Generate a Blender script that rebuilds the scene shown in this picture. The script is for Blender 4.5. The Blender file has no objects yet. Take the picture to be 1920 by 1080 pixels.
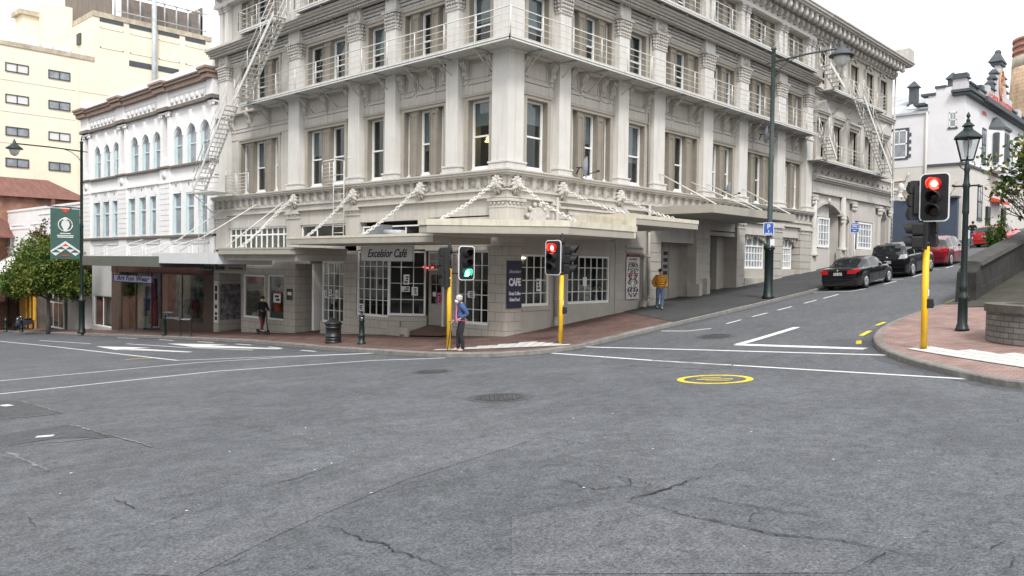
import bpy, bmesh, math, random
import numpy as np
from mathutils import Vector, Matrix, noise
R = math.radians
S = bpy.context.scene
COL = S.collection
rnd = random.Random(7)

# ------------------------------------------------------------------ camera
F_PX, PITCH, ROLL, HEAD = 1495.0, 0.0274244, 0.0139182, 0.75262
cam_d = bpy.data.cameras.new('camera')
cam = bpy.data.objects.new('camera', cam_d)
COL.objects.link(cam)
cam_d.sensor_width = 36.0
cam_d.lens = 36.0 * F_PX / 1920.0
cam_d.clip_start, cam_d.clip_end = 0.1, 2000
cp, sp = math.cos(PITCH), math.sin(PITCH)
f0 = Vector((math.cos(HEAD), math.sin(HEAD), 0)); r0 = Vector((math.sin(HEAD), -math.cos(HEAD), 0)); u0 = Vector((0, 0, 1))
fw = f0 * cp - u0 * sp; up = u0 * cp + f0 * sp
rt = r0 * math.cos(ROLL) + up * math.sin(ROLL); uu = up * math.cos(ROLL) - r0 * math.sin(ROLL)
cam.matrix_world = Matrix(((rt.x, uu.x, -fw.x, -20.0376), (rt.y, uu.y, -fw.y, -19.076), (rt.z, uu.z, -fw.z, 2.45), (0, 0, 0, 1)))
S.camera = cam

# ------------------------------------------------------------------ sky and sun (overcast)
SUN_EL, SUN_AZ = R(50), R(220)
w = bpy.data.worlds.new('World'); S.world = w; w.use_nodes = True
nt = w.node_tree; nt.nodes.clear()
sky = nt.nodes.new('ShaderNodeTexSky'); sky.sky_type = 'NISHITA'; sky.sun_disc = False
sky.sun_elevation = SUN_EL; sky.sun_rotation = SUN_AZ
sky.air_density = 1.0; sky.dust_density = 4.0; sky.ozone_density = 1.0
hs = nt.nodes.new('ShaderNodeHueSaturation'); hs.inputs['Saturation'].default_value = 0.10
mx = nt.nodes.new('ShaderNodeMix'); mx.data_type = 'RGBA'; mx.inputs[0].default_value = 0.6
mx.inputs[7].default_value = (9.6, 9.8, 10.0, 1)
bgn = nt.nodes.new('ShaderNodeBackground'); bgn.inputs['Strength'].default_value = 0.105
wo = nt.nodes.new('ShaderNodeOutputWorld')
nt.links.new(sky.outputs[0], hs.inputs['Color']); nt.links.new(hs.outputs[0], mx.inputs[6])
nt.links.new(mx.outputs[2], bgn.inputs['Color']); nt.links.new(bgn.outputs[0], wo.inputs[0])
sun_d = bpy.data.lights.new('sun', 'SUN'); sun_d.energy = 1.5; sun_d.angle = R(13); sun_d.color = (1, 0.97, 0.93)
sun = bpy.data.objects.new('sun', sun_d); COL.objects.link(sun)
sdir = Vector((math.sin(SUN_AZ) * math.cos(SUN_EL), math.cos(SUN_AZ) * math.cos(SUN_EL), math.sin(SUN_EL)))
sun.rotation_euler = sdir.to_track_quat('Z', 'Y').to_euler()
S.view_settings.view_transform = 'Standard'; S.view_settings.look = 'None'
S.view_settings.exposure = 0.9; S.view_settings.gamma = 1.0
S.cycles.max_bounces = 8; S.cycles.transparent_max_bounces = 12

# ------------------------------------------------------------------ materials
def newmat(name):
    m = bpy.data.materials.new(name); m.use_nodes = True
    n = m.node_tree; b = n.nodes['Principled BSDF']
    return m, n, b

def mat(name, col, rough=0.7, var=0.12, scale=3.0, metal=0.0, bump=0.0, bscale=None, streak=0.0, spec=0.5, coat=0.0, stretch=None, col2=None, streak_col=(0.16, 0.145, 0.125)):
    """procedural paint: base colour broken by two noises, optional run-off streaks and bump"""
    m, n, b = newmat(name); L = n.links
    tc = n.nodes.new('ShaderNodeTexCoord')
    mp = n.nodes.new('ShaderNodeMapping'); L.new(tc.outputs['Object'], mp.inputs[0])
    if stretch: mp.inputs['Scale'].default_value = stretch
    nz = n.nodes.new('ShaderNodeTexNoise'); nz.inputs['Scale'].default_value = scale; nz.inputs['Detail'].default_value = 6; nz.inputs['Roughness'].default_value = 0.65
    L.new(mp.outputs[0], nz.inputs['Vector'])
    rp = n.nodes.new('ShaderNodeValToRGB')
    c1 = tuple(max(0, c * (1 - var)) for c in col) if col2 is None else col2
    c2 = tuple(min(1, c * (1 + var)) for c in col) if col2 is None else col
    rp.color_ramp.elements[0].position = 0.32; rp.color_ramp.elements[1].position = 0.68
    rp.color_ramp.elements[0].color = (*c1, 1); rp.color_ramp.elements[1].color = (*c2, 1)
    L.new(nz.outputs[0], rp.inputs[0])
    out = rp.outputs[0]
    if streak > 0:
        m2 = n.nodes.new('ShaderNodeMapping'); L.new(tc.outputs['Object'], m2.inputs[0]); m2.inputs['Scale'].default_value = (3.0, 3.0, 0.16)
        n2 = n.nodes.new('ShaderNodeTexNoise'); n2.inputs['Scale'].default_value = 2.2; n2.inputs['Detail'].default_value = 5; L.new(m2.outputs[0], n2.inputs['Vector'])
        r2 = n.nodes.new('ShaderNodeValToRGB'); r2.color_ramp.elements[0].position = 0.52; r2.color_ramp.elements[1].position = 0.78
        r2.color_ramp.elements[0].color = (0, 0, 0, 1); r2.color_ramp.elements[1].color = (streak,) * 3 + (1,)
        L.new(n2.outputs[0], r2.inputs[0])
        mi = n.nodes.new('ShaderNodeMix'); mi.data_type = 'RGBA'; L.new(r2.outputs[0], mi.inputs[0]); L.new(out, mi.inputs[6]); mi.inputs[7].default_value = (*streak_col, 1)
        out = mi.outputs[2]
    L.new(out, b.inputs['Base Color'])
    b.inputs['Roughness'].default_value = rough; b.inputs['Metallic'].default_value = metal
    b.inputs['Specular IOR Level'].default_value = spec
    if coat: b.inputs['Coat Weight'].default_value = coat; b.inputs['Coat Roughness'].default_value = 0.03
    if bump > 0:
        n3 = n.nodes.new('ShaderNodeTexNoise'); n3.inputs['Scale'].default_value = bscale or scale * 6; n3.inputs['Detail'].default_value = 4
        L.new(mp.outputs[0], n3.inputs['Vector'])
        bp = n.nodes.new('ShaderNodeBump'); bp.inputs['Strength'].default_value = bump; bp.inputs['Distance'].default_value = 0.02
        L.new(n3.outputs[0], bp.inputs['Height']); L.new(bp.outputs[0], b.inputs['Normal'])
    return m

def brickmat(name, c1, c2, mortar, bw, bh, plane='xz', rough=0.85, msize=0.02, off=0.5, bump=0.35, var=0.3):
    m, n, b = newmat(name); L = n.links
    tc = n.nodes.new('ShaderNodeTexCoord'); sx = n.nodes.new('ShaderNodeSeparateXYZ'); L.new(tc.outputs['Object'], sx.inputs[0])
    cx = n.nodes.new('ShaderNodeCombineXYZ')
    if plane == 'w':                                     # any upright wall: u = x + y
        ad = n.nodes.new('ShaderNodeMath'); ad.operation = 'ADD'; L.new(sx.outputs[0], ad.inputs[0]); L.new(sx.outputs[1], ad.inputs[1])
        L.new(ad.outputs[0], cx.inputs[0]); L.new(sx.outputs[2], cx.inputs[1])
    else:
        L.new(sx.outputs['xyz'.index(plane[0])], cx.inputs[0]); L.new(sx.outputs['xyz'.index(plane[1])], cx.inputs[1])
    br = n.nodes.new('ShaderNodeTexBrick'); L.new(cx.outputs[0], br.inputs['Vector'])
    br.inputs['Scale'].default_value = 1; br.inputs['Brick Width'].default_value = bw; br.inputs['Row Height'].default_value = bh
    br.inputs['Mortar Size'].default_value = msize; br.inputs['Mortar Smooth'].default_value = 0.3; br.offset = off
    br.inputs['Color1'].default_value = (*c1, 1); br.inputs['Color2'].default_value = (*c2, 1); br.inputs['Mortar'].default_value = (*mortar, 1)
    nz = n.nodes.new('ShaderNodeTexNoise'); nz.inputs['Scale'].default_value = 1.3; nz.inputs['Detail'].default_value = 6; L.new(tc.outputs['Object'], nz.inputs['Vector'])
    rp = n.nodes.new('ShaderNodeValToRGB'); rp.color_ramp.elements[0].position = 0.3; rp.color_ramp.elements[1].position = 0.7
    rp.color_ramp.elements[0].color = (1 - var,) * 3 + (1,); rp.color_ramp.elements[1].color = (1 + var * 0.4,) * 3 + (1,)
    L.new(nz.outputs[0], rp.inputs[0])
    mi = n.nodes.new('ShaderNodeMix'); mi.data_type = 'RGBA'; mi.blend_type = 'MULTIPLY'; mi.inputs[0].default_value = 1
    L.new(br.outputs[0], mi.inputs[6]); L.new(rp.outputs[0], mi.inputs[7]); L.new(mi.outputs[2], b.inputs['Base Color'])
    b.inputs['Roughness'].default_value = rough
    bp = n.nodes.new('ShaderNodeBump'); bp.inputs['Strength'].default_value = bump; bp.inputs['Distance'].default_value = 0.012; bp.invert = True
    L.new(br.outputs['Fac'], bp.inputs['Height']); L.new(bp.outputs[0], b.inputs['Normal'])
    return m

def glassmat(name, tint=(0.55, 0.6, 0.6), refl=1.0, ior=1.5):
    m = bpy.data.materials.new(name); m.use_nodes = True; n = m.node_tree; n.nodes.clear(); L = n.links
    o = n.nodes.new('ShaderNodeOutputMaterial'); t = n.nodes.new('ShaderNodeBsdfTransparent'); t.inputs[0].default_value = (*tint, 1)
    g = n.nodes.new('ShaderNodeBsdfGlossy'); g.inputs['Roughness'].default_value = 0.02; g.inputs[0].default_value = (refl, refl, refl, 1)
    tc = n.nodes.new('ShaderNodeTexCoord'); nz = n.nodes.new('ShaderNodeTexNoise'); nz.inputs['Scale'].default_value = 0.9; L.new(tc.outputs['Object'], nz.inputs['Vector'])
    bp = n.nodes.new('ShaderNodeBump'); bp.inputs['Strength'].default_value = 0.06; bp.inputs['Distance'].default_value = 0.05; L.new(nz.outputs[0], bp.inputs['Height']); L.new(bp.outputs[0], g.inputs['Normal'])
    fr = n.nodes.new('ShaderNodeFresnel'); ge = n.nodes.new('ShaderNodeNewGeometry'); mr = n.nodes.new('ShaderNodeMapRange'); L.new(ge.outputs['Backfacing'], mr.inputs[0])
    mr.inputs[3].default_value = ior; mr.inputs[4].default_value = 1 / ior; L.new(mr.outputs[0], fr.inputs[0])   # both faces of a thin pane reflect alike
    mxs = n.nodes.new('ShaderNodeMixShader'); L.new(fr.outputs[0], mxs.inputs[0]); L.new(t.outputs[0], mxs.inputs[1]); L.new(g.outputs[0], mxs.inputs[2]); L.new(mxs.outputs[0], o.inputs[0])
    return m

def glow(name, col, strength):
    m, n, b = newmat(name); b.inputs['Base Color'].default_value = (*col, 1)
    b.inputs['Emission Color'].default_value = (*col, 1); b.inputs['Emission Strength'].default_value = strength
    return m

# corner building paints
M = {}
M['wall'] = mat('painted_wall', (0.48, 0.455, 0.42), 0.8, 0.07, 1.3, bump=0.12, bscale=30, streak=0.6, streak_col=(0.30, 0.27, 0.23))
M['pil'] = mat('pilaster_paint', (0.60, 0.582, 0.553), 0.75, 0.06, 1.1, bump=0.1, bscale=25, streak=0.55, streak_col=(0.42, 0.39, 0.345))
M['taupe'] = mat('taupe_paint', (0.255, 0.228, 0.188), 0.75, 0.10, 2.0, bump=0.1, bscale=30, streak=0.25)
M['taupe2'] = mat('taupe_trim_paint', (0.36, 0.33, 0.28), 0.75, 0.08, 2.0, bump=0.1)
M['gwall'] = mat('ground_floor_paint', (0.40, 0.375, 0.335), 0.8, 0.09, 1.6, bump=0.12, bscale=30, streak=0.25)
M['orn'] = mat('ornament_paint', (0.47, 0.448, 0.418), 0.8, 0.16, 5.0, bump=0.2, bscale=40, streak=0.5, streak_col=(0.27, 0.245, 0.21))
M['steel'] = mat('painted_fire_escape_steel', (0.62, 0.61, 0.58), 0.5, 0.10, 6.0, streak=0.3, streak_col=(0.30, 0.23, 0.17))
M['deck'] = mat('galvanised_deck_underside', (0.42, 0.42, 0.41), 0.55, 0.25, 9.0, metal=0.2)
M['white'] = mat('white_window_paint', (0.78, 0.78, 0.76), 0.5, 0.05, 4.0)
M['whitewall'] = mat('white_stucco', (0.80, 0.79, 0.785), 0.8, 0.04, 1.5, bump=0.1, bscale=25, streak=0.22, streak_col=(0.55, 0.53, 0.50))
M['teal'] = mat('pale_teal_reveal', (0.56, 0.67, 0.68), 0.7, 0.06, 2.0)
M['brownc'] = mat('brown_cornice_paint', (0.30, 0.215, 0.17), 0.75, 0.15, 2.5, streak=0.3)
M['dkbrown'] = mat('weathered_ledge_paint', (0.17, 0.145, 0.125), 0.8, 0.2, 3)
M['cream'] = mat('cream_render', (0.80, 0.725, 0.575), 0.85, 0.06, 0.35, bump=0.08, bscale=8, streak=0.22, streak_col=(0.62, 0.52, 0.38))
M['creamdark'] = mat('stained_parapet', (0.46, 0.40, 0.31), 0.9, 0.3, 1.2, streak=0.4)
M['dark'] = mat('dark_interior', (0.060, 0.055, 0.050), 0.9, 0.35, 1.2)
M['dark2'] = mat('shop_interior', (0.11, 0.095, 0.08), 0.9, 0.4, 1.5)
M['blind'] = mat('roller_blind', (0.66, 0.66, 0.65), 0.9, 0.06, 1.0, stretch=(1, 1, 8))
M['curtain'] = mat('curtain_cloth', (0.36, 0.34, 0.28), 0.9, 0.25, 9.0, stretch=(1, 1, 0.05))
M['glass'] = glassmat('window_glass', (0.62, 0.66, 0.67))
M['shopglass'] = glassmat('shop_glass', (0.80, 0.83, 0.83), 1.0, 1.45)
M['paleglass'] = mat('pale_reflecting_glass', (0.26, 0.28, 0.31), 0.12, 0.3, 1.6)
M['cream_canopy'] = mat('cream_canopy_edge', (0.58, 0.54, 0.44), 0.7, 0.12, 3.0, bump=0.1, streak=0.3)
M['canopy'] = mat('canopy_fascia_paint', (0.36, 0.335, 0.285), 0.75, 0.08, 2.0, streak=0.35, streak_col=(0.30, 0.27, 0.22))
M['chainp'] = mat('weathered_chain_paint', (0.62, 0.61, 0.58), 0.6, 0.2, 12)
M['soffit'] = mat('canopy_soffit', (0.40, 0.375, 0.335), 0.85, 0.1, 1.0)
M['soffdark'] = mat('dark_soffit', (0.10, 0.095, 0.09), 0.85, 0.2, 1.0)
M['whitefascia'] = mat('white_fascia', (0.60, 0.61, 0.62), 0.6, 0.05, 1.2, streak=0.15)
M['greenfascia'] = mat('grey_green_fascia', (0.115, 0.125, 0.105), 0.6, 0.10, 1.5)
M['black'] = mat('black_paint', (0.014, 0.015, 0.016), 0.45, 0.25, 6.0)
M['blackm'] = mat('black_matte_plastic', (0.011, 0.011, 0.012), 0.65, 0.2, 8.0)
M['green'] = mat('dark_green_iron', (0.008, 0.019, 0.017), 0.4, 0.3, 5.0)
M['lampgreen'] = mat('grey_green_column', (0.060, 0.082, 0.082), 0.5, 0.15, 4.0)
M['yellow'] = mat('yellow_pole_paint', (0.78, 0.45, 0.010), 0.5, 0.14, 4.0, streak=0.6, streak_col=(0.5, 0.26, 0.01))
M['paint'] = mat('road_paint_white', (0.66, 0.66, 0.65), 0.75, 0.22, 14.0)
M['ypaint'] = mat('road_paint_yellow', (0.72, 0.56, 0.03), 0.75, 0.25, 12.0)
M['iron'] = mat('cast_iron_cover', (0.075, 0.072, 0.07), 0.6, 0.35, 20.0, metal=0.3)
M['chrome'] = mat('bright_metal', (0.72, 0.72, 0.73), 0.18, 0.05, 5.0, metal=1.0)
M['rust'] = mat('rusty_roof_iron', (0.17, 0.075, 0.06), 0.85, 0.28, 1.2, bump=0.5, bscale=2, stretch=(4, 0.6, 0.6))
M['slate'] = mat('slate_grey_paint', (0.065, 0.075, 0.085), 0.7, 0.15, 2.0)
M['roofiron'] = mat('grey_roof_iron', (0.40, 0.42, 0.44), 0.5, 0.2, 1.0)
M['pubwall'] = mat('pale_grey_render', (0.66, 0.65, 0.66), 0.85, 0.05, 0.8, bump=0.12, bscale=9, streak=0.15, streak_col=(0.5, 0.48, 0.46))
M['pubwall2'] = mat('buff_render', (0.56, 0.53, 0.49), 0.85, 0.07, 0.8, bump=0.12, bscale=9)
M['navy'] = mat('navy_wall_paint', (0.050, 0.068, 0.105), 0.7, 0.10, 1.0, streak=0.2, streak_col=(0.09, 0.1, 0.13))
M['stone'] = mat('mossy_dark_stone', (0.026, 0.025, 0.023), 0.95, 0.5, 2.2, bump=0.6, bscale=9, streak=0.4, streak_col=(0.055, 0.052, 0.042))
M['coping'] = mat('weathered_coping', (0.062, 0.059, 0.055), 0.95, 0.35, 3.0, bump=0.5, bscale=14)
M['red'] = mat('red_sign_paint', (0.62, 0.06, 0.03), 0.6, 0.1, 4)
M['paper'] = mat('white_paper', (0.72, 0.72, 0.72), 0.8, 0.03, 3)
M['print'] = mat('black_print', (0.02, 0.02, 0.02), 0.7, 0.1, 3)
M['pink'] = mat('pink_cloth', (0.75, 0.16, 0.34), 0.85, 0.1, 8)
M['skin'] = mat('skin', (0.52, 0.31, 0.23), 0.55, 0.06, 10)
M['skin2'] = mat('skin_tan', (0.36, 0.20, 0.135), 0.55, 0.06, 10)
M['rubber'] = mat('tyre_rubber', (0.013, 0.013, 0.013), 0.8, 0.2, 9)
M['redlamp'] = glow('red_signal_lens', (1.0, 0.035, 0.02), 5.0)
M['redcore'] = glow('red_signal_core', (1.0, 0.55, 0.45), 9.0)
M['redref'] = mat('red_glow_on_visor', (0.55, 0.015, 0.015), 0.4, 0.1, 5)  # red light of the lit lens, painted into its visor's colour
M['greenlamp'] = glow('green_signal_lens', (0.10, 0.95, 0.62), 4.0)
M['grncore'] = glow('green_signal_core', (0.55, 1.0, 0.85), 6.0)
M['greenref'] = mat('green_glow_on_visor', (0.01, 0.16, 0.10), 0.4, 0.1, 5)  # green light of the lit lens, likewise painted into the visor's colour
M['offlens'] = mat('unlit_lens', (0.025, 0.012, 0.012), 0.25, 0.2, 5)
M['warmlamp'] = glow('warm_lamp', (1.0, 0.72, 0.28), 3.0)

# ------------------------------------------------------------------ mesh builder
class MB:
    def __init__(s, fr=None): s.v, s.f, s.mi, s.sm, s.gp, s.fr, s.m, s.g = [], [], [], [], [], fr, 0, 0
    def P(s, p):
        q = s.fr(*p) if s.fr else p
        s.v.append((q[0], q[1], q[2])); return len(s.v) - 1
    def face(s, ids, smooth=False): s.f.append(tuple(ids)); s.mi.append(s.m); s.sm.append(smooth); s.gp.append(s.g)
    def poly(s, pts, smooth=False): s.face([s.P(p) for p in pts], smooth)
    def hexa(s, b, t):
        i = [s.P(p) for p in b] + [s.P(p) for p in t]; n = len(b)
        s.face(i[:n][::-1]); s.face(i[n:])
        for k in range(n): s.face((i[k], i[(k + 1) % n], i[n + (k + 1) % n], i[n + k]))
    def box(s, x0, x1, y0, y1, z0, z1):
        s.hexa([(x0, y0, z0), (x1, y0, z0), (x1, y1, z0), (x0, y1, z0)], [(x0, y0, z1), (x1, y0, z1), (x1, y1, z1), (x0, y1, z1)])
    def prism(s, poly2, axis, a, b):
        """extrude a 2D outline along an axis from a to b"""
        def q(u, v, w): return {'x': (w, u, v), 'y': (u, w, v), 'z': (u, v, w)}[axis]
        s.hexa([q(u, v, a) for u, v in poly2], [q(u, v, b) for u, v in poly2])
    def tube(s, pts, r, n=8, cap=True, smooth=True):
        pts = [Vector(p) for p in pts]; rs = r if isinstance(r, (list, tuple)) else [r] * len(pts); rings = []
        for k, p in enumerate(pts):
            d = (pts[min(k + 1, len(pts) - 1)] - pts[max(k - 1, 0)])
            if d.length < 1e-9: d = Vector((0, 0, 1))
            d.normalize(); a = d.orthogonal() if abs(d.z) > 0.9 else d.cross(Vector((0, 0, 1)))
            if abs(d.z) > 0.9: a = Vector((1, 0, 0)) - d * d.x
            a.normalize(); b = d.cross(a)
            rings.append([s.P(p + (a * math.cos(2 * math.pi * i / n) + b * math.sin(2 * math.pi * i / n)) * rs[k]) for i in range(n)])
        for A, B in zip(rings, rings[1:]):
            for i in range(n): s.face((A[i], A[(i + 1) % n], B[(i + 1) % n], B[i]), smooth)
        if cap: s.face(rings[0][::-1]); s.face(rings[-1])
    def lathe(s, prof, c=(0, 0, 0), n=16, smooth=True, axis='z'):
        rings = []
        for r, h in prof:
            ring = []
            for i in range(n):
                a = 2 * math.pi * i / n; u, v = r * math.cos(a), r * math.sin(a)
                p = (c[0] + u, c[1] + v, c[2] + h) if axis == 'z' else ((c[0] + h, c[1] + u, c[2] + v) if axis == 'x' else (c[0] + u, c[1] + h, c[2] + v))
                ring.append(s.P(p))
            rings.append(ring)
        for A, B in zip(rings, rings[1:]):
            for i in range(n): s.face((A[i], A[(i + 1) % n], B[(i + 1) % n], B[i]), smooth)
        s.face(rings[0][::-1]); s.face(rings[-1])
    def ball(s, c, r, n=10, m=6):
        r = r if isinstance(r, (tuple, list)) else (r, r, r); rings = []
        for j in range(1, m):
            t = math.pi * j / m
            rings.append([s.P((c[0] + r[0] * math.sin(t) * math.cos(2 * math.pi * i / n), c[1] + r[1] * math.sin(t) * math.sin(2 * math.pi * i / n), c[2] + r[2] * math.cos(t))) for i in range(n)])
        a = s.P((c[0], c[1], c[2] + r[2])); b = s.P((c[0], c[1], c[2] - r[2]))
        for i in range(n): s.face((a, rings[0][i], rings[0][(i + 1) % n]), True); s.face((b, rings[-1][(i + 1) % n], rings[-1][i]), True)
        for A, B in zip(rings, rings[1:]):
            for i in range(n): s.face((A[i], B[i], B[(i + 1) % n], A[(i + 1) % n]), True)
    def mesh(s, name, mats, org=(0, 0, 0), recalc=True):
        me = bpy.data.meshes.new(name)
        o = Vector(org)
        me.from_pydata([tuple(Vector(p) - o) for p in s.v], [], s.f)
        for m_ in (mats if isinstance(mats, (list, tuple)) else [mats]): me.materials.append(m_)
        me.polygons.foreach_set('material_index', s.mi); me.polygons.foreach_set('use_smooth', s.sm)
        if recalc:
            bm = bmesh.new(); bm.from_mesh(me); bmesh.ops.recalc_face_normals(bm, faces=bm.faces); bm.to_mesh(me); bm.free()
        me.update(); return me
    def parts(s):
        """the builder cut up by its group marks, and within a group where pieces lie far apart"""
        by = {}
        for i, g in enumerate(s.gp): by.setdefault(g, []).append(i)
        out = []
        for g, fs in by.items():
            par = {}
            def root(a):
                while par.setdefault(a, a) != a: par[a] = par[par[a]]; a = par[a]
                return a
            for i in fs:
                r = root(s.f[i][0])
                for v in s.f[i][1:]: par[root(v)] = r
            isl = {}
            for i in fs: isl.setdefault(root(s.f[i][0]), []).append(i)
            keys = list(isl); k = len(keys)
            if 1 < k < 900:
                lo = np.array([np.min([s.v[v] for i in isl[q] for v in s.f[i]], axis=0) for q in keys]); hi = np.array([np.max([s.v[v] for i in isl[q] for v in s.f[i]], axis=0) for q in keys])
                size = (hi - lo).max(axis=1); gap = np.maximum(0, np.maximum(lo[:, None] - hi[None], lo[None] - hi[:, None]))
                near = np.sqrt((gap ** 2).sum(axis=2)) <= np.maximum(.02, .5 * np.maximum(size[:, None], size[None]))
                lab = list(range(k)); seen = [False] * k
                for a in range(k):
                    if seen[a]: continue
                    st = [a]; seen[a] = True
                    while st:
                        q = st.pop(); lab[q] = a
                        for z in np.nonzero(near[q])[0]:
                            if not seen[z]: seen[z] = True; st.append(z)
                cl = {}
                for q, l in zip(keys, lab): cl.setdefault(l, []).extend(isl[q])
                out += list(cl.values())
            else: out.append(fs)
        for fs in out:
            m_ = MB(); mp = {}
            for i in fs:
                for v in s.f[i]:
                    if v not in mp: mp[v] = len(m_.v); m_.v.append(s.v[v])
                m_.f.append(tuple(mp[v] for v in s.f[i])); m_.mi.append(s.mi[i]); m_.sm.append(s.sm[i]); m_.gp.append(0)
            yield m_
    def split(s, name, mats, parent): return [m_.build(name, mats, parent) for m_ in s.parts()]
    def build(s, name, mats, parent=None, recalc=True, org=None):
        """link as one object; under a parent the vertices are stored relative to the parent's own origin"""
        if org is None: org = wloc(parent) if parent else (0, 0, 0)
        o = bpy.data.objects.new(name, s.mesh(name, mats, org, recalc)); COL.objects.link(o)
        if parent: o.parent = parent
        return o

def wloc(o):
    v = Vector((0, 0, 0))
    while o: v += Vector(o.location); o = o.parent
    return v

def thing(name, label, cat, loc=(0, 0, 0), rz=0, group=None):
    o = bpy.data.objects.new(name, None); o.empty_display_size = 0.2; COL.objects.link(o)
    o.location = loc; o.rotation_euler = (0, 0, rz); o['label'] = label; o['category'] = cat
    if group: o['group'] = group
    return o
def tag(o, label, cat, group=None):
    o['label'] = label; o['category'] = cat
    if group: o['group'] = group
    return o
def struct(name, mb, mats, kind='structure', recalc=True):
    o = mb.build(name, mats, recalc=recalc); o['kind'] = kind; return o
def dup(o, parent=None, loc=None, rz=None, label=None):
    c = o.copy(); COL.objects.link(c); c.parent = parent
    if loc is not None: c.location = loc
    if rz is not None: c.rotation_euler = (0, 0, rz)
    if label: c['label'] = label
    for ch in list(o.children): dup(ch, c)
    return c

def text_mesh(body, size, shear=0.0, bold=0.0, sx=1.0, align='CENTER', extrude=0.004, space=1.0):
    cu = bpy.data.curves.new('lettering', 'FONT'); cu.body = body; cu.size = size; cu.shear = shear; cu.offset = bold
    cu.extrude = extrude; cu.align_x = align; cu.align_y = 'CENTER'; cu.resolution_u = 3; cu.space_character = space
    ob = bpy.data.objects.new('tmp_text', cu); COL.objects.link(ob)
    dg = bpy.context.evaluated_depsgraph_get(); me = bpy.data.meshes.new_from_object(ob.evaluated_get(dg))
    bpy.data.objects.remove(ob); bpy.data.curves.remove(cu)
    for v in me.vertices: v.co.x *= sx
    return me
def put_text(name, body, size, m, at, right, parent=None, normal=None, **k):
    """lettering standing at a point, running along 'right', upright unless a normal says otherwise"""
    me = text_mesh(body, size, **k); me.name = name; me.materials.clear(); me.materials.append(m)
    r = Vector(right).normalized(); n = Vector(normal).normalized() if normal else r.cross(Vector((0, 0, 1))); u = n.cross(r)
    T = Matrix(((r.x, u.x, n.x), (r.y, u.y, n.y), (r.z, u.z, n.z)))
    org = wloc(parent) if parent else Vector((0, 0, 0))
    for v in me.vertices: v.co = T @ v.co + Vector(at) - org
    o = bpy.data.objects.new(name, me); COL.objects.link(o)
    if parent: o.parent = parent
    return o

# ------------------------------------------------------------------ terrain
def g_(X):
    a, b, s0, s1 = -6.0, 2.0, 0.012, 0.0925
    if X < a: v = s0 * (X - a)
    elif X > b: v = (s0 + s1) / 2 * (b - a) + s1 * (X - b)
    else: s = X - a; v = s0 * s + (s1 - s0) * s * s / (2 * (b - a))
    return v
G0 = g_(0.0)
def gz(X, Y): return -0.0585 * Y + g_(X) - G0          # footpath level
def rz_(X, Y): return gz(X, Y) - 0.13                   # road level
# ================================================================== GROUND
def asphalt(name, lo, hi, mottled=1.0):
    """worn asphalt: aggregate grain, larger wear and tyre-polished bands, small dark pits"""
    m, n, b = newmat(name); L = n.links
    tc = n.nodes.new('ShaderNodeTexCoord')
    def nz(sc, det=5, st=None, ro=0.6):
        x = n.nodes.new('ShaderNodeTexNoise'); x.inputs['Scale'].default_value = sc; x.inputs['Detail'].default_value = det; x.inputs['Roughness'].default_value = ro
        if st:
            mp = n.nodes.new('ShaderNodeMapping'); mp.inputs['Scale'].default_value = st; mp.inputs['Rotation'].default_value = (0, 0, R(-38)); L.new(tc.outputs['Object'], mp.inputs[0]); L.new(mp.outputs[0], x.inputs['Vector'])
        else: L.new(tc.outputs['Object'], x.inputs['Vector'])
        return x
    def ramp(src, p0, p1, c0, c1):
        r = n.nodes.new('ShaderNodeValToRGB'); r.color_ramp.elements[0].position = p0; r.color_ramp.elements[1].position = p1
        r.color_ramp.elements[0].color = (*c0, 1); r.color_ramp.elements[1].color = (*c1, 1); L.new(src, r.inputs[0]); return r.outputs[0]
    def mul(a, c, f=1.0):
        x = n.nodes.new('ShaderNodeMix'); x.data_type = 'RGBA'; x.blend_type = 'MULTIPLY'; x.inputs[0].default_value = f; L.new(a, x.inputs[6]); L.new(c, x.inputs[7]); return x.outputs[2]
    base = ramp(nz(0.22, 7).outputs[0], 0.35, 0.66, lo, hi)
    k = 0.17 * mottled
    base = mul(base, ramp(nz(1.1, 7, (0.8, 1.3, 1), .7).outputs[0], 0.35, 0.7, (1 - k,) * 3, (1 + k,) * 3))
    base = mul(base, ramp(nz(38, 4, None, 0.8).outputs[0], 0.38, 0.64, (0.50, 0.50, 0.50), (1.48, 1.48, 1.47)))
    base = mul(base, ramp(nz(5.5, 6, None, 0.7).outputs[0], 0.36, 0.64, (0.80, 0.80, 0.80), (1.17, 1.17, 1.17)))
    base = mul(base, ramp(nz(130, 2, None, 0.8).outputs[0], 0.35, 0.68, (0.70, 0.70, 0.70), (1.35, 1.35, 1.34)))
    base = mul(base, ramp(nz(11, 5, (0.8, 2.0, 1), .75).outputs[0], 0.32, 0.42, (0.55, 0.55, 0.56), (1.0, 1.0, 1.0)), 0.8)
    vo = n.nodes.new('ShaderNodeTexVoronoi'); vo.inputs['Scale'].default_value = 3.1; L.new(tc.outputs['Object'], vo.inputs['Vector'])
    mm = n.nodes.new('ShaderNodeMix'); mm.data_type = 'RGBA'; mm.inputs[7].default_value = (0.42, 0.42, 0.41, 1)
    L.new(ramp(vo.outputs['Distance'], 0.022, 0.034, (0.75,) * 3, (0, 0, 0)), mm.inputs[0]); L.new(base, mm.inputs[6])
    L.new(mm.outputs[2], b.inputs['Base Color']); b.inputs['Roughness'].default_value = 0.78
    b.inputs['Specular IOR Level'].default_value = 0.35
    bp = n.nodes.new('ShaderNodeBump'); bp.inputs['Strength'].default_value = 0.55; bp.inputs['Distance'].default_value = 0.008
    L.new(nz(85, 3, None, 0.7).outputs[0], bp.inputs['Height']); L.new(bp.outputs[0], b.inputs['Normal'])
    return m
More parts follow.
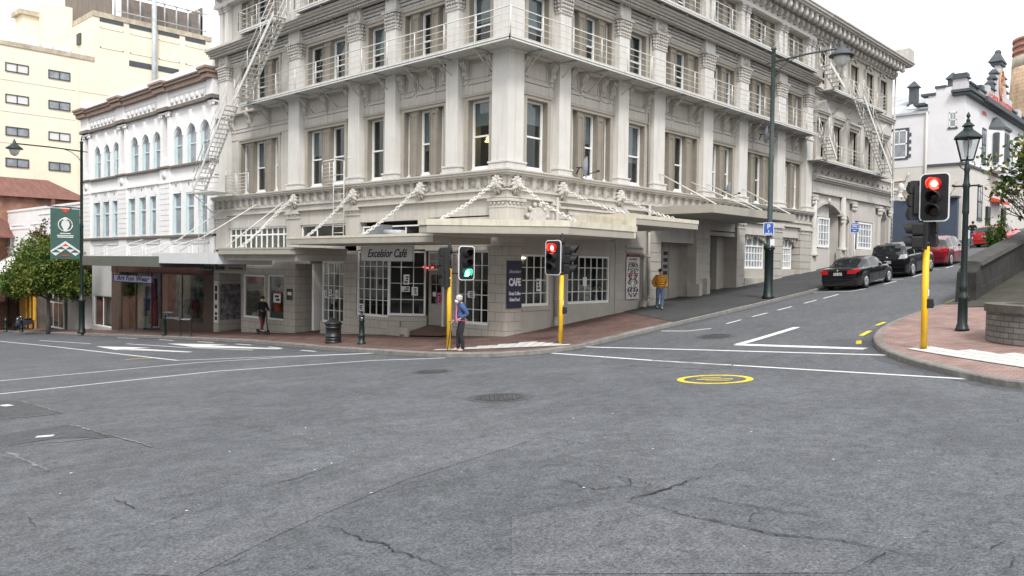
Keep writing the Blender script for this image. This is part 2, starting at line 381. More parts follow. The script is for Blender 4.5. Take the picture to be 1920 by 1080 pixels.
M['road'] = asphalt('worn_asphalt', (0.098, 0.104, 0.116), (0.130, 0.137, 0.150))
M['roadup'] = asphalt('hill_asphalt', (0.098, 0.102, 0.111), (0.126, 0.131, 0.141), 0.6)
M['patch'] = asphalt('dark_patch_asphalt', (0.074, 0.077, 0.085), (0.094, 0.098, 0.106), 0.6)
M['strip'] = asphalt('seal_strip_asphalt', (0.116, 0.121, 0.136), (0.140, 0.146, 0.162), 0.5)
M['worn'] = asphalt('exposed_aggregate', (0.15, 0.15, 0.15), (0.24, 0.24, 0.24), 2.0)
M['walk'] = asphalt('footpath_asphalt', (0.050, 0.051, 0.055), (0.072, 0.073, 0.077), 0.8)
M['bankm'] = mat('mossy_bank', (0.062, 0.056, 0.047), 0.95, 0.45, 1.1, bump=0.5, bscale=30, col2=(0.030, 0.033, 0.020))
M['kerb'] = mat('kerb_stone', (0.21, 0.20, 0.185), 0.85, 0.25, 5, bump=0.3, bscale=40)
M['crack'] = mat('crack_dark', (0.026, 0.026, 0.028), 0.95, 0.3, 9)
M['pav'] = brickmat('brick_paving', (0.19, 0.105, 0.085), (0.13, 0.075, 0.065), (0.075, 0.06, 0.055), 0.23, 0.115, 'xy', 0.8, 0.012, var=0.4)
M['pav2'] = brickmat('pink_brick_paving', (0.36, 0.235, 0.20), (0.27, 0.165, 0.145), (0.16, 0.125, 0.115), 0.23, 0.115, 'yx', 0.8, 0.010, var=0.3)
M['tac'] = mat('tactile_white_paver', (0.56, 0.56, 0.54), 0.7, 0.12, 6, bump=0.2)
M['tacgap'] = mat('tactile_joint', (0.17, 0.165, 0.15), 0.9, 0.2, 9)

mb = MB()                                                # one road sheet out to the horizon
xs = [-160, -100, -60] + [-40 + 1.0 * i for i in range(0, 66)] + [28 + 4 * i for i in range(0, 20)] + [120, 180]
ys = [-160, -100, -60] + [-40 + 1.0 * i for i in range(0, 61)] + [24 + 4 * i for i in range(0, 20)] + [120, 180]
gi = {}
for i, x in enumerate(xs):
    for j, y in enumerate(ys): gi[i, j] = mb.P((x, y, rz_(x, y)))
for i in range(len(xs) - 1):
    for j in range(len(ys) - 1):
        mb.m = 1 if (-1.1 < xs[i] + .5 and -12.5 < ys[j] + .5 < -3.5) else 0
        mb.face((gi[i, j], gi[i + 1, j], gi[i + 1, j + 1], gi[i, j + 1]), True)
struct('road', mb, [M['road'], M['roadup']], recalc=False)

def resample(pts, step):
    out = [Vector(pts[0])]
    for a, b in zip(pts, pts[1:]):
        a, b = Vector(a), Vector(b); n = max(1, int((b - a).length / step))
        for k in range(1, n + 1): out.append(a.lerp(b, k / n))
    return out
def smooth_line(pts, it=2):
    for _ in range(it):
        o = [pts[0]]
        for a, b in zip(pts, pts[1:]): a, b = Vector(a), Vector(b); o += [a.lerp(b, .25), a.lerp(b, .75)]
        pts = o + [pts[-1]]
    return pts
def ribbon(mb, pts, wd, h=0.004, zf=rz_, step=0.4, jag=0.0, taper=False, wander=0.0):
    pts = resample([Vector(p).to_2d() for p in pts], step); L_ = []; n = len(pts)
    if wander:
        sd = rnd.random() * 90
        pts = [p + Vector((noise.noise((p.x * 5 + sd, p.y * 5, 0)), noise.noise((p.x * 5, p.y * 5 + sd, 7)))) * wander + Vector((noise.noise((p.x * 22 + sd, p.y * 22, 3)), noise.noise((p.x * 22, p.y * 22 + sd, 5)))) * wander * .45 for p in pts]
    for k, p in enumerate(pts):
        d = (pts[min(k + 1, n - 1)] - pts[max(k - 1, 0)]).normalized(); q = Vector((-d.y, d.x))
        ww = wd * (0.35 + 1.3 * rnd.random() if jag else 1.0) * (max(0.15, 1 - abs(2 * k / (n - 1) - 1) ** 2) if taper else 1)
        c = p + q * (rnd.uniform(-1, 1) * jag)
        a, b = c - q * ww / 2, c + q * ww / 2
        L_.append((mb.P((a.x, a.y, zf(a.x, a.y) + h)), mb.P((b.x, b.y, zf(b.x, b.y) + h))))
    for A, B in zip(L_, L_[1:]): mb.face((A[0], B[0], B[1], A[1]))
def flat(mb, pts, h, zf=rz_, sub=0.6):
    """a flat area that follows the ground: a fan of the outline, cut fine enough to hug the slope"""
    bm = bmesh.new(); vs = [bm.verts.new((x, y, 0)) for x, y in pts]; bm.faces.new(vs); bmesh.ops.triangulate(bm, faces=bm.faces)
    for _ in range(4):
        e = [e for e in bm.edges if e.calc_length() > sub * 2]
        if not e: break
        bmesh.ops.subdivide_edges(bm, edges=e, cuts=1); bmesh.ops.triangulate(bm, faces=bm.faces)
    bm.verts.index_update(); ids = {}
    for v in bm.verts: ids[v.index] = mb.P((v.co.x, v.co.y, zf(v.co.x, v.co.y) + h))
    for f in bm.faces:
        i = [ids[v.index] for v in f.verts]; mb.face(i if f.normal.z > 0 else i[::-1])
    bm.free()

# kerb lines (world points of the kerb's top edge)
KL = [(0.6, 110), (-1.2, 70), (-1.7, 45), (-1.84, 31), (-2.18, 21), (-2.57, 12.8), (-3.2, 8.6), (-3.75, 5.8), (-4.15, 2), (-4.38, -0.5), (-4.36, -1.9), (-3.9, -3.2), (-2.9, -4.1), (-1.6, -4.45), (0.3, -4.25), (3.5, -4.32), (6.7, -4.5), (10.5, -4.65), (14, -4.75), (20, -4.75), (34, -4.7), (42, -3.7), (58, -3.3)]
KR = [(-5.6, -60), (-5.6, -18), (-5.1, -16.3), (-4.7, -15.8), (-3.8, -15.0), (-2.7, -14.05), (-1.05, -12.9), (0.73, -12.05), (2.4, -11.6), (4.4, -11.4), (6.5, -11.5), (9, -11.75), (20, -11.85), (60, -11.85)]
KLs, KRs = smooth_line(KL, 2), smooth_line(KR, 2)
def kerb(name, line, side):
    mb = MB(); p = resample([Vector(q) for q in line], 0.9); rows = []
    for k, a in enumerate(p):
        d = (p[min(k + 1, len(p) - 1)] - p[max(k - 1, 0)]).normalized(); q = Vector((-d.y, d.x)) * side
        b = a + q * 0.16; o = a - q * 0.025; j = 0.004 * rnd.uniform(-1, 1)
        rows.append([mb.P((o.x, o.y, rz_(o.x, o.y) - 0.05)), mb.P((o.x, o.y, gz(a.x, a.y) - 0.025)), mb.P((a.x, a.y, gz(a.x, a.y) + j)), mb.P((b.x, b.y, gz(b.x, b.y) + 0.006 + j))])
    for A, B in zip(rows, rows[1:]):
        for i in range(3): mb.face((A[i], B[i], B[i + 1], A[i + 1]))
    o = struct(name, mb, M['kerb'])
kerb('kerb', KLs, 1); kerb('kerb', KRs, -1)
def gutter(line, side):
    mb = MB(); p = resample([Vector(q) for q in line], 0.9); off = []
    for k, a in enumerate(p):
        d = (p[min(k + 1, len(p) - 1)] - p[max(k - 1, 0)]).normalized(); off.append(a - Vector((-d.y, d.x)) * side * 0.17)
    ribbon(mb, off, 0.30, 0.003, step=0.9, jag=0.02); struct('gutter', mb, M['patch'])
gutter(KLs, 1); gutter(KRs, -1)

# footpaths: strips between kerb and building line
def strip(mb, outer, inner, n=6, h=0.0):
    rows = []
    for a, b in zip(outer, inner):
        rows.append([mb.P((a[0] + (b[0] - a[0]) * t / n, a[1] + (b[1] - a[1]) * t / n, gz(a[0] + (b[0] - a[0]) * t / n, a[1] + (b[1] - a[1]) * t / n) + h)) for t in range(n + 1)])
    for A, B in zip(rows, rows[1:]):
        for i in range(n): mb.face((A[i], B[i], B[i + 1], A[i + 1]))
kp = resample([Vector(q) for q in KLs], 0.8)
def inner_pt(p):
    if p.y > -0.5 and p.x < 0: return (3.0, max(p.y, 0.3) if p.y > 1.5 else p.y * 0.5 + 0.8)
    if p.x > 3.0: return (p.x + 5.6, 3.0)
    t = (p.x + 4.4) / 7.4
    return (3.0 + 5.6 * t, 0.5 + 2.5 * t)
mb = MB(); mb2 = MB()
A_ = [p for p in kp if p.x < 4.9]; B_ = [p for p in kp if p.x >= 3.7]
def cut_in(p): return (p.x + (7.6 - 3.9) * min(1, max(0, (p.x + 4.4) / 8.3)) if p.x < 3.9 else p.x, 3.0)
strip(mb, A_, [inner_pt(p) for p in A_], n=12)
struct('brick_footpath', mb, M['pav'], recalc=False)
strip(mb2, B_, [(p.x + max(1.0, 5.5 - .6 * (p.x - 3.7)), 3.0) for p in B_], h=0.012, n=12)
struct('asphalt_footpath', mb2, M['walk'], recalc=False)
mb = MB(); kq = resample([Vector(q) for q in KRs], 0.8)
cq = [p for p in kq if p.x < 11.5]
strip(mb, cq, [(max(p.x, -5) + 2.0, min(-30, p.y - 8)) if p.x < 0 else (min(p.x + 1.0, 7.6), -30) for p in cq], n=14)
struct('brick_footpath', mb, M['pav2'], recalc=False)
mb = MB()
strip(mb, [p for p in kq if p.x > 8], [(p.x, p.y - 0.62) for p in kq if p.x > 8], n=1, h=0.006); struct('asphalt_footpath', mb, M['walk'], recalc=False)
mb = MB(); rows = []                                      # mossy bank climbing behind the stone wall
for i in range(0, 30):
    x = 7.2 + i * 1.6
    rows.append([mb.P((x, y, gz(x, y) + 0.012 + max(0, x - 8.2) * 0.052 + 0.02 * max(0, -y - 12.5))) for y in (-12.35, -13.5, -15, -18, -24, -34, -60)])
for A, B in zip(rows, rows[1:]):
    for i in range(6): mb.face((A[i], B[i], B[i + 1], A[i + 1]), True)
struct('bank', mb, M['bankm'], recalc=False)

# patches, worn areas, cracks
mb = MB()
for p in ([(-16.9, -5.3), (-16.9, -6.58), (-16.17, -6.48), (-15.66, -7.15), (-15.6, -5.2)], [(-16.1, -3.42), (-15.16, -3.62), (-15.03, -0.69), (-15.4, 0.2), (-16.1, 0.4)]): flat(mb, p, 0.004)
struct('road_patch', mb, M['patch'])
mb = MB(); flat(mb, [(-12.75, -11.85), (-12.70, -12.50), (-14.89, -12.80), (-16.13, -13.2), (-16.79, -13.45), (-17.56, -13.80), (-17.80, -13.4), (-16.83, -12.95), (-15.65, -12.33), (-14.23, -11.85)], 0.004)
flat(mb, [(-15.21, -14.59), (-14.31, -15.12), (-14.47, -16.69), (-14.5, -17.24), (-14.88, -17.2), (-16.19, -15.51)], 0.004)
struct('road_patch', mb, M['strip'])
mb = MB(); flat(mb, [(-3.65, -8.06), (-2.95, -8.22), (-3.2, -10.4), (-4.44, -10.65), (-4.4, -8.3)], 0.004); struct('road_patch', mb, M['roadup'])
mb = MB()
for pl in ([(-2.95, -8.2), (-3.2, -10.45)], [(-4.4, -8.2), (-4.44, -10.65)], [(-3.3, -8.2), (-3.6, -10.5)], [(-2.95, -8.2), (-4.4, -8.25)], [(-3.2, -10.45), (-4.44, -10.65)], [(-3.1, -9.3), (-4.4, -9.5)]): ribbon(mb, pl, 0.03, 0.008, jag=0.012, step=0.15, wander=.04)
struct('road_patch', mb, M['worn'])
def frag(mb, pts, wd, n, h=0.006):
    for _ in range(n):
        k = rnd.randrange(len(pts) - 1); a, b = Vector(pts[k]), Vector(pts[k + 1]); c = a.lerp(b, rnd.random()) + Vector((rnd.gauss(0, wd), rnd.gauss(0, wd)))
        r = rnd.uniform(0.006, 0.020); m_ = rnd.randrange(4, 7); ph = rnd.random() * 6
        mb.face([mb.P((c.x + r * math.cos(ph + 2 * math.pi * i / m_) * rnd.uniform(.6, 1.2), c.y + r * math.sin(ph + 2 * math.pi * i / m_) * rnd.uniform(.6, 1.2), rz_(c.x, c.y) + h)) for i in range(m_)])
mb = MB(); frag(mb, [(-13.99, -6.6), (-14.0, -7.9), (-14.05, -9.0), (-14.08, -10.0), (-14.18, -11.15)], 0.06, 420); struct('worn_aggregate', mb, M['worn'])
mb = MB()
ribbon(mb, [(-16.93, -6.98), (-16.99, -8.97)], 0.05, 0.005, jag=0.02, step=0.1); ribbon(mb, [(-15.61, -7.15), (-15.58, -5.28)], 0.035, 0.009, jag=0.02, step=0.1); ribbon(mb, [(-15.03, -0.69), (-15.16, -3.62), (-16.1, -3.42)], 0.04, 0.009, jag=0.02, step=0.1)
ribbon(mb, [(-16.9, -6.6), (-15.61, -7.15), (-15.60, -7.6), (-15.63, -8.5)], 0.03, 0.009, jag=0.02, step=0.1)
struct('patch_edge', mb, M['worn'])
CR = {
 0.016: [[(-16.16, -11.75), (-15.95, -11.75), (-15.69, -11.81), (-15.45, -11.77), (-15.14, -11.66), (-14.93, -11.6), (-14.61, -11.5)], [(-17.04, -10.88), (-17.04, -11.17), (-17.06, -11.45), (-17.08, -11.72)], [(-13.87, -13.89), (-14.01, -14.18), (-14.1, -14.45), (-14.1, -14.67), (-13.93, -14.7), (-13.83, -14.81), (-13.85, -15.09)], [(-13.83, -14.81), (-13.61, -14.68), (-13.57, -14.58), (-13.55, -14.38)], [(-13.61, -14.68), (-13.66, -14.85), (-13.68, -14.97)]],
 0.030: [[(-14.31, -15.1), (-14.11, -15.09), (-13.93, -15.14), (-13.6, -15.13), (-13.44, -15.15), (-13.22, -15.16), (-13.1, -15.15)]],
 0.011: [[(-16.98, -11.46), (-16.67, -11.42), (-16.39, -11.5), (-16.18, -11.5)], [(-14.75, -3.18), (-14.54, -3.25), (-14.26, -3.26)], [(-17.81, -11.01), (-17.84, -11.34), (-17.84, -11.49)], [(-17.46, -13.8), (-17.26, -13.72), (-17.05, -13.65)], [(-17.47, -12.39), (-17.25, -12.33), (-17.02, -12.22), (-16.48, -12.06)], [(-13.15, -15.24), (-13.17, -15.44), (-13.23, -15.74), (-13.25, -16.01)], [(-13.67, -15.2), (-13.78, -15.52), (-13.81, -15.79), (-13.79, -15.95), (-13.83, -16.13), (-13.79, -16.39), (-13.78, -16.69), (-13.81, -16.88)], [(-13.83, -16.13), (-13.98, -16.12), (-14.24, -16.2)], [(-12.83, -15.07), (-12.63, -15.07), (-12.53, -15.1)], [(-13.8, -13.67), (-13.68, -13.58), (-13.53, -13.6), (-13.45, -13.76)], [(-14.51, -17.22), (-14.34, -17.27), (-14.5, -17.24), (-14.74, -17.27)], [(-13.89, -17.81), (-13.67, -17.83), (-13.63, -17.87)], [(-14.24, -17.96), (-13.94, -17.97), (-13.86, -17.99)], [(-12.37, -12.13), (-12.36, -12.66), (-12.43, -13.3), (-12.48, -13.91), (-12.6, -14.51)], [(-8.48, -16.93), (-8.18, -16.88)], [(-7.07, -12.44), (-6.56, -12.33)], [(-6.21, -8.55), (-5.56, -8.65), (-5.24, -8.7)], [(-16.89, -6.58), (-16.17, -6.48), (-15.61, -7.15)]],
 0.020: [[(-16.29, -13.43), (-16.33, -13.83), (-16.33, -14.19), (-16.36, -14.6), (-16.39, -14.93), (-16.4, -15.21)], [(-14.3, -15.11), (-14.27, -15.44), (-14.36, -15.85), (-14.41, -16.24), (-14.37, -16.64), (-14.28, -16.88), (-14.28, -17.25), (-14.31, -17.59)]]}
mb = MB()
for wd, ls in CR.items():
    for l in ls: ribbon(mb, l, wd * .72, 0.010, step=0.03, jag=0.004, taper=True, wander=0.055)
for _ in range(900):                                      # short scuffs and pits in the old surface
    a = rnd.uniform(3.2, 15); t = rnd.uniform(-0.62, 0.62) + HEAD
    p = Vector((-20.04 + a * math.cos(t), -19.08 + a * math.sin(t))); l = rnd.uniform(0.02, 0.11); an = HEAD - math.pi / 2 + rnd.gauss(0, 0.35)
    d = Vector((math.cos(an), math.sin(an))) * l
    ribbon(mb, [p - d / 2, p - d * 0.1 + Vector((rnd.gauss(0, .006), rnd.gauss(0, .006))), p + d / 2], rnd.uniform(0.004, 0.010), 0.010, step=0.02, jag=0.003, taper=True)
struct('road_cracks', mb, M['crack'])
mb = MB(); frag(mb, [(-17, -13), (-15, -8), (-12, -11), (-13, -16), (-10, -13), (-14.5, -12), (-16, -10)], 1.3, 26, 0.011); struct('road_grit', mb, M['paper'])

# painted markings
def marking(lines, wd=0.12, m='paint', h=0.005):
    mb = MB()
    for l in lines: ribbon(mb, l, wd if not isinstance(wd, dict) else wd[id(l)], h, step=0.5, jag=0.0)
    return struct('road_marking', mb, M[m])
marking([[(-1.08, -3.9), (-1.07, -8.0), (-1.13, -13.1)], [(-2.6, -4.35), (-3.3, -8.2), (-3.63, -10.86), (-4.25, -15.95)]], 0.13)
marking([[(-21, 9.0), (-16, 6.35), (-13.95, 5.2), (-8.6, 5.15), (-5.74, 3.75), (-3.75, 1.5)], [(-24, 2.0), (-14.88, 1.41), (-9.76, 1.5), (-5.8, -0.25), (-4.5, -1.9)], [(-6.17, 35.94), (-6.9, 25), (-8.42, 6.87), (-6.2, 4.55), (-3.65, 1.45)]], 0.12)
mb = MB()
flat(mb, [(-0.05, -8.66), (0.26, -8.74), (-0.02, -12.2), (-0.30, -12.17)], 0.005)
flat(mb, [(0.02, -8.60), (0.27, -8.86), (3.64, -8.95), (3.66, -8.72)], 0.009)
struct('road_marking', mb, M['paint'])
dash = [[(2.63, -4.66), (2.67, -5.64), (3.3, -6.12)], [(4.44, -6.05), (5.42, -6.08)], [(6.25, -6.08), (7.29, -6.14)], [(8.1, -6.16), (9.22, -6.2)], [(10.27, -6.22), (11.34, -6.27)], [(11.95, -6.3), (13.46, -6.32)], [(14.6, -4.8), (14.6, -6.4), (15.6, -6.7)], [(17.5, -6.8), (19.0, -6.85)], [(19.9, -4.8), (19.9, -6.9)], [(21, -6.95), (22.5, -6.95)], [(25.2, -4.8), (25.2, -7.0)], [(26, -7.1), (27.4, -7.1)], [(30.5, -7.2), (32, -7.2)], [(34, -7.2), (35.5, -7.2)]]
marking(dash, 0.10)
marking([[(4.83, -11.0), (4.1, -11.0)], [(3.0, -11.2), (2.1, -11.28)], [(1.2, -11.55), (0.6, -11.75)], [(9.6, -11.4), (11.0, -11.42)], [(13, -11.45), (14.4, -11.45)]], 0.13, 'ypaint')
marking([[(-2.95, 3.4), (-2.98, 7.9)], [(-2.95, 9.1), (-2.7, 13.1)], [(-2.5, 15.1), (-2.4, 18)], [(-2.3, 21), (-2.25, 24.9)]][:0] + [[(-4.35, 5.0), (-4.2, 6.2)], [(-3.9, 8.0), (-3.65, 9.4)], [(-3.3, 11.4), (-3.15, 13.0)], [(-2.95, 15.4), (-2.85, 17.2)], [(-2.75, 20), (-2.6, 22)], [(-2.5, 25), (-2.4, 28)]], 0.12)
marking([[(-4.75, 8.6), (-4.95, 14.0), (-4.6, 21)], [(-5.2, 24), (-4.9, 33)]], 0.11)
marking([[(-9.12, 9.37), (-8.60, 9.38), (-8.30, 9.05)]], 0.13, 'ypaint', 0.008)
mb = MB()                                                  # two left lane arrows pointing along the street
for ox, oy in ((-6.25, 15.2), (-4.1, 12.4)):
    flat(mb, [(ox - .10, oy - 4.6), (ox + .12, oy - 4.6), (ox + .22, oy + 1.4), (ox + .75, oy + 0.8), (ox + .18, oy + 5.6), (ox - .62, oy + 1.1), (ox - .14, oy + 1.5)], 0.006)
struct('road_marking', mb, M['paint'])
marking([[(-16.31, -6.09), (-16.11, -6.2)], [(-15.45, -1.05), (-15.42, -1.4)]], 0.16, 'paint', 0.009)
mb = MB(); N = 40; cx_, cy_ = -5.9, -11.33                 # yellow ring with a worn symbol
ringp = [(cx_ + 0.68 * math.cos(2 * math.pi * k / N), cy_ + 0.66 * math.sin(2 * math.pi * k / N)) for k in range(N + 1)]
ribbon(mb, ringp, 0.13, 0.005, step=0.3)
ribbon(mb, [(-6.10, -11.05), (-5.72, -11.62)], 0.10, 0.006); ribbon(mb, [(-5.85, -11.0), (-5.6, -11.3)], 0.07, 0.006); ribbon(mb, [(-6.2, -11.3), (-6.0, -11.7)], 0.05, 0.006)
struct('road_marking', mb, M['ypaint'])

# tactile paving at both kerb ramps
def tactile(org, ud, vd, nu, nv, name='tactile_paving'):
    ud, vd = Vector(ud).normalized(), Vector(vd).normalized(); a, b = MB(), MB()
    for i in range(nu):
        for j in nv(i):
            c = [Vector(org) + ud * (0.3 * i + 0.008) + vd * (0.3 * j + 0.008)]; w_ = 0.284
            q = [c[0], c[0] + ud * w_, c[0] + ud * w_ + vd * w_, c[0] + vd * w_]
            flat(a, [(p.x, p.y) for p in q], 0.016, gz)
            for k in range(4):
                s0 = c[0] + ud * (0.03 + 0.066 * k); q2 = [s0 + vd * .012, s0 + ud * 0.03 + vd * .012, s0 + ud * 0.03 + vd * (w_ - .012), s0 + vd * (w_ - .012)]
                a.hexa([(p.x, p.y, gz(p.x, p.y) + 0.016) for p in q2], [(p.x, p.y, gz(p.x, p.y) + 0.022) for p in q2])
            g = [c[0] - ud * .008 - vd * .008, c[0] + ud * .292 - vd * .008, c[0] + ud * .292 + vd * .292, c[0] - ud * .008 + vd * .292]
            flat(b, [(p.x, p.y) for p in g], 0.011, gz)
    struct(name, a, M['tac']); struct(name, b, M['tacgap'])
dv = Vector((-1.15 + 4.0, -3.55 + 1.2))
tactile((-3.98, -0.75), (0.52, -0.855), (0.855, 0.52), 14, lambda i: range(0, min(5, 1 + int(i * .55)) if i < 9 else max(1, 14 - i)))
tactile((-1.0, -13.35), (-0.66, -0.75), (0.75, -0.66), 17, lambda i: range(0, min(4, 2 + i // 3)))

# manhole covers set in the road
def manhole(x, y, r, label):
    t = thing('manhole_cover', label, 'manhole cover', (x, y, rz_(x, y)), 0, 'iron manhole covers in the road')
    mb = MB(); sl = lambda X, Y: rz_(X, Y) - rz_(x, y)
    N = 36
    def ring(r0, r1, h): 
        A = [mb.P((x + r0 * math.cos(a), y + r0 * math.sin(a), rz_(x, y) + sl(x + r0 * math.cos(a), y + r0 * math.sin(a)) + h)) for a in [2 * math.pi * k / N for k in range(N)]]
        B = [mb.P((x + r1 * math.cos(a), y + r1 * math.sin(a), rz_(x, y) + sl(x + r1 * math.cos(a), y + r1 * math.sin(a)) + h)) for a in [2 * math.pi * k / N for k in range(N)]]
        for k in range(N): mb.face((A[k], A[(k + 1) % N], B[(k + 1) % N], B[k]))
    mb.m = 0; ring(0.001, r * 1.5, 0.005); mb.m = 1; ring(r * 1.02, r * 1.12, 0.010); ring(0.001, r * .97, 0.009)
    mb.m = 0
    n = 7
    for i in range(-n, n + 1):
        for j in range(-n, n + 1):
            u, v = i * r / n, j * r / n
            if math.hypot(u, v) < r * 0.88 and (i + j) % 2 == 0:
                e = r / n * 0.36; mb.box(x + u - e, x + u + e, y + v - e, y + v + e, rz_(x + u, y + v) + .008, rz_(x + u, y + v) + .015)
    mb.build('cover', [M['patch'], M['iron']], t)
manhole(-9.88, -9.31, 0.40, 'largest round iron manhole cover, in the middle of the junction')
manhole(-7.26, -4.51, 0.34, 'small round manhole cover just outside the white crossing line on the left')
manhole(1.62, -7.2, 0.40, 'faint round manhole cover on the side street beside the start of the parking lane')
# ================================================================== CORNER BUILDING
FL = lambda s, d, z: (-d, s, z)          # left front: s along +Y, d out towards -X
FR = lambda s, d, z: (s, -d, z)          # right front: s along +X, d out towards -Y
CB = thing('corner_building', 'large ornate grey and cream stone corner building with fire escapes above a cafe', 'building', (8, 8, 0.5))
PLs = [(0, .78), (2.55, 3.2), (6.2, 6.85), (8.58, 9.37), (13.2, 14.1), (20.0, 20.85)]
PRs = [(0, .82), (2.77, 3.42), (6.5, 7.2), (9.1, 9.95), (13.27, 14.14), (16.76, 17.65), (21.1, 22.04), (24.86, 25.65)]
OL = [[(1.14, 2.24)], [(3.56, 3.93), (4.37, 5.10), (5.54, 5.92)], [(7.23, 8.31)], [(9.96, 11.10), (11.69, 12.84)], [(15.37, 16.02), (16.60, 17.75), (18.28, 18.96)]]
OR = [[(1.24, 2.38)], [(3.80, 4.17), (4.62, 5.43), (5.89, 6.28)], [(7.55, 8.73)], [(10.25, 10.68), (11.18, 12.15), (12.68, 13.08)], [(14.50, 15.27), (15.78, 16.54)], [(18.05, 18.52), (19.02, 19.93), (20.46, 20.88)], [(22.5, 23.28), (23.77, 24.52)]]
LEN = {'L': 21.38, 'R': 25.75}
WD = -0.28                                # wall face behind the pilaster face
FLOORS = [(5.98, 8.48, 5.83, 10.0), (10.14, 12.28, 10.05, 13.0), (13.62, 15.58, 13.45, 16.0)]
SIDES = (('L', FL, PLs, OL), ('R', FR, PRs, OR))

# mass of the house behind its fronts
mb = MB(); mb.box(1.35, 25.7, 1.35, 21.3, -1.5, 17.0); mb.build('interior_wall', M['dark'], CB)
mb = MB(); mb.box(0.6, 25.7, 0.6, 21.35, 17.0, 17.25); mb.build('roof', M['roofiron'], CB)

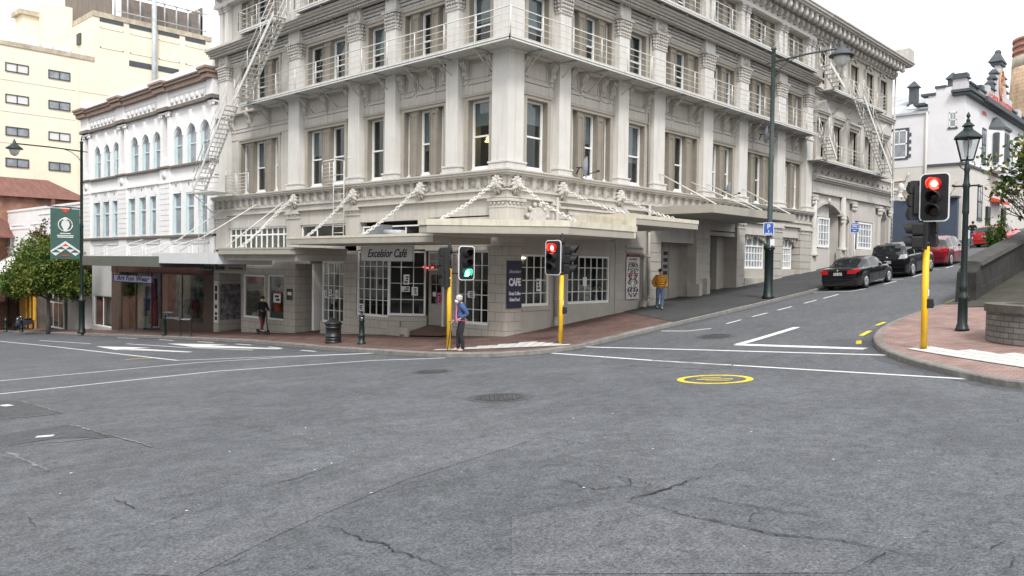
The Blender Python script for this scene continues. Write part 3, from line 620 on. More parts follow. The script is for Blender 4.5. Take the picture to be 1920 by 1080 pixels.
bw, tr, pil, orn = {}, {}, {}, {}
for side, fr, PS, OP in SIDES:
    wl, tp, t2, pl, od, cm, mo = MB(fr), MB(fr), MB(fr), MB(fr), MB(fr), MB(fr), MB(fr)
    for fi, (z0, z1, zb, zt) in enumerate(FLOORS):
        for bi, ops in enumerate(OP):
            a, b = PS[bi][1], PS[bi + 1][0]; t2.g = tp.g = mo.g = (fi, bi)
            e0, e1 = ops[0][0] - .17, ops[-1][1] + .17
            # wall left and right of the window group, and above it
            wl.box(a - .1, e0, WD - .7, WD, zb, z1 + .17); wl.box(e1, b + .1, WD - .7, WD, zb, z1 + .17)
            wl.box(a - .1, b + .1, WD - .7, WD - .001, z1 + .17, zt)
            # window surround: outer moulding, head, piers between the openings with a sunk panel
            t2.box(e0, ops[0][0], WD - .62, WD + .055, zb, z1); t2.box(ops[-1][1], e1, WD - .62, WD + .055, zb, z1)
            t2.box(e0, e1, WD - .62, WD + .055, z1, z1 + .17)
            t2.box(e0 - .05, e1 + .05, WD - .1, WD + .10, z1 + .12, z1 + .19)
            for (p0, p1), (q0, q1) in zip(ops, ops[1:]):
                tp.box(p1, q0, WD - .62, WD - .02, zb, z1)
                tp.box(p1 + .06, p1 + .11, WD - .03, WD + .012, zb + .12, z1 - .22); tp.box(q0 - .11, q0 - .06, WD - .03, WD + .012, zb + .12, z1 - .22)
                tp.box(p1 + .06, q0 - .06, WD - .03, WD + .014, z1 - .22, z1 - .15)
            for p0, p1 in ops: tp.box(p0, p1, WD - .62, WD - .3, zb - .02, z0)
            # reveal lining in taupe
            for p0, p1 in ops:
                tp.box(p0, p0 + .012, WD - .62, WD + .03, z0, z1 - .012); tp.box(p1 - .012, p1, WD - .62, WD + .03, z0, z1 - .012); tp.box(p0, p1, WD - .62, WD + .03, z1 - .012, z1 - .002)
            if fi == 0:                    # spandrel above the first-floor windows: bands, panels and consoles
                wl.box(a, b, WD, WD + .025, 8.70, 9.02); wl.box(a, b, WD, WD + .05, 9.06, 9.12)
                cs = [a + .22] + [(p1 + q0) / 2 for (p0, p1), (q0, q1) in zip(ops, ops[1:])] + [b - .22]
                for c in cs:
                    cm.g = c
                    wl.box(c - .10, c + .10, WD, WD + .04, 8.70, 9.94)
                    prof = [(0.0, 9.93), (.30, 9.93), (.33, 9.84), (.27, 9.74), (.20, 9.68), (.17, 9.56), (.20, 9.48), (.17, 9.38), (.10, 9.33), (.10, 9.26), (.05, 9.22), (0, 9.22)]
                    n = len(prof)
                    for w0, w1, dd in ((-.11, -.045, 0), (-.02, .02, .012), (.045, .11, 0)):
                        cm.hexa([(c + w0, WD + u * (1 + dd), z) for u, z in prof], [(c + w1, WD + u * (1 + dd), z) for u, z in prof])
                    cm.hexa([(c - .10, WD + u * .86, z) for u, z in prof], [(c + .10, WD + u * .86, z) for u, z in prof])
                    cm.box(c - .07, c + .07, WD, WD + .09, 9.08, 9.20)
                for c0, c1 in zip(cs, cs[1:]):
                    x0, x1 = c0 + .2, c1 - .2
                    if x1 - x0 > .2:
                        for u0, u1, v0, v1 in ((x0, x1, 9.78, 9.81), (x0, x1, 9.24, 9.27), (x0, x0 + .03, 9.24, 9.81), (x1 - .03, x1, 9.24, 9.81)): mo.box(u0, u1, WD - .02, WD + .03, v0, v1)
            if fi == 1:                    # stepped mouldings over the second-floor windows
                for k in range(5): mo.box(a - .02, b + .02, WD - .05, WD + .06 + .05 * k, 12.56 + .13 * k, 12.66 + .13 * k)
                mo.box(a, b, WD - .05, WD + .04, 12.45, 12.56)
            if fi == 2: mo.box(a, b, WD - .05, WD + .08, 15.86, 15.98)
        # pilasters
    for i, (a, b) in enumerate(PS):
        e = 0 if i == 0 else None
        o = 0.0
        if i == 0 and side == 'R': continue
        pl.g = od.g = i
        def pbox(z0, z1, grow, a=a, b=b, i=i):
            if i == 0:                     # corner pier is shared by both fronts
                pl.fr = None; g = grow; pl.box(-g, PRs[0][1] + g, -g, PLs[0][1] + g, z0, z1); pl.fr = fr
            else: pl.box(a - grow, b + grow, WD - .6, grow, z0, z1)
        pbox(5.83, 6.06, .07); pbox(6.06, 6.12, .10); pbox(6.12, 9.93, 0); pbox(9.93, 10.02, .05)
        pbox(10.06, 11.83, -.01); pbox(11.83, 11.89, .03)
        # leafy capital: rows of small tongues
        if i == 0: od.fr = None
        def leafrow(z, h, g):
            if i == 0:
                x1, y1 = PRs[0][1], PLs[0][1]; k = 5
                od.box(-g * .5, x1 + g * .5, -g * .5, y1 + g * .5, z, z + h)
                for t in range(k):
                    u = (t + .5) / k
                    for cx, cy in ((u * x1, -g), (-g, u * y1)): od.ball((cx, cy, z + h * .45), (.06, .06, h * .5), 6, 4)
            else:
                k = 5; od.box(a - g * .4, b + g * .4, WD - .1, g * .5, z, z + h)
                for t in range(k): od.ball((a + (b - a) * (t + .5) / k, g * .6, z + h * .42), (.055, .07, h * .52), 6, 4)
                for t in range(2):
                    for q in (a - g * .6, b + g * .6): od.ball((q, -.08 - .14 * t, z + h * .42), (.06, .055, h * .52), 6, 4)
        for t in range(4): leafrow(11.89 + .14 * t, .13, .05 + .03 * t)
        od.fr = fr
        def obox(z0, z1, grow, mbx=od):
            if i == 0: mbx.fr = None; mbx.box(-grow, PRs[0][1] + grow, -grow, PLs[0][1] + grow, z0, z1); mbx.fr = fr
            else: mbx.box(a - grow, b + grow, WD - .5, grow, z0, z1)
        obox(12.45, 12.54, .14); obox(12.54, 13.14, .02, pl)
        if i in (3, 5):                    # shell antefix over some capitals
            c = (a + b) / 2
            od.hexa([(c + .36 * math.cos(t * math.pi / 10), .02, 12.56 + .46 * math.sin(t * math.pi / 10)) for t in range(11)], [(c + .30 * math.cos(t * math.pi / 10), .10, 12.56 + .40 * math.sin(t * math.pi / 10)) for t in range(11)])
            for t in range(1, 10, 2): od.tube([(c, .1, 12.6), (c + .3 * math.cos(t * math.pi / 10), .12, 12.56 + .38 * math.sin(t * math.pi / 10))], .025, 5)
        # third floor: slim paired pilasters
        if i == 0:
            pl.g = 50; pl.fr = None; pl.box(0, .8, 0, .78, 13.45, 15.3); pl.fr = fr
        else:
            c = (a + b) / 2
            for q in (-.28, .28):
                pl.g = od.g = 60 + i + q
                pl.box(c + q - .17, c + q + .17, WD - .4, -.02, 13.5, 15.32); od.box(c + q - .20, c + q + .20, WD - .3, .03, 15.32, 15.40)
                od.box(c + q - .19, c + q + .19, WD - .3, .02, 15.40, 15.58); od.box(c + q - .23, c + q + .23, WD - .3, .07, 15.58, 15.68)
                for t in range(3): od.ball((c + q - .13 + .13 * t, .03, 15.49), (.05, .05, .08), 6, 4)
            wl.box(a - .05, b + .05, WD - .6, WD + .03, 13.45, 15.9)
    n = {'L': 'left', 'R': 'right'}[side]
    wl.build('wall', M['wall'], CB); t2.split('window_surround', M['taupe2'], CB); tp.split('window_reveal', M['taupe'], CB)
    pl.split('pilaster', M['pil'], CB); od.split('capital', M['orn'], CB); cm.split('console_bracket', M['orn'], CB); mo.split('moulding', M['orn'], CB)

# ledges, cornices and friezes that wrap the corner
def wrap(mb, z0, z1, d, yl=21.38, xr=25.75, back=.6):
    """one moulding course, mitred round the corner"""
    mb.hexa([(-d, -d, z0), (xr, -d, z0), (xr, back, z0), (back, back, z0), (back, yl, z0), (-d, yl, z0)], [(-d, -d, z1), (xr, -d, z1), (xr, back, z1), (back, back, z1), (back, yl, z1), (-d, yl, z1)])
mb = MB()
wrap(mb, 5.63, 5.70, .10); wrap(mb, 5.70, 5.78, .17); wrap(mb, 5.78, 5.832, .21)
wrap(mb, 5.10, 5.16, .06); wrap(mb, 4.90, 5.10, -.02); wrap(mb, 4.84, 4.90, .05)
wrap(mb, 9.95, 10.05, .02, back=.3)
mb.build('ledge', M['wall'], CB)
mb = MB()
wrap(mb, 13.08, 13.16, .22); wrap(mb, 13.16, 13.26, .34); wrap(mb, 13.26, 13.34, .46); wrap(mb, 13.34, 13.45, .56); mb.build('cornice', M['wall'], CB)
mb = MB()
wrap(mb, 15.68, 15.86, .06); wrap(mb, 15.86, 16.30, 0); wrap(mb, 16.30, 16.38, .10); wrap(mb, 16.75, 16.85, .85); wrap(mb, 16.85, 16.98, .98); wrap(mb, 16.98, 17.07, 1.05)
wrap(mb, 17.07, 17.75, .1, back=.4)
mb.build('cornice', M['pil'], CB)
mb = MB(); dn = MB()                                    # dentils and the big bracket knobs
for fr, ln in ((FL, 21.2), (FR, 25.6)):
    mb.fr = dn.fr = fr; s = 0.1
    while s < ln: dn.box(s, s + .10, .2, .34, 13.03, 13.09); s += .17
    s = 0.3
    while s < ln:
        mb.g = (ln, s); mb.box(s - .14, s + .14, 0, .75, 16.40, 16.75); mb.ball((s, .62, 16.42), (.17, .2, .2), 8, 6); mb.ball((s, .2, 16.15), (.13, .14, .2), 8, 6); mb.box(s - .11, s + .11, 0, .18, 15.95, 16.4); s += .68
mb.split('cornice_bracket', M['orn'], CB); dn.build('dentil_course', M['orn'], CB)['kind'] = 'stuff'
mb = MB(); md = MB()                                   # frieze of blocks and rosettes under the first-floor ledge
for fr, ln in ((FL, 21.3), (FR, 25.7)):
    mb.fr = md.fr = fr; s = 0.12
    md.box(.0, ln, -.3, -.10, 5.16, 5.63)
    md.box(0, ln, -.12, .0, 5.16, 5.205)
    while s < ln - .3:
        mb.g = (ln, s); mb.box(s, s + .19, -.12, .015, 5.205, 5.60); mb.box(s - .015, s + .205, -.12, .05, 5.575, 5.63)
        for q in (.035, .085, .135): mb.box(s + q, s + q + .022, .0, .03, 5.24, 5.56)
        if s + .61 < ln: mb.lathe([(.02, 0), (.115, 0), (.125, .025), (.09, .04), (.05, .035), (.04, .06), (.001, .065)], (s + .40, -.102, 5.40), 12, axis='y'); 
        s += .61
mb.fr = md.fr = None
mb.split('frieze_block', M['orn'], CB); md.build('frieze_panel', M['wall'], CB)

# sash windows: a frame with its own pane, some with a blind
def sash(fr, s0, s1, z0, z1, d, parent, blind=0.0, rail=0.48):
    mb = MB(fr); w_ = s1 - s0; f = min(.065, w_ * .12)
    mb.box(s0, s0 + f, d - .05, d + .04, z0, z1); mb.box(s1 - f, s1, d - .05, d + .04, z0, z1)
    mb.box(s0 + f, s1 - f, d - .05, d + .04, z1 - f, z1); mb.box(s0 + f, s1 - f, d - .05, d + .05, z0, z0 + f * 1.5)
    zr = z0 + (z1 - z0) * rail; mb.box(s0 + f, s1 - f, d - .05, d + .02, zr - .03, zr + .03)
    mb.box(s0 - .0, s1 + .0, d - .05, d + .11, z0 - .06, z0)
    o = mb.build('window', M['white'], parent)
    g = MB(fr); g.box(s0 + f * .5, s1 - f * .5, d - .034, d - .026, z0 + f * .5, z1 - f * .5); g.build('pane', M['glass'], o)
    if blind:
        k = MB(fr); k.box(s0 + f, s1 - f, d - .10, d - .085, z1 - (z1 - z0) * blind, z1); k.build('blind', M['blind'], o)
    return o
rb = random.Random(3)
for side, fr, PS, OP in SIDES:
    for fi, (z0, z1, zb, zt) in enumerate(FLOORS):
        for bi, ops in enumerate(OP):
            for s0, s1 in ops:
                bl = rb.choice([0, 0, .3, .5, .5, .62, 0, .45]) if fi < 2 else rb.choice([0, 0, .4])
                if fi == 0 and bi == 0: bl = .36 if side == 'L' else .33
                sash(fr, s0 + .014, s1 - .014, z0, z1 - .016, WD - .23, CB, bl)
# glowing paper lantern seen in the corner window
la = MB(); la.lathe([(.02, .0), (.20, .01), (.22, .03), (.16, .08), (.17, .14), (.10, .24), (.02, .26)], (0.92, 1.75, 7.0), 14)
tag(la.build('pendant_lamp', M['warmlamp']), 'yellow glowing pendant lamp seen through the corner first-floor window', 'lamp')

# ------------------------------------------------------------------ fire escapes
def railing(mb, pts, h=1.0, rows=4, post=1.7, r=.022, skip=False):
    pts = [Vector(p) for p in pts]
    for a, b in zip(pts, pts[1:]):
        for k in range(rows + 1): mb.tube([a + Vector((0, 0, h * (k + .35) / (rows + .35))), b + Vector((0, 0, h * (k + .35) / (rows + .35)))], r if k == rows else r * .55, 5)
        n = max(1, round((b - a).length / post))
        for k in range(1 if skip else 0, n + 1):
            p = a.lerp(b, k / n); mb.tube([p, p + Vector((0, 0, h))], r, 5)
def flight(mb, a, b, width, side, n, h=.95):
    """steel stair between two points: stringers, open treads, handrails"""
    a, b, sd = Vector(a), Vector(b), Vector(side) * width
    for q in (Vector((0, 0, 0)), sd):
        d = (b - a).normalized(); nrm = Vector((0, 0, 1))
        A0, B0 = a + q, b + q
        mb.hexa([A0 + Vector((0, 0, -.14)), A0 + Vector((0, 0, .09)), A0 + Vector((0, 0, .09)) + Vector(side) * .03, A0 + Vector((0, 0, -.14)) + Vector(side) * .03], [B0 + Vector((0, 0, -.14)), B0 + Vector((0, 0, .09)), B0 + Vector((0, 0, .09)) + Vector(side) * .03, B0 + Vector((0, 0, -.14)) + Vector(side) * .03])
        for hh in (h, h * .5): mb.tube([A0 + Vector((0, 0, hh)), B0 + Vector((0, 0, hh))], .02, 5)
        for t in (0, .33, .66, 1): p = A0.lerp(B0, t); mb.tube([p, p + Vector((0, 0, h))], .018, 5)
    run = Vector((b.x - a.x, b.y - a.y, 0)).normalized()
    for k in range(n):
        p = a.lerp(b, (k + .5) / n); t = .11
        q = [p - run * t, p + run * t, p + run * t + sd, p - run * t + sd]
        mb.hexa([v + Vector((0, 0, -.012)) for v in q], [v + Vector((0, 0, .012)) for v in q])
def gallery(fr, s0, s1, z, d, parent, corner=False, posts=1.7, rail_s0=None, rail_s1=None, d0=.0, endrail=(False, True)):
    dk = MB(fr); rl = MB(fr); br = MB(fr); a0 = -d if corner else s0
    dk.hexa([(s0 if not corner else 0.0, d0, z), (s1, d0, z), (s1, d, z), (a0, d, z)], [(s0 if not corner else 0.0, d0, z + .03), (s1, d0, z + .03), (s1, d, z + .03), (a0, d, z + .03)])
    k = dk.build('deck', M['deck'], parent)
    e = MB(fr); e.hexa([(a0, d - .03, z - .05), (s1, d - .03, z - .05), (s1, d, z - .05), (a0, d, z - .05)], [(a0, d - .03, z + .10), (s1, d - .03, z + .10), (s1, d, z + .10), (a0, d, z + .10)])
    e.build('deck_edge', M['steel'], parent)
    ra = a0 if rail_s0 is None else rail_s0; rb_ = s1 if rail_s1 is None else rail_s1
    P = [(ra, d - .03, z + .05), (rb_, d - .03, z + .05)]
    if endrail[0]: P = [(ra, d0 + .05, z + .05)] + P
    if endrail[1]: P = P + [(rb_, d0 + .05, z + .05)]
    railing(rl, [(p[0], p[1], p[2]) for p in P], 1.0, 4, posts, skip=corner and fr is FR); rl.build('railing', M['steel'], parent)
    s = s0 + 1.0
    while s < s1 - .2:
        br.g = s
        br.hexa([(s - .03, d0, z - .06), (s + .03, d0, z - .06), (s + .03, d - .02, z - .06), (s - .03, d - .02, z - .06)], [(s - .03, d0, z), (s + .03, d0, z), (s + .03, d - .02, z), (s - .03, d - .02, z)])
        br.tube([(s, d - .1, z - .05), (s, WD + .02, z - .75)], .022, 5); s += 1.9
    br.split('bracket', M['deck'], parent)
D_ = .80
fe = MB(); fe.box(-.4, -.36, 16.5, 16.54, 9.9, 10.0); fe = fe.build('fire_escape', M['steel'], CB)
gallery(FL, 0.0, 17.2, 10.02, D_, fe, corner=True, endrail=(False, True))
gallery(FR, 0.0, 24.6, 10.02, D_, fe, corner=True, endrail=(False, False))
gallery(FL, 0.0, 12.4, 13.52, D_, fe, corner=True, endrail=(False, True))
gallery(FL, 13.9, 17.4, 13.52, D_, fe, endrail=(True, True))
gallery(FR, 0.0, 24.4, 13.52, D_, fe, corner=True, endrail=(False, False))
mb = MB(); flight(mb, (-.05 - D_, 12.9, 13.45), (-.05 - D_, 16.4, 10.12), .62, (-1, 0, 0), 17)
flight(mb, (-.08 - D_, 17.15, 10.05), (-.08 - D_, 20.6, 6.02), .62, (-1, 0, 0), 20); mb.build('stair', M['steel'], fe)
# small landing and bars at the stair foot
mb = MB(); mb.box(-1.5, -.2, 18.6, 21.3, 5.93, 5.99)
railing(mb, [(-.25, 18.6, 5.98), (-.25 - .5, 18.6, 5.98)], 1.0, 4); railing(mb, [(-.75, 16.4, 5.9), (-.75, 18.6, 5.9)], .85, 5, 1.0)
mb.tube([(-1.45, 20.9, 6.0), (-.2, 20.9, 4.9)], .025, 5); mb.tube([(-.9, 21.2, 6), (-.9, 21.2, 2.9)], .02, 5); mb.tube([(-.6, 21.2, 6), (-.6, 21.2, 2.9)], .02, 5)
for k in range(10): mb.tube([(-.9, 21.2, 3.0 + .3 * k), (-.6, 21.2, 3.0 + .3 * k)], .014, 5)
mb.build('landing', M['steel'], fe)
mb = MB(); x = -.55                                    # upright ladder from canopy to ledge, with a cage gate
for y in (8.85, 9.6): mb.tube([(x, y, 3.6), (x, y, 6.72), (x + .12, y, 6.86), (x + .5, y, 6.86)] if y > 9 else [(x, y, 3.6), (x, y, 6.72), (x + .10, y - .1, 6.86), (x + .1, y - .35, 6.84)], .026, 6)
for k in range(10): mb.tube([(x, 8.85, 3.75 + .27 * k), (x, 9.6, 3.75 + .27 * k)], .016, 5)
for k in range(6): mb.tube([(x, 9.6, 5.86 + .17 * k), (x, 10.45, 5.84 + .17 * k)], .014, 5)
for y in (9.9, 10.45): mb.tube([(x, y, 5.84), (x, y, 6.75)], .018, 5)
mb.tube([(x, 9.6, 6.85), (x, 10.35, 6.83), (x, 10.45, 6.7)], .024, 6)
mb.build('ladder', M['steel'], fe)

# ------------------------------------------------------------------ zone between canopy and ledge
for side, fr, PS in (('L', FL, [(-.02, .80), (8.62, 9.5), (13.2, 14.2), (19.95, 21.1)]), ('R', FR, [(0, .85), (2.45, 2.75), (6.4, 7.1), (8.93, 9.79), (12.76, 14.02), (16.71, 17.52), (20.79, 21.9), (24.22, 25.7)])):
    wl, od = MB(fr), MB(fr); ln = LEN[side]
    wl.box(.1, ln, WD - .2, -.1, 4.20 if side == 'L' else 4.25, 4.84)
    for a, b in PS:
        if side == 'R' and a < .1: continue
        zz = 3.0; od.g = a
        if a < .1:
            od.fr = None; od.box(-.03, .86, -.03, .82, 3.3, 4.5); od.box(-.09, .92, -.09, .88, 4.72, 4.82); od.box(-.05, .88, -.05, .84, 4.5, 4.56); od.box(-.02, .85, -.02, .81, 4.56, 4.72)
            for t in range(4): od.ball((-.05, .12 + .2 * t, 4.64), .05, 6, 4); od.ball((.12 + .2 * t, -.05, 4.64), .05, 6, 4)
            od.fr = fr
        else:
            od.box(a, b, WD - .2, 0, zz, 4.5); od.box(a - .04, b + .04, WD, .05, 4.5, 4.55); od.box(a, b, WD, .01, 4.55, 4.70); od.box(a - .07, b + .07, WD, .09, 4.70, 4.79); od.box(a - .04, b + .04, WD, .06, 4.79, 4.84)
            for t in range(3): od.ball((a + (b - a) * (t + .5) / 3, .02, 4.63), (.06, .05, .05), 6, 4)
    wl.build('wall', M['wall'], CB); od.split('pier', M['wall'], CB)
# left: strip windows over the dress shop, dark glazing over the cafe
def gridwin(fr, s0, s1, z0, z1, d, nx, nz_, parent, frame=.07, bar=.025, glass='shopglass', fm='white', name='shop_window', rows=None, back=None):
    mb = MB(fr); mb.box(s0, s0 + frame, d - .04, d + .05, z0, z1); mb.box(s1 - frame, s1, d - .04, d + .05, z0, z1)
    mb.box(s0 + frame, s1 - frame, d - .04, d + .05, z1 - frame, z1); mb.box(s0 + frame, s1 - frame, d - .04, d + .07, z0, z0 + frame * 1.3)
    for i in range(1, nx): x = s0 + (s1 - s0) * i / nx; mb.box(x - bar / 2, x + bar / 2, d - .02, d + .025, z0 + frame, z1 - frame)
    zs = rows or [z0 + (z1 - z0) * j / nz_ for j in range(1, nz_)]
    for z in zs: mb.box(s0 + frame, s1 - frame, d - .019, d + .022, z - bar / 2, z + bar / 2)
    o = mb.build(name, M[fm], parent)
    g = MB(fr); g.box(s0 + frame * .5, s1 - frame * .5, d - .012, d - .005, z0 + frame * .5, z1 - frame * .5); g.build('pane', M[glass], o)
    if back:
        c = MB(fr); c.box(s0 + .05, s1 - .05, d - .22, d - .18, z0, z1); c.build('curtain', M[back], o)
    return o
gridwin(FL, 14.25, 19.9, 3.12, 4.18, -.22, 11, 2, CB, .06, .075, rows=[3.82], back='curtain')
gridwin(FL, 9.55, 13.15, 3.45, 4.18, -.22, 3, 1, CB, .05, .05, back=None)
gridwin(FL, 4.3, 8.5, 3.45, 4.02, -.22, 3, 1, CB, .05, .05)
mb = MB(FL); mb.box(.85, 4.3, WD, -.1, 3.3, 4.25); mb.box(14.2, 19.9, WD, -.11, 4.18, 4.25); mb.split('wall', M['wall'], CB)
mb = MB(FR)
mb.box(.85, 9.0, WD - .15, -.12, 3.2, 4.25); mb.box(9.0, 14.04, WD - .15, -.12, 3.6, 4.25); mb.box(14.04, 16.7, WD - .15, -.12, 4.05, 4.25); mb.box(2.75, 12.7, -.15, .06, 4.62, 4.70); mb.box(3.4, 8.9, -.2, .0, 4.40, 4.60)
mb.build('wall', M['wall'], CB)
mb = MB(FR)                                            # arched cartouche above the right cafe window
mb.hexa([(1.1, -.14, 4.0), (2.14, -.14, 4.0), (2.0, -.14, 4.3), (1.24, -.14, 4.3)], [(1.1, -.02, 4.0), (2.14, -.02, 4.0), (2.0, -.02, 4.3), (1.24, -.02, 4.3)])
for r_, dd in ((.50, .03), (.40, .07), (.28, .04)):
    mb.hexa([(1.62 + r_ * math.cos(t * math.pi / 12), -.14, 4.12 + r_ * math.sin(t * math.pi / 12)) for t in range(13)], [(1.62 + r_ * .93 * math.cos(t * math.pi / 12), dd, 4.12 + r_ * .93 * math.sin(t * math.pi / 12)) for t in range(13)])
for t in range(1, 12, 2): mb.ball((1.62 + .56 * math.cos(t * math.pi / 12), .0, 4.12 + .56 * math.sin(t * math.pi / 12)), .09, 7, 5)
mb.build('carved_ornament', M['orn'], CB)
mb = MB(FR); mb.box(4.9, 8.85, -.10, -.05, 4.24, 4.38); mb.build('dark_transom', M['soffdark'], CB)

# lion heads and hanging chains that carry the canopies
def lion(fr, s, z):
    mb = MB(fr); d = .02
    mb.lathe([(.02, 0), (.27, 0), (.29, .05), (.24, .10), (.05, .12)], (s, d - .12, z), 12, axis='y')
    for k in range(22):
        a = 2 * math.pi * k / 22; q = .9 + .2 * (k % 2)
        mb.tube([(s + .10 * math.cos(a), d + .14, z + .12 * math.sin(a)), (s + .20 * q * math.cos(a), d + .10, z - .01 + .24 * q * math.sin(a)), (s + .27 * q * math.cos(a + .12), d - .02, z - .05 + .32 * q * math.sin(a + .1))], [.04, .05, .022], 5)
    mb.ball((s, d + .12, z), (.15, .12, .18), 10, 7); mb.ball((s, d + .23, z - .07), (.085, .085, .085), 8, 6); mb.ball((s, d + .27, z - .03), (.04, .05, .035), 6, 4)
    for q in (-.06, .06): mb.ball((s + q, d + .21, z + .06), (.035, .03, .03), 6, 4); mb.ball((s + q * 2.2, d + .1, z + .17), (.045, .04, .055), 6, 4)
    mb.ball((s, d + .2, z - .17), (.05, .05, .05), 6, 4)
    return mb.build('lion_head', M['orn'], CB)
def chain(a, b, parent, link=.19):
    a, b = Vector(a), Vector(b); d = (b - a); n = int(d.length / (link * .72)); d.normalize(); mb = MB()
    s1 = d.cross(Vector((0, 0, 1))).normalized(); s2 = d.cross(s1)
    for k in range(n + 1):
        c = a.lerp(b, k / n) - Vector((0, 0, .10 * math.sin(math.pi * k / n))); sd = s1 if k % 2 else s2; N = 10; pts = []
        for i in range(N + 1):
            t = 2 * math.pi * i / N; pts.append(c + d * (link * .5 * math.cos(t)) + sd * (.055 * math.sin(t)))
        mb.tube(pts, .0185, 5, cap=False)
    return mb.build('chain', M['chainp'], parent)
for s in (0.42, 4.5, 8.85, 13.45): lion(FL, s, 5.34)
for s in (0.42, 2.95, 6.62): lion(FR, s, 5.32)
# ------------------------------------------------------------------ ground floor of the corner building
M['block'] = brickmat('painted_block_wall', (0.46, 0.425, 0.375), (0.43, 0.40, 0.355), (0.20, 0.185, 0.16), 0.66, 0.33, 'w', 0.8, 0.010, var=0.12, bump=0.4)
M['gdoor'] = mat('grey_door_paint', (0.34, 0.32, 0.28), 0.6, 0.08, 3.0)
M['floor'] = mat('entrance_tiles', (0.12, 0.075, 0.06), 0.8, 0.3, 4)
def zb(fr, s): p = fr(s, 0, 0); return gz(p[0], p[1])
mb = MB(FL)
mb.box(8.70, 9.62, -.5, 0, -1.6, 3.3); mb.box(13.42, 14.42, -1.0, 0, -1.6, 3.1)
mb.box(14.42, 18.36, -.30, 0, -1.6, -.30); mb.box(9.62, 11.36, -.30, 0, -1.6, -.14); mb.box(15.92, 16.2, -.25, -.02, -.3, 1.88); mb.box(18.28, 18.40, -1.2, .004, -1.6, 1.88)
mb.box(14.42, 20.9, -.3, -.01, 1.88, 3.12); mb.box(9.62, 13.42, -.3, -.015, 2.55, 3.44); mb.box(6.53, 8.70, -.30, 0, -1.6, .30); mb.box(4.3, 8.7, -.3, -.02, 3.05, 3.44)
mb.box(20.80, 21.38, -1.3, 0, -1.8, 3.1); mb.box(.82, 2.56, -.3, 0, -1, .33); mb.box(.82, 4.3, -.3, -.02, 2.99, 3.44)
mb.box(2.56, 2.72, -1.25, .0, -.6, 3.0)
mb.fr = None
mb.box(0, .80, 0, .84, -.8, 3.32); mb.box(-.03, .84, -.03, .88, 3.10, 3.3)
mb.hexa([(.02, 6.55, -1), (.92, 5.22, -1), (1.1, 5.3, -1), (.3, 6.6, -1)], [(.02, 6.55, .40), (.92, 5.22, .40), (1.1, 5.3, .40), (.3, 6.6, .40)])
mb.split('block_wall', M['block'], CB)
mb = MB()                                              # recess walls and floors, drawn in from the front
mb.box(.0, 1.3, 12.22, 13.42, 2.42, 2.56); mb.box(1.25, 1.34, 18.4, 20.8, -1.4, 3.1); mb.box(1.25, 1.34, 11.3, 13.42, -1, 2.6)
mb.box(.98, 1.3, 2.6, 5.2, 2.45, 3.0)
mb.split('recess_wall', M['gwall'], CB)
mb = MB(); mb.hexa([(0, 11.4, gz(0, 11.4)), (1.3, 11.4, gz(0, 11.4)), (1.3, 13.4, gz(0, 13.4)), (0, 13.4, gz(0, 13.4))], [(0, 11.4, gz(0, 11.4) + .03), (1.3, 11.4, gz(0, 11.4) + .05), (1.3, 13.4, gz(0, 13.4) + .05), (0, 13.4, gz(0, 13.4) + .03)])
mb.hexa([(-.5, 2.7, gz(0, 2.7) + .02), (1.0, 2.7, .02), (1.0, 5.2, .02), (-.5, 5.2, gz(0, 5.2) + .02)], [(-.5, 2.7, gz(0, 2.7) + .03), (1.0, 2.7, .05), (1.0, 5.2, .05), (-.5, 5.2, gz(0, 5.2) + .03)])
mb.split('entrance_floor', M['floor'], CB)
mb = MB(); mb.hexa([(-.55, 4.6, gz(0, 4.6) - .1), (-.45, 4.6, gz(0, 4.6) - .1), (.0, 6.5, gz(0, 6.5) - .1), (-.10, 6.5, gz(0, 6.5) - .1)], [(-.55, 4.6, .0), (-.45, 4.6, .0), (.0, 6.5, .0), (-.10, 6.5, .0)])
mb.build('ramp_kerb', M['gwall'], CB)

# windows and doors, left front
gridwin(FL, .86, 2.56, .33, 2.99, -.12, 4, 5, CB)
gridwin(FL, 6.56, 8.68, .30, 3.0, -.10, 5, 5, CB, rows=[.98, 1.42, 1.88, 2.36])
gridwin(FL, 9.64, 11.34, -.14, 2.55, -.14, 4, 5, CB)
gridwin(FL, 14.44, 15.92, -.28, 1.86, -.10, 1, 1, CB, frame=.06); gridwin(FL, 16.2, 18.28, -.34, 1.86, -.10, 1, 1, CB, frame=.10)
def LD(a, b):                                          # a plan direction frame: s runs from a to b, d out to the left of travel
    a, b = Vector(a), Vector(b); u = (b - a).normalized(); n = Vector((-u.y, u.x)); n = -n
    return lambda s, d, z: (a.x + u.x * s + n.x * d, a.y + u.y * s + n.y * d, z)
fa = LD((.92, 5.22), (.02, 6.55))
fa2 = lambda s, d, z: (fa(s, -d, z))
gridwin(fa2, 0.04, 1.58, .40, 3.0, .0, 3, 4, CB)
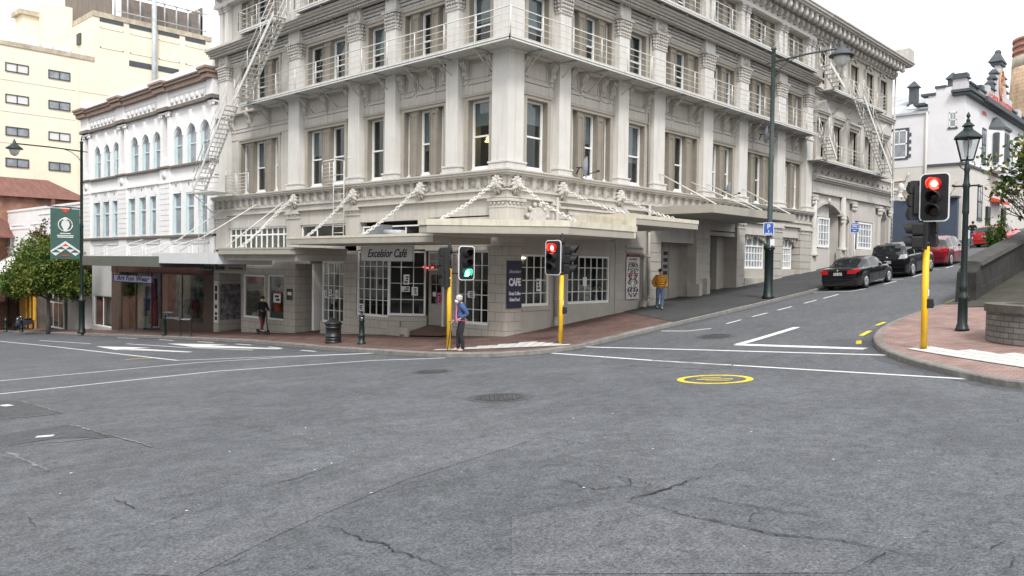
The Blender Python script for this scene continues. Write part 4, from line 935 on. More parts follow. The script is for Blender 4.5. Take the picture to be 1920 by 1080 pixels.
def door(fr, s0, s1, z0, z1, d, parent, m='gdoor', nx=2, nz_=3, zglass=.85, name='door'):
    mb = MB(fr); f = .13
    mb.box(s0, s0 + f, d - .03, d + .03, z0, z1); mb.box(s1 - f, s1, d - .03, d + .03, z0, z1); mb.box(s0 + f, s1 - f, d - .03, d + .03, z1 - f, z1); mb.box(s0 + f, s1 - f, d - .03, d + .03, z0, z0 + zglass)
    for i in range(1, nx): x = s0 + f + (s1 - s0 - 2 * f) * i / nx; mb.box(x - .015, x + .015, d - .02, d + .02, z0 + zglass, z1 - f)
    for j in range(1, nz_): z = z0 + zglass + (z1 - f - z0 - zglass) * j / nz_; mb.box(s0 + f, s1 - f, d - .019, d + .019, z - .015, z + .015)
    o = mb.build(name, M[m], parent)
    g = MB(fr); g.box(s0 + f * .6, s1 - f * .6, d - .006, d + .002, z0 + zglass - .02, z1 - f + .02); g.build('pane', M['shopglass'], o)
    h = MB(fr); h.box(s0 + .03, s0 + .07, d + .03, d + .09, z0 + .95, z0 + 1.25); h.build('handle', M['black'], o)
    return o
door(FL, 4.30, 5.16, .06, 2.20, -1.0, CB)
gridwin(FL, 4.28, 5.18, 2.22, 2.98, -1.0, 2, 2, CB)
door(FL, 11.42, 12.18, -.50, 1.95, -.95, CB, nx=1, nz_=2, zglass=.5); gridwin(FL, 11.42, 12.18, 1.97, 2.50, -.95, 3, 1, CB)
mb = MB(FL); mb.box(2.72, 2.92, -.9, -.1, .02, 3.0); mb.box(12.18, 12.34, -1.1, -.2, -.6, 2.45); mb.box(4.18, 4.30, -1.1, -.9, .02, 3.0); mb.split('door_post', M['white'], CB)
# right front
mb = MB(FR)
mb.box(.80, 3.42, -.30, 0, -.8, 1.02); mb.box(3.42, 6.42, -.30, 0, -.6, 1.04); mb.box(.80, 6.42, -.3, 0, 2.88, 3.5); mb.box(2.36, 3.42, -.3, -.01, 1.0, 2.9); mb.box(6.1, 6.42, -.3, -.01, 1.0, 2.9)
mb.box(.84, 2.40, -.02, .05, .86, .95)
mb.split('block_wall', M['gwall'], CB)
gridwin(FR, .80, 2.36, 1.02, 2.88, -.10, 4, 4, CB); gridwin(FR, 3.42, 6.10, 1.04, 2.88, -.10, 7, 4, CB)
def rustic(mb, s0, s1, z0, z1, d0, d1, h=.40):
    z = z1
    while z > z0 + .02:
        a = max(z0, z - h); mb.box(s0, s1, d0, d1, a + .035, z); mb.box(s0 + .02, s1 - .02, d0, d1 - .03, a - .001, a + .035); z = a
mb = MB(FR)
for s0, s1 in ((6.42, 7.12), (8.92, 9.80), (12.78, 14.04), (16.70, 17.54), (20.78, 21.9), (24.2, 25.72)): mb.g = s0; rustic(mb, s0, s1, zb(FR, s0) - .2, 4.5 if s0 > 16 else 3.9, -1.3 if s0 > 8 else -.3, .02)
mb.split('pier', M['gwall'], CB)
mb = MB(FR)                                            # surround of the painted panel, door alcoves, arched bays
mb.box(7.12, 8.30, -.3, -.05, .2, 1.15); mb.box(7.12, 8.92, -.3, -.04, 3.0, 4.3); mb.box(7.10, 8.45, -.1, .06, 3.28, 3.36); mb.box(7.10, 8.45, -.1, .05, 3.08, 3.14)
mb.box(8.16, 8.92, -.3, -.06, .2, 3.0); mb.box(7.12, 8.20, -.3, -.06, 1.1, 3.0)
mb.box(9.80, 12.78, -1.3, -1.0, .5, .98); mb.box(9.80, 12.78, -1.3, -.15, 3.6, 4.3); mb.box(11.95, 12.78, -1.3, -.9, .9, 3.6)
mb.box(14.04, 16.70, -1.3, -.1, 4.05, 4.3); mb.box(16.0, 16.70, -1.3, -.7, 1.1, 4.05)
mb.box(12.70, 12.98, -.4, .25, .9, 1.75); mb.box(13.45, 13.75, -.2, .22, 1.0, 2.0)
mb.split('wall', M['gwall'], CB)
def paneldoor(fr, s0, s1, z0, z1, d, parent, label=None, n=3):
    mb = MB(fr); mb.box(s0, s1, d - .05, d, z0, z1); mid = (s0 + s1) / 2
    for a, b in ((s0 + .08, mid - .05), (mid + .05, s1 - .08)):
        for k in range(n):
            za, zb_ = z0 + .12 + (z1 - z0 - .2) * k / n, z0 + .06 + (z1 - z0 - .2) * (k + 1) / n
            for u0, u1, v0, v1 in ((a, b, za, za + .03), (a, b, zb_ - .03, zb_), (a, a + .03, za, zb_), (b - .03, b, za, zb_)): mb.box(u0, u1, d - .01, d + .02, v0, v1)
    mb.box(mid - .012, mid + .012, d, d + .012, z0, z1)
    o = mb.build('door', M['gdoor'], parent); h = MB(fr); h.box(mid - .10, mid - .06, d, d + .06, z0 + .95, z0 + 1.2); h.build('handle', M['black'], o)
    g = MB(fr); g.box(s0 + .18, mid - .15, d, d + .015, z1 - .62, z1 - .26); g.box(mid + .15, s1 - .18, d, d + .015, z1 - .62, z1 - .26); g.build('pane', M['dark'], o)
    return o
paneldoor(FR, 9.86, 11.42, .98, 3.25, -1.0, CB); paneldoor(FR, 14.6, 15.7, 1.35, 3.5, -1.05, CB, n=2)
mb = MB(FR); mb.box(11.42, 11.95, -1.1, -.95, .98, 3.6)
for k in range(5): mb.box(11.5, 11.85, -.97, -.94, 1.75 + .32 * k, 1.80 + .32 * k)
mb.build('door_post', M['gwall'], CB)
mb = MB(FR)
for k in range(6): mb.g = k; mb.box(11.50, 11.84, -.945, -.93, 1.55 + .3 * k, 1.72 + .3 * k)
mb.split('name_plate', M['dark'], CB)
def arch_fill(mb, s0, s1, zs, r, ztop, d0, d1, N=12):
    """wall above a segmental arch"""
    P = [(s0 + (s1 - s0) * k / N, zs + r * math.sin(math.pi * k / N)) for k in range(N + 1)]
    for (a, za), (b, zb_) in zip(P, P[1:]): mb.hexa([(a, d0, za), (b, d0, zb_), (b, d1, zb_), (a, d1, za)], [(a, d0, ztop), (b, d0, ztop), (b, d1, ztop), (a, d1, ztop)])
wa = MB(FR)
for s0, s1, zt in ((17.54, 20.78, 3.7), (21.9, 24.2, 3.75)):
    z0 = zb(FR, s1) - .4; wa.box(s0, s1, -1.3, -.25, z0, 2.5); wa.box(s0, s1, -.26, .05, z0, 2.0)
    arch_fill(wa, s0, s1, zt, .55, 4.6, -1.3, -.28)
    c = (s0 + s1) / 2
    for q in range(-3, 4): wa.hexa([(c + q * .30 - .09, -.3, 4.18 - abs(q) * .06), (c + q * .30 + .09, -.3, 4.18 - abs(q) * .06), (c + q * .30 + .09, -.2, 4.18 - abs(q) * .06), (c + q * .30 - .09, -.2, 4.18 - abs(q) * .06)], [(c + q * .36 - .12, -.3, 4.55), (c + q * .36 + .12, -.3, 4.55), (c + q * .36 + .12, -.2, 4.55), (c + q * .36 - .12, -.2, 4.55)])
    a, b = c - (s1 - s0) * .40, c + (s1 - s0) * .40
    gridwin(FR, a, b, 2.50, 3.72, -.45, 8, 3, CB, frame=.08, bar=.05, glass='paleglass')
    # small lights under the arch
    fmb = MB(FR); N = 10; P = [(a + (b - a) * k / N, 3.78 + .44 * math.sin(math.pi * (.12 + .76 * k / N))) for k in range(N + 1)]
    for (u, zu), (v, zv) in zip(P, P[1:]): fmb.hexa([(u, -.5, zu), (v, -.5, zv), (v, -.4, zv), (u, -.4, zu)], [(u, -.5, zu + .07), (v, -.5, zv + .07), (v, -.4, zv + .07), (u, -.4, zu + .07)])
    for q in (0, .25, .5, .75, 1.0): x = a + (b - a) * q; fmb.box(x - .05, x + .05, -.5, -.4, 3.72, 3.82 + .42 * math.sin(math.pi * (.12 + .76 * q)))
    o = fmb.build('arched_fanlight', M['white'], CB)
    g = MB(FR); g.hexa([(a, -.47, 3.72)] + [(u, -.47, z) for u, z in P] + [(b, -.47, 3.72)], [(a, -.46, 3.72)] + [(u, -.46, z) for u, z in P] + [(b, -.46, 3.72)]); g.build('pane', M['paleglass'], o)
wa.split('wall', M['gwall'], CB)
mb = MB(FR)
mb.g = 1; mb.tube([(8.35, .10, 1.05), (8.35, .10, 2.95)], .07, 10); mb.box(8.2, 8.5, .0, .2, 2.95, 3.02); mb.box(8.22, 8.48, .0, .2, .8, 1.06)
for x, z1 in ((8.72, 5.1), (2.62, 5.0)):
    mb.g = x; mb.tube([(x, .10, zb(FR, x) + .35), (x, .10, z1)], .065, 10)
    for z in (1.2, 2.9, 4.0): mb.lathe([(.085, 0), (.085, .07)], (x, .1, z), 10)
    mb.tube([(x, .10, zb(FR, x) + .36), (x - .16, .22, zb(FR, x) + .03)], .07, 8)
mb.g = 9; mb.tube([(9.02, -.20, 5.85), (9.02, -.2, 12.5)], .05, 8)
mb.split('drain_pipe', M['gwall'], CB)

# ------------------------------------------------------------------ canopies
def canopy(name_list, z0, z1, m_f, m_s, parent, lip=None, close=True):
    """plan outline (front edge first) between two heights: fascia, lip, soffit"""
    P = name_list; n = len(P)
    mb = MB(); mb.m = 0; mb.hexa([(x, y, z0) for x, y in P], [(x, y, z1) for x, y in P])
    o = mb.build('canopy', M[m_f], parent)
    s = MB(); cx = sum(p[0] for p in P) / n; cy = sum(p[1] for p in P) / n
    s.hexa([(cx + (x - cx) * .985, cy + (y - cy) * .985, z0 - .012) for x, y in P], [(cx + (x - cx) * .985, cy + (y - cy) * .985, z0 - .004) for x, y in P]); s.build('soffit', M[m_s], o)
    if lip:
        l = MB(); l.hexa([(cx + (x - cx) * 1.012, cy + (y - cy) * 1.012, z1 - lip[0]) for x, y in P], [(cx + (x - cx) * 1.012, cy + (y - cy) * 1.012, z1 + .03) for x, y in P]); l.build('edge_trim', M[lip[1]], o)
    return o
canopy([(-2.95, 9.25), (-2.95, .45), (-.30, .45), (-.30, 9.25)], 3.20, 3.46, 'canopy', 'soffit', CB, (.055, 'cream_canopy'))
canopy([(-3.55, .45), (-3.55, .05), (-.55, -3.22), (3.4, -3.05), (3.4, -.12), (.2, -.12), (-.12, .2), (-.12, .45)], 3.47, 3.88, 'canopy', 'soffit', CB, (.17, 'cream_canopy'))
canopy([(3.4, -3.05), (7.72, -3.0), (7.72, -.12), (3.4, -.12)], 3.98, 4.30, 'canopy', 'soffit', CB, (.11, 'cream_canopy'))
mb = MB(); mb.box(3.28, 3.40, -3.06, -.12, 3.50, 4.36); mb.build('canopy_end', M['cream_canopy'], CB)
canopy([(8.86, -.05), (8.86, -3.02), (16.5, -3.02), (16.5, -.05)], 4.72, 5.06, 'canopy', 'soffit', CB)
canopy([(-3.0, 14.9), (-3.0, 8.95), (-.30, 8.95), (-.30, 14.9)], 2.80, 3.05, 'canopy', 'soffit', CB, (.05, 'canopy'))
mb = MB(); mb.box(-2.7, -.3, 9.0, 15.0, 2.55, 2.79); mb.build('soffit', M['gwall'], CB)
for a, b in (((-.3, 13.45, 5.28), (-2.85, 13.25, 3.08)), ((-.3, 8.85, 5.28), (-2.8, 8.05, 3.5)), ((-.3, 4.5, 5.3), (-2.75, 4.5, 3.5)), ((-.3, .42, 5.28), (-3.1, -.1, 3.92)), ((.42, -.3, 5.26), (.25, -2.9, 3.92)), ((2.95, -.3, 5.26), (3.1, -2.9, 4.34)), ((6.62, -.3, 5.26), (6.1, -2.85, 4.34))): chain(a, b, CB)
mb = MB()
for a, b in (((-.1, 20.0, 5.25), (-2.9, 21.2, 2.9)), ((-.1, 16.7, 5.3), (-2.9, 19.0, 2.95)), ((-.1, 14.3, 5.3), (-2.85, 14.6, 3.08)), ((-.1, 14.0, 5.3), (-2.85, 13.0, 3.08))): mb.g = a; mb.tube([a, b], .028, 6)
for a, b in (((9.6, .0, 6.55), (9.3, -2.9, 5.08)), ((13.7, .0, 6.45), (13.4, -2.9, 5.08)), ((17.2, 0, 6.5), (16.3, -2.9, 5.08)), ((12.2, 0, 6.4), (12.6, -2.9, 5.08))): mb.g = a; mb.tube([a, b], .028, 6)
mb.split('stay_rod', M['chainp'], CB)
# ================================================================== ADJOINING BUILDING UP THE HILL
AB = thing('palazzo_building', 'grey pedimented stone building uphill of the corner building with arched ground floor windows', 'building', (32, 6, 2.5))
X0, X1 = 25.78, 39.3
mb = MB(); mb.box(X0, X1 - .1, 1.35, 16, 1.0, 17.0); mb.build('interior_wall', M['dark'], AB)
mb = MB(); mb.box(X0 + .2, X1 - .1, .5, 16, 17.0, 17.9); mb.box(X1 - .4, X1, .3, 16, 1.0, 17.0); mb.build('roof', M['wall'], AB)
UW = [(26.1, 27.3), (28.58, 29.83), (31.16, 32.5), (33.86, 35.2), (36.5, 37.8)]
wl, od, tp, pl = MB(FR), MB(FR), MB(FR), MB(FR)
def wall_holes(mb, s0, s1, z0, z1, d0, d1, holes):
    """upright wall with rectangular openings (s0,s1,z0,z1), all at one level"""
    hs_ = sorted(holes); s = s0
    for a, b, c, e in hs_:
        mb.box(s, a, d0, d1, z0, z1); mb.box(a, b, d0, d1, z0, c); mb.box(a, b, d0, d1, e, z1); s = b
    mb.box(s, s1, d0, d1, z0, z1)
wall_holes(wl, X0, X1, 13.0, 17.0, -1.3, -.10, [(a, b, 13.5, 15.42) for a, b in UW])
wall_holes(wl, X0, X1, 8.0, 13.0, -1.3, -.10, [(a, b, 9.2, 11.25) for a, b in UW])
for i, (a, b) in enumerate(UW):
    for z0, z1 in ((13.5, 15.42), (9.2, 11.25)):
        tp.g = (i, z0)
        tp.box(a - .16, a, -.2, .02, z0 - .2, z1); tp.box(b, b + .16, -.2, .02, z0 - .2, z1); tp.box(a - .16, b + .16, -.2, .02, z1, z1 + .16)
        sash(FR, a + .01, b - .01, z0, z1 - .01, -.50, AB, rb.choice([0, 0, .4, .5]))
    c = (a + b) / 2; od.g = ('w', i)
    for q in (-.4, -.2, 0, .2, .4): od.ball((c + q, -.04, 15.72 + .16 * (1 - abs(q) * 2)), (.12, .06, .1), 6, 4)
    od.box(a - .3, b + .3, -.1, .22, 11.62, 11.72); od.box(a - .22, b + .22, -.1, .10, 11.41, 11.62)
    if i in (0, 4): od.hexa([(a - .34, -.1, 11.72), (b + .34, -.1, 11.72), (c, -.1, 12.45)], [(a - .34, .28, 11.72), (b + .34, .28, 11.72), (c, .28, 12.45)])
    elif i == 1: od.hexa([(c + (b - a + .6) / 2 * math.cos(t * math.pi / 8), -.1, 11.72 + .4 * math.sin(t * math.pi / 8)) for t in range(9)], [(c + (b - a + .6) / 2 * math.cos(t * math.pi / 8), .24, 11.72 + .4 * math.sin(t * math.pi / 8)) for t in range(9)])
    for q in (a - .22, b + .22): od.hexa([(q - .08, -.1, 11.6), (q + .08, -.1, 11.6), (q + .08, -.1, 11.05), (q - .08, -.1, 11.05)], [(q - .08, .16, 11.6), (q + .08, .16, 11.6), (q + .08, .02, 11.05), (q - .08, .02, 11.05)])
for s in (27.95, 30.5, 33.2, 35.9): pl.g = od.g = s; pl.box(s - .28, s + .28, -.2, .08, 8.9, 11.9); od.box(s - .34, s + .34, -.2, .14, 11.9, 12.05)
for z0, z1, d in ((12.75, 12.88, .06), (12.88, 13.0, .16), (13.0, 13.06, .22), (7.0, 7.12, .06), (7.12, 7.70, .0), (7.70, 7.80, .14), (7.80, 7.90, .28), (7.90, 7.98, .34), (8.65, 8.78, .08), (15.9, 16.0, .06), (16.75, 16.85, .85), (16.85, 16.98, .98), (16.98, 17.07, 1.05)):
    od.g = 'c%d' % int(z0); od.box(X0, X1 + (d if z0 > 16 else 0), -.3, d, z0, z1)
s = X0 + .3
while s < X1: od.g = ('b', s); od.box(s - .14, s + .14, -.1, .75, 16.40, 16.75); od.ball((s, .62, 16.42), (.17, .2, .2), 8, 6); od.ball((s, .2, 16.15), (.13, .14, .2), 8, 6); od.box(s - .11, s + .11, -.1, .18, 15.95, 16.4); s += .68
od.g = 'end'; od.box(X1 - .2, X1 + .9, -.4, 1.0, 17.07, 17.9)
od.g = 'c8'
for k in range(14): od.ball((X0 + .6 + k * .95, -.05, 8.3), (.16, .06, .1), 6, 4)
# ground floor: openings under arches between columns
def gwin_wall(s0, s1, zt, r, d):
    arch_fill(wl, s0, s1, zt, r, 7.02, -1.3, d)
wl.box(X0, 26.25, -1.3, -.1, 1.5, 7.02); gwin_wall(26.25, 30.25, 5.95, .52, -.12)
wl.box(30.2, 30.62, -1.3, -.2, 1.5, 7.02); gwin_wall(30.62, 31.66, 5.45, .5, -.14)
wl.box(31.66, 32.58, -1.3, -.12, 1.5, 7.02); wl.box(32.58, 36.15, -1.3, -.14, 5.70, 7.02); wl.box(32.58, 36.15, -1.3, -.13, 1.5, 3.86)
wl.box(36.15, 37.35, -1.3, -.12, 1.5, 7.02); gwin_wall(37.35, 38.55, 6.05, .55, -.14); wl.box(38.55, X1, -1.3, -.1, 1.5, 7.02)
wl.box(26.25, 29.3, -1.3, -.3, 1.5, 3.80); wl.box(26.25, 29.05, -1.3, -.32, 5.70, 6.5); wl.box(29.05, 30.25, -1.35, -.95, 1.5, 7); wl.box(30.6, 31.7, -1.3, -.75, 1.5, 7); wl.box(37.3, 38.6, -1.3, -.6, 1.5, 7)
for s in (25.98, 30.40, 32.15, 36.85, 38.95):
    pl.g = od.g = ('col', s)
    pl.lathe([(.30, 0), (.30, .12), (.24, .16), (.24, .22), (.20, .26), (.185, 1.6), (.165, 3.3)], (s, .02, gz(s, 0) + (.9 if s < 37 else .8)), 14) if s < 31 else pl.box(s - .26, s + .26, -.2, .06, gz(s, 0) - .2, 6.3)
    zc = 5.35 if s == 30.40 else 6.25
    for t in range(5):
        od.ball((s - .24 + .12 * t, .08, zc + .12), (.09, .1, .14), 6, 4); od.ball((s - .26 + .13 * t, .1, zc + .34), (.10, .11, .14), 6, 4)
    od.box(s - .36, s + .36, -.2, .16, zc + .48, zc + .60); pl.box(s - .35, s + .35, -.2, .10, gz(s, 0) - .3, gz(s, 0) + .9)
    if s == 30.40: od.box(s - .22, s + .22, -.3, .08, zc + .6, 6.1)
for s0, s1, zs, r in ((26.3, 30.2, 5.95, .52), (30.66, 31.62, 5.45, .5), (37.4, 38.5, 6.05, .55)):
    N = 14; P = [(s0 + (s1 - s0) * k / N, zs + r * math.sin(math.pi * k / N)) for k in range(N + 1)]; od.g = ('arch', s0)
    for (a, za), (b, zb_) in zip(P, P[1:]): od.hexa([(a, -.16, za), (b, -.16, zb_), (b, -.0, zb_), (a, -.0, za)], [(a, -.16, za + .14), (b, -.16, zb_ + .14), (b, -.0, zb_ + .14), (a, -.0, za + .14)])
od.ball((28.2, .04, 6.62), (.14, .10, .2), 7, 5)
wl.build('wall', M['wall'], AB); od.split('carved_ornament', M['orn'], AB); tp.split('window_surround', M['taupe2'], AB); pl.split('column', M['wall'], AB)
gridwin(FR, 26.35, 27.35, 3.85, 5.62, -.44, 2, 4, AB, .07, .05, 'paleglass'); gridwin(FR, 27.35, 29.05, 3.85, 5.66, -.30, 4, 4, AB, .11, .05, 'paleglass')
gridwin(FR, 32.62, 33.55, 3.88, 5.66, -.42, 2, 4, AB, .07, .05, 'paleglass'); gridwin(FR, 33.6, 36.12, 3.88, 5.66, -.22, 5, 4, AB, .12, .05, 'paleglass')
mb = MB(FR); mb.box(37.5, 38.3, -.58, -.45, 4.4, 5.5)
for k in range(4): mb.box(37.52, 38.28, -.46, -.40, 4.5 + .26 * k, 4.6 + .26 * k)
mb.build('brick_niche', mat('niche_brick', (.22, .13, .09), .9, .4, 8), AB)
fe2 = MB(); fe2.box(27, 27.04, .1, .14, 8.7, 8.75); fe2 = fe2.build('fire_escape', M['steel'], AB)
gallery(FR, 24.9, 36.9, 8.72, D_, fe2, endrail=(False, True), rail_s0=26.2)
gallery(FR, 26.4, 35.4, 12.92, D_, fe2, endrail=(False, True), rail_s0=27.2)
mb = MB()
flight(mb, (24.4, -.06 - D_, 9.98), (25.6, -.06 - D_, 8.78), .55, (0, -1, 0), 7); flight(mb, (24.3, -.06 - D_, 13.95), (26.5, -.06 - D_, 12.98), .55, (0, -1, 0), 6)
flight(mb, (29.3, -.08 - D_, 12.95), (34.6, -.08 - D_, 8.80), .6, (0, -1, 0), 20)
for z in (3.0,):
    for x in (37.9, 38.25): mb.tube([(x, -.45, 4.2), (x, -.45, 8.8)], .022, 5)
    for k in range(15): mb.tube([(37.9, -.45, 4.35 + .3 * k), (38.25, -.45, 4.35 + .3 * k)], .014, 5)
mb.split('stair', M['steel'], fe2)
mb = MB(FR); mb.tube([(X1 + .08, .05, 6.2), (X1 + .08, .05, 16)], .06, 8); mb.build('drain_pipe', M['wall'], AB)
mb = MB(); mb.ball((39.55, -.55, 8.35), (.22, .22, .32), 8, 6); mb.lathe([(.02, 0), (.26, 0), (.28, .08), (.14, .2), (.14, .4), (.24, .5)], (39.5, -.5, 7.6), 10); mb.box(38.9, 39.6, -.6, .2, 7.4, 7.6); mb.build('carved_ornament', M['pil'], AB)
dsh = thing('satellite_dish', 'dark round satellite dish on the far upper corner of the palazzo building', 'satellite dish', (39.5, -.9, 8.9), R(-120))
mb = MB(); mb.lathe([(.02, 0), (.2, .02), (.34, .08), (.36, .10), (.34, .10), (.2, .04), (.01, .02)], (0, 0, .35), 14, axis='x'); mb.build('dish', M['lampgreen'], dsh)
mb = MB(); mb.tube([(0, 0, -.5), (0, 0, .35), (.3, 0, .4)], .025, 6); mb.build('arm', M['black'], dsh)

# ================================================================== WHITE BUILDING ON THE LEFT
WB = thing('white_building', 'white stucco two storey shop building with arched pale teal windows and a brown cornice', 'building', (6, 31, -1.5))
PW = [(21.42, 21.95), (26.82, 28.1), (33.1, 34.35), (39.25, 40.55)]
W_UP = [[(22.07, 23.15), (23.70, 24.76), (25.35, 26.40)], [(28.2, 29.23), (29.8, 30.84), (31.43, 32.48)], [(34.35, 35.34), (35.94, 36.91), (37.58, 38.57)]]
W_LO = [[(22.40, 23.30), (23.95, 24.96), (25.55, 26.61)], [(28.90, 29.79), (30.35, 31.33), (31.95, 33.0)], [(34.75, 35.6), (36.15, 37.22), (37.75, 38.9)]]
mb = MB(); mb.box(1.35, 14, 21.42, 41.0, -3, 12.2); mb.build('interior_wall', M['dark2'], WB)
wl, ln, br, dk, od = MB(FL), MB(FL), MB(FL), MB(FL), MB(FL)
wl.box(40.55, 40.75, -12, -.12, -3, 12.1)
for bi in range(3):
    a, b = PW[bi][1] - .3, PW[bi + 1][0] + .3
    # upper storey with round heads
    s = a
    for s0, s1 in W_UP[bi]:
        ln.g = od.g = s0
        wl.box(s, s0, -.9, -.14, 7.86, 11.1); c = (s0 + s1) / 2; r = (s1 - s0) / 2
        arch_fill(wl, s0, s1, 9.55, r, 11.1, -.9, -.14, 14)
        N = 14; P = [(c - r * math.cos(math.pi * k / N), 9.55 + r * math.sin(math.pi * k / N)) for k in range(N + 1)]
        for (p, zp), (q, zq) in zip(P, P[1:]):
            ln.hexa([(p, -.7, zp - .012), (q, -.7, zq - .012), (q, -.12, zq - .012), (p, -.12, zp - .012)], [(p, -.7, zp + .002), (q, -.7, zq + .002), (q, -.12, zq + .002), (p, -.12, zp + .002)])
            k1 = 1.13; od.hexa([(p, -.14, zp), (q, -.14, zq), (q, -.08, zq), (p, -.08, zp)], [(c + (p - c) * k1, -.14, 9.55 + (zp - 9.55) * k1), (c + (q - c) * k1, -.14, 9.55 + (zq - 9.55) * k1), (c + (q - c) * k1, -.08, 9.55 + (zq - 9.55) * k1), (c + (p - c) * k1, -.08, 9.55 + (zp - 9.55) * k1)])
        ln.box(s0, s0 + .012, -.7, -.12, 7.9, 9.55); ln.box(s1 - .012, s1, -.7, -.12, 7.9, 9.55)
        od.hexa([(c - .09, -.14, 10.1), (c + .09, -.14, 10.1), (c + .14, -.14, 10.85), (c - .14, -.14, 10.85)], [(c - .09, -.02, 10.1), (c + .09, -.02, 10.1), (c + .14, -.0, 10.85), (c - .14, -.0, 10.85)])
        fm = MB(FL); f = .05; d = -.29
        fm.box(s0 + .01, s0 + f, d - .04, d + .03, 7.92, 9.55); fm.box(s1 - f, s1 - .01, d - .04, d + .03, 7.92, 9.55); fm.box(s0 + f, s1 - f, d - .04, d + .03, 7.92, 8.0); fm.box(s0 + f, s1 - f, d - .04, d + .03, 9.0, 9.07)
        for (p, zp), (q, zq) in zip(P, P[1:]): fm.hexa([(c + (p - c) * .9, d - .04, 9.55 + (zp - 9.55) * .9), (c + (q - c) * .9, d - .04, 9.55 + (zq - 9.55) * .9), (c + (q - c) * .9, d + .03, 9.55 + (zq - 9.55) * .9), (c + (p - c) * .9, d + .03, 9.55 + (zp - 9.55) * .9)], [(p, d - .04, zp), (q, d - .04, zq), (q, d + .03, zq), (p, d + .03, zp)])
        o = fm.build('window', M['teal'], WB); g = MB(FL)
        g.hexa([(s0 + .02, d - .02, 7.93)] + [(p, d - .02, z) for p, z in P] + [(s1 - .02, d - .02, 7.93)], [(s0 + .02, d - .012, 7.93)] + [(p, d - .012, z) for p, z in P] + [(s1 - .02, d - .012, 7.93)]); g.build('pane', M['paleglass'], o)
        s = s1
    wl.box(s, b, -.9, -.14, 7.86, 11.1)
    # lower storey
    s = a
    wl.box(a, b, -.9, -.14, 6.34, 7.82)
    for s0, s1 in W_LO[bi]:
        ln.g = dk.g = s0 + .001
        wl.box(s, s0, -.9, -.14, 3.9, 6.34)
        ln.box(s0, s0 + .012, -.7, -.13, 3.95, 6.33); ln.box(s1 - .012, s1, -.7, -.13, 3.95, 6.33); ln.box(s0, s1, -.7, -.13, 6.325, 6.34)
        d = -.29; fm = MB(FL); f = .06
        fm.box(s0 + .012, s0 + f, d - .04, d + .03, 3.98, 6.3); fm.box(s1 - f, s1 - .012, d - .04, d + .03, 3.98, 6.3); fm.box(s0 + f, s1 - f, d - .04, d + .03, 3.98, 4.08); fm.box(s0 + f, s1 - f, d - .04, d + .05, 5.50, 5.60); fm.box(s0 + f, s1 - f, d - .04, d + .03, 6.24, 6.3)
        o = fm.build('window', M['teal'], WB); g = MB(FL); g.box(s0 + .02, s1 - .02, d - .02, d - .012, 3.98, 6.3); g.build('pane', M['paleglass'], o)
        c = (s0 + s1) / 2; wl.box(c - .5, c - .40, -.2, -.09, 6.45, 6.98); wl.box(c - .55, c + .55, -.2, -.10, 6.98, 7.04)
        dk.box(c + .1, c + .2, -.2, -.125, 6.72, 6.86); s = s1
    wl.box(s, b, -.9, -.14, 3.9, 6.34)
    # panels over the canopy
    wl.box(a, b, -.9, -.14, 2.0, 3.84)
    od.g = ('p', bi)
    for u0, u1 in ((a + .5, (a + b) / 2 - .2), ((a + b) / 2 + .2, b - .5)):
        for q0, q1, r0_, r1_ in ((u0, u1, 3.46, 3.52), (u0, u1, 2.62, 2.68), (u0, u0 + .07, 2.62, 3.52), (u1 - .07, u1, 2.62, 3.52)): od.box(q0, q1, -.16, -.10, r0_, r1_)
for a, b in PW:
    od.g = br.g = dk.g = a
    z = 6.95
    while z > 3.95: wl.box(a, b, -.5, .0, z - .27, z); wl.box(a + .02, b - .02, -.5, -.035, z - .31, z - .27); z -= .31
    wl.box(a, b, -.5, .0, 7.05, 7.82); wl.box(a - .03, b + .03, -.5, .04, 6.95, 7.05)
    wl.box(a, b, -.5, -.02, 7.9, 8.35); wl.box(a, b, -.5, -.04, 2.0, 3.85)
    for q in ((a + .18), (b - .18)):
        wl.box(q - .16, q + .16, -.4, -.03, 8.35, 10.75); od.ball((q - .13, .0, 10.83), (.1, .09, .1), 7, 5); od.ball((q + .13, .0, 10.83), (.1, .09, .1), 7, 5)
        if b - a < .8: break
    od.box(a - .04, b + .04, -.4, .06, 10.92, 11.04); od.lathe([(.01, .0), (.26, .0), (.26, .03), (.01, .05)], ((a + b) / 2, 0.0, 7.45), 14, axis='y')
    br.box(a - .12, b + .12, -.5, .42, 12.14, 12.40); br.box(a - .2, b + .2, -.5, .54, 12.40, 12.58); br.box(a - .25, b + .25, -.5, .62, 12.58, 12.70)
    od.box(a - .06, b + .06, -.5, .12, 11.3, 12.14); dk.box(a - .1, b + .1, -.4, .20, 11.10, 11.3); dk.box(a - .1, b + .1, -.4, .12, 7.82, 7.93)
Y0, Y1 = 21.42, 40.75; od.g = br.g = dk.g = 'long'
dk.box(Y0, Y1, -.3, .10, 11.1, 11.28); dk.box(Y0, Y1, -.3, .05, 7.80, 7.91); dk.box(Y0, Y1, -.3, .05, 3.83, 3.95)
od.box(Y0, Y1, -.5, .03, 11.28, 12.12); od.box(Y0, Y1, -.5, .06, 11.8, 11.88); od.box(Y0, Y1, -.4, -.05, 7.0, 7.1)
od.g = 'cor'
k = Y0 + .6
while k < Y1 - .5: od.g = k; od.lathe([(.01, 0), (.18, 0), (.19, .035), (.01, .06)], (k, .03, 11.54), 10, axis='y'); k += .62
br.box(Y0, Y1, -.5, .30, 12.12, 12.36); br.box(Y0, Y1, -.5, .42, 12.36, 12.50); dk.box(Y0, Y1, -.5, .50, 12.50, 12.58)
od.g = 'par'; od.box(Y0, Y1, -.4, -.05, 12.58, 13.15)
od.box(Y1 - .9, Y1 - .1, -.4, .1, 12.7, 13.4); od.box(Y0, Y1, -14, -.4, 12.0, 12.3)
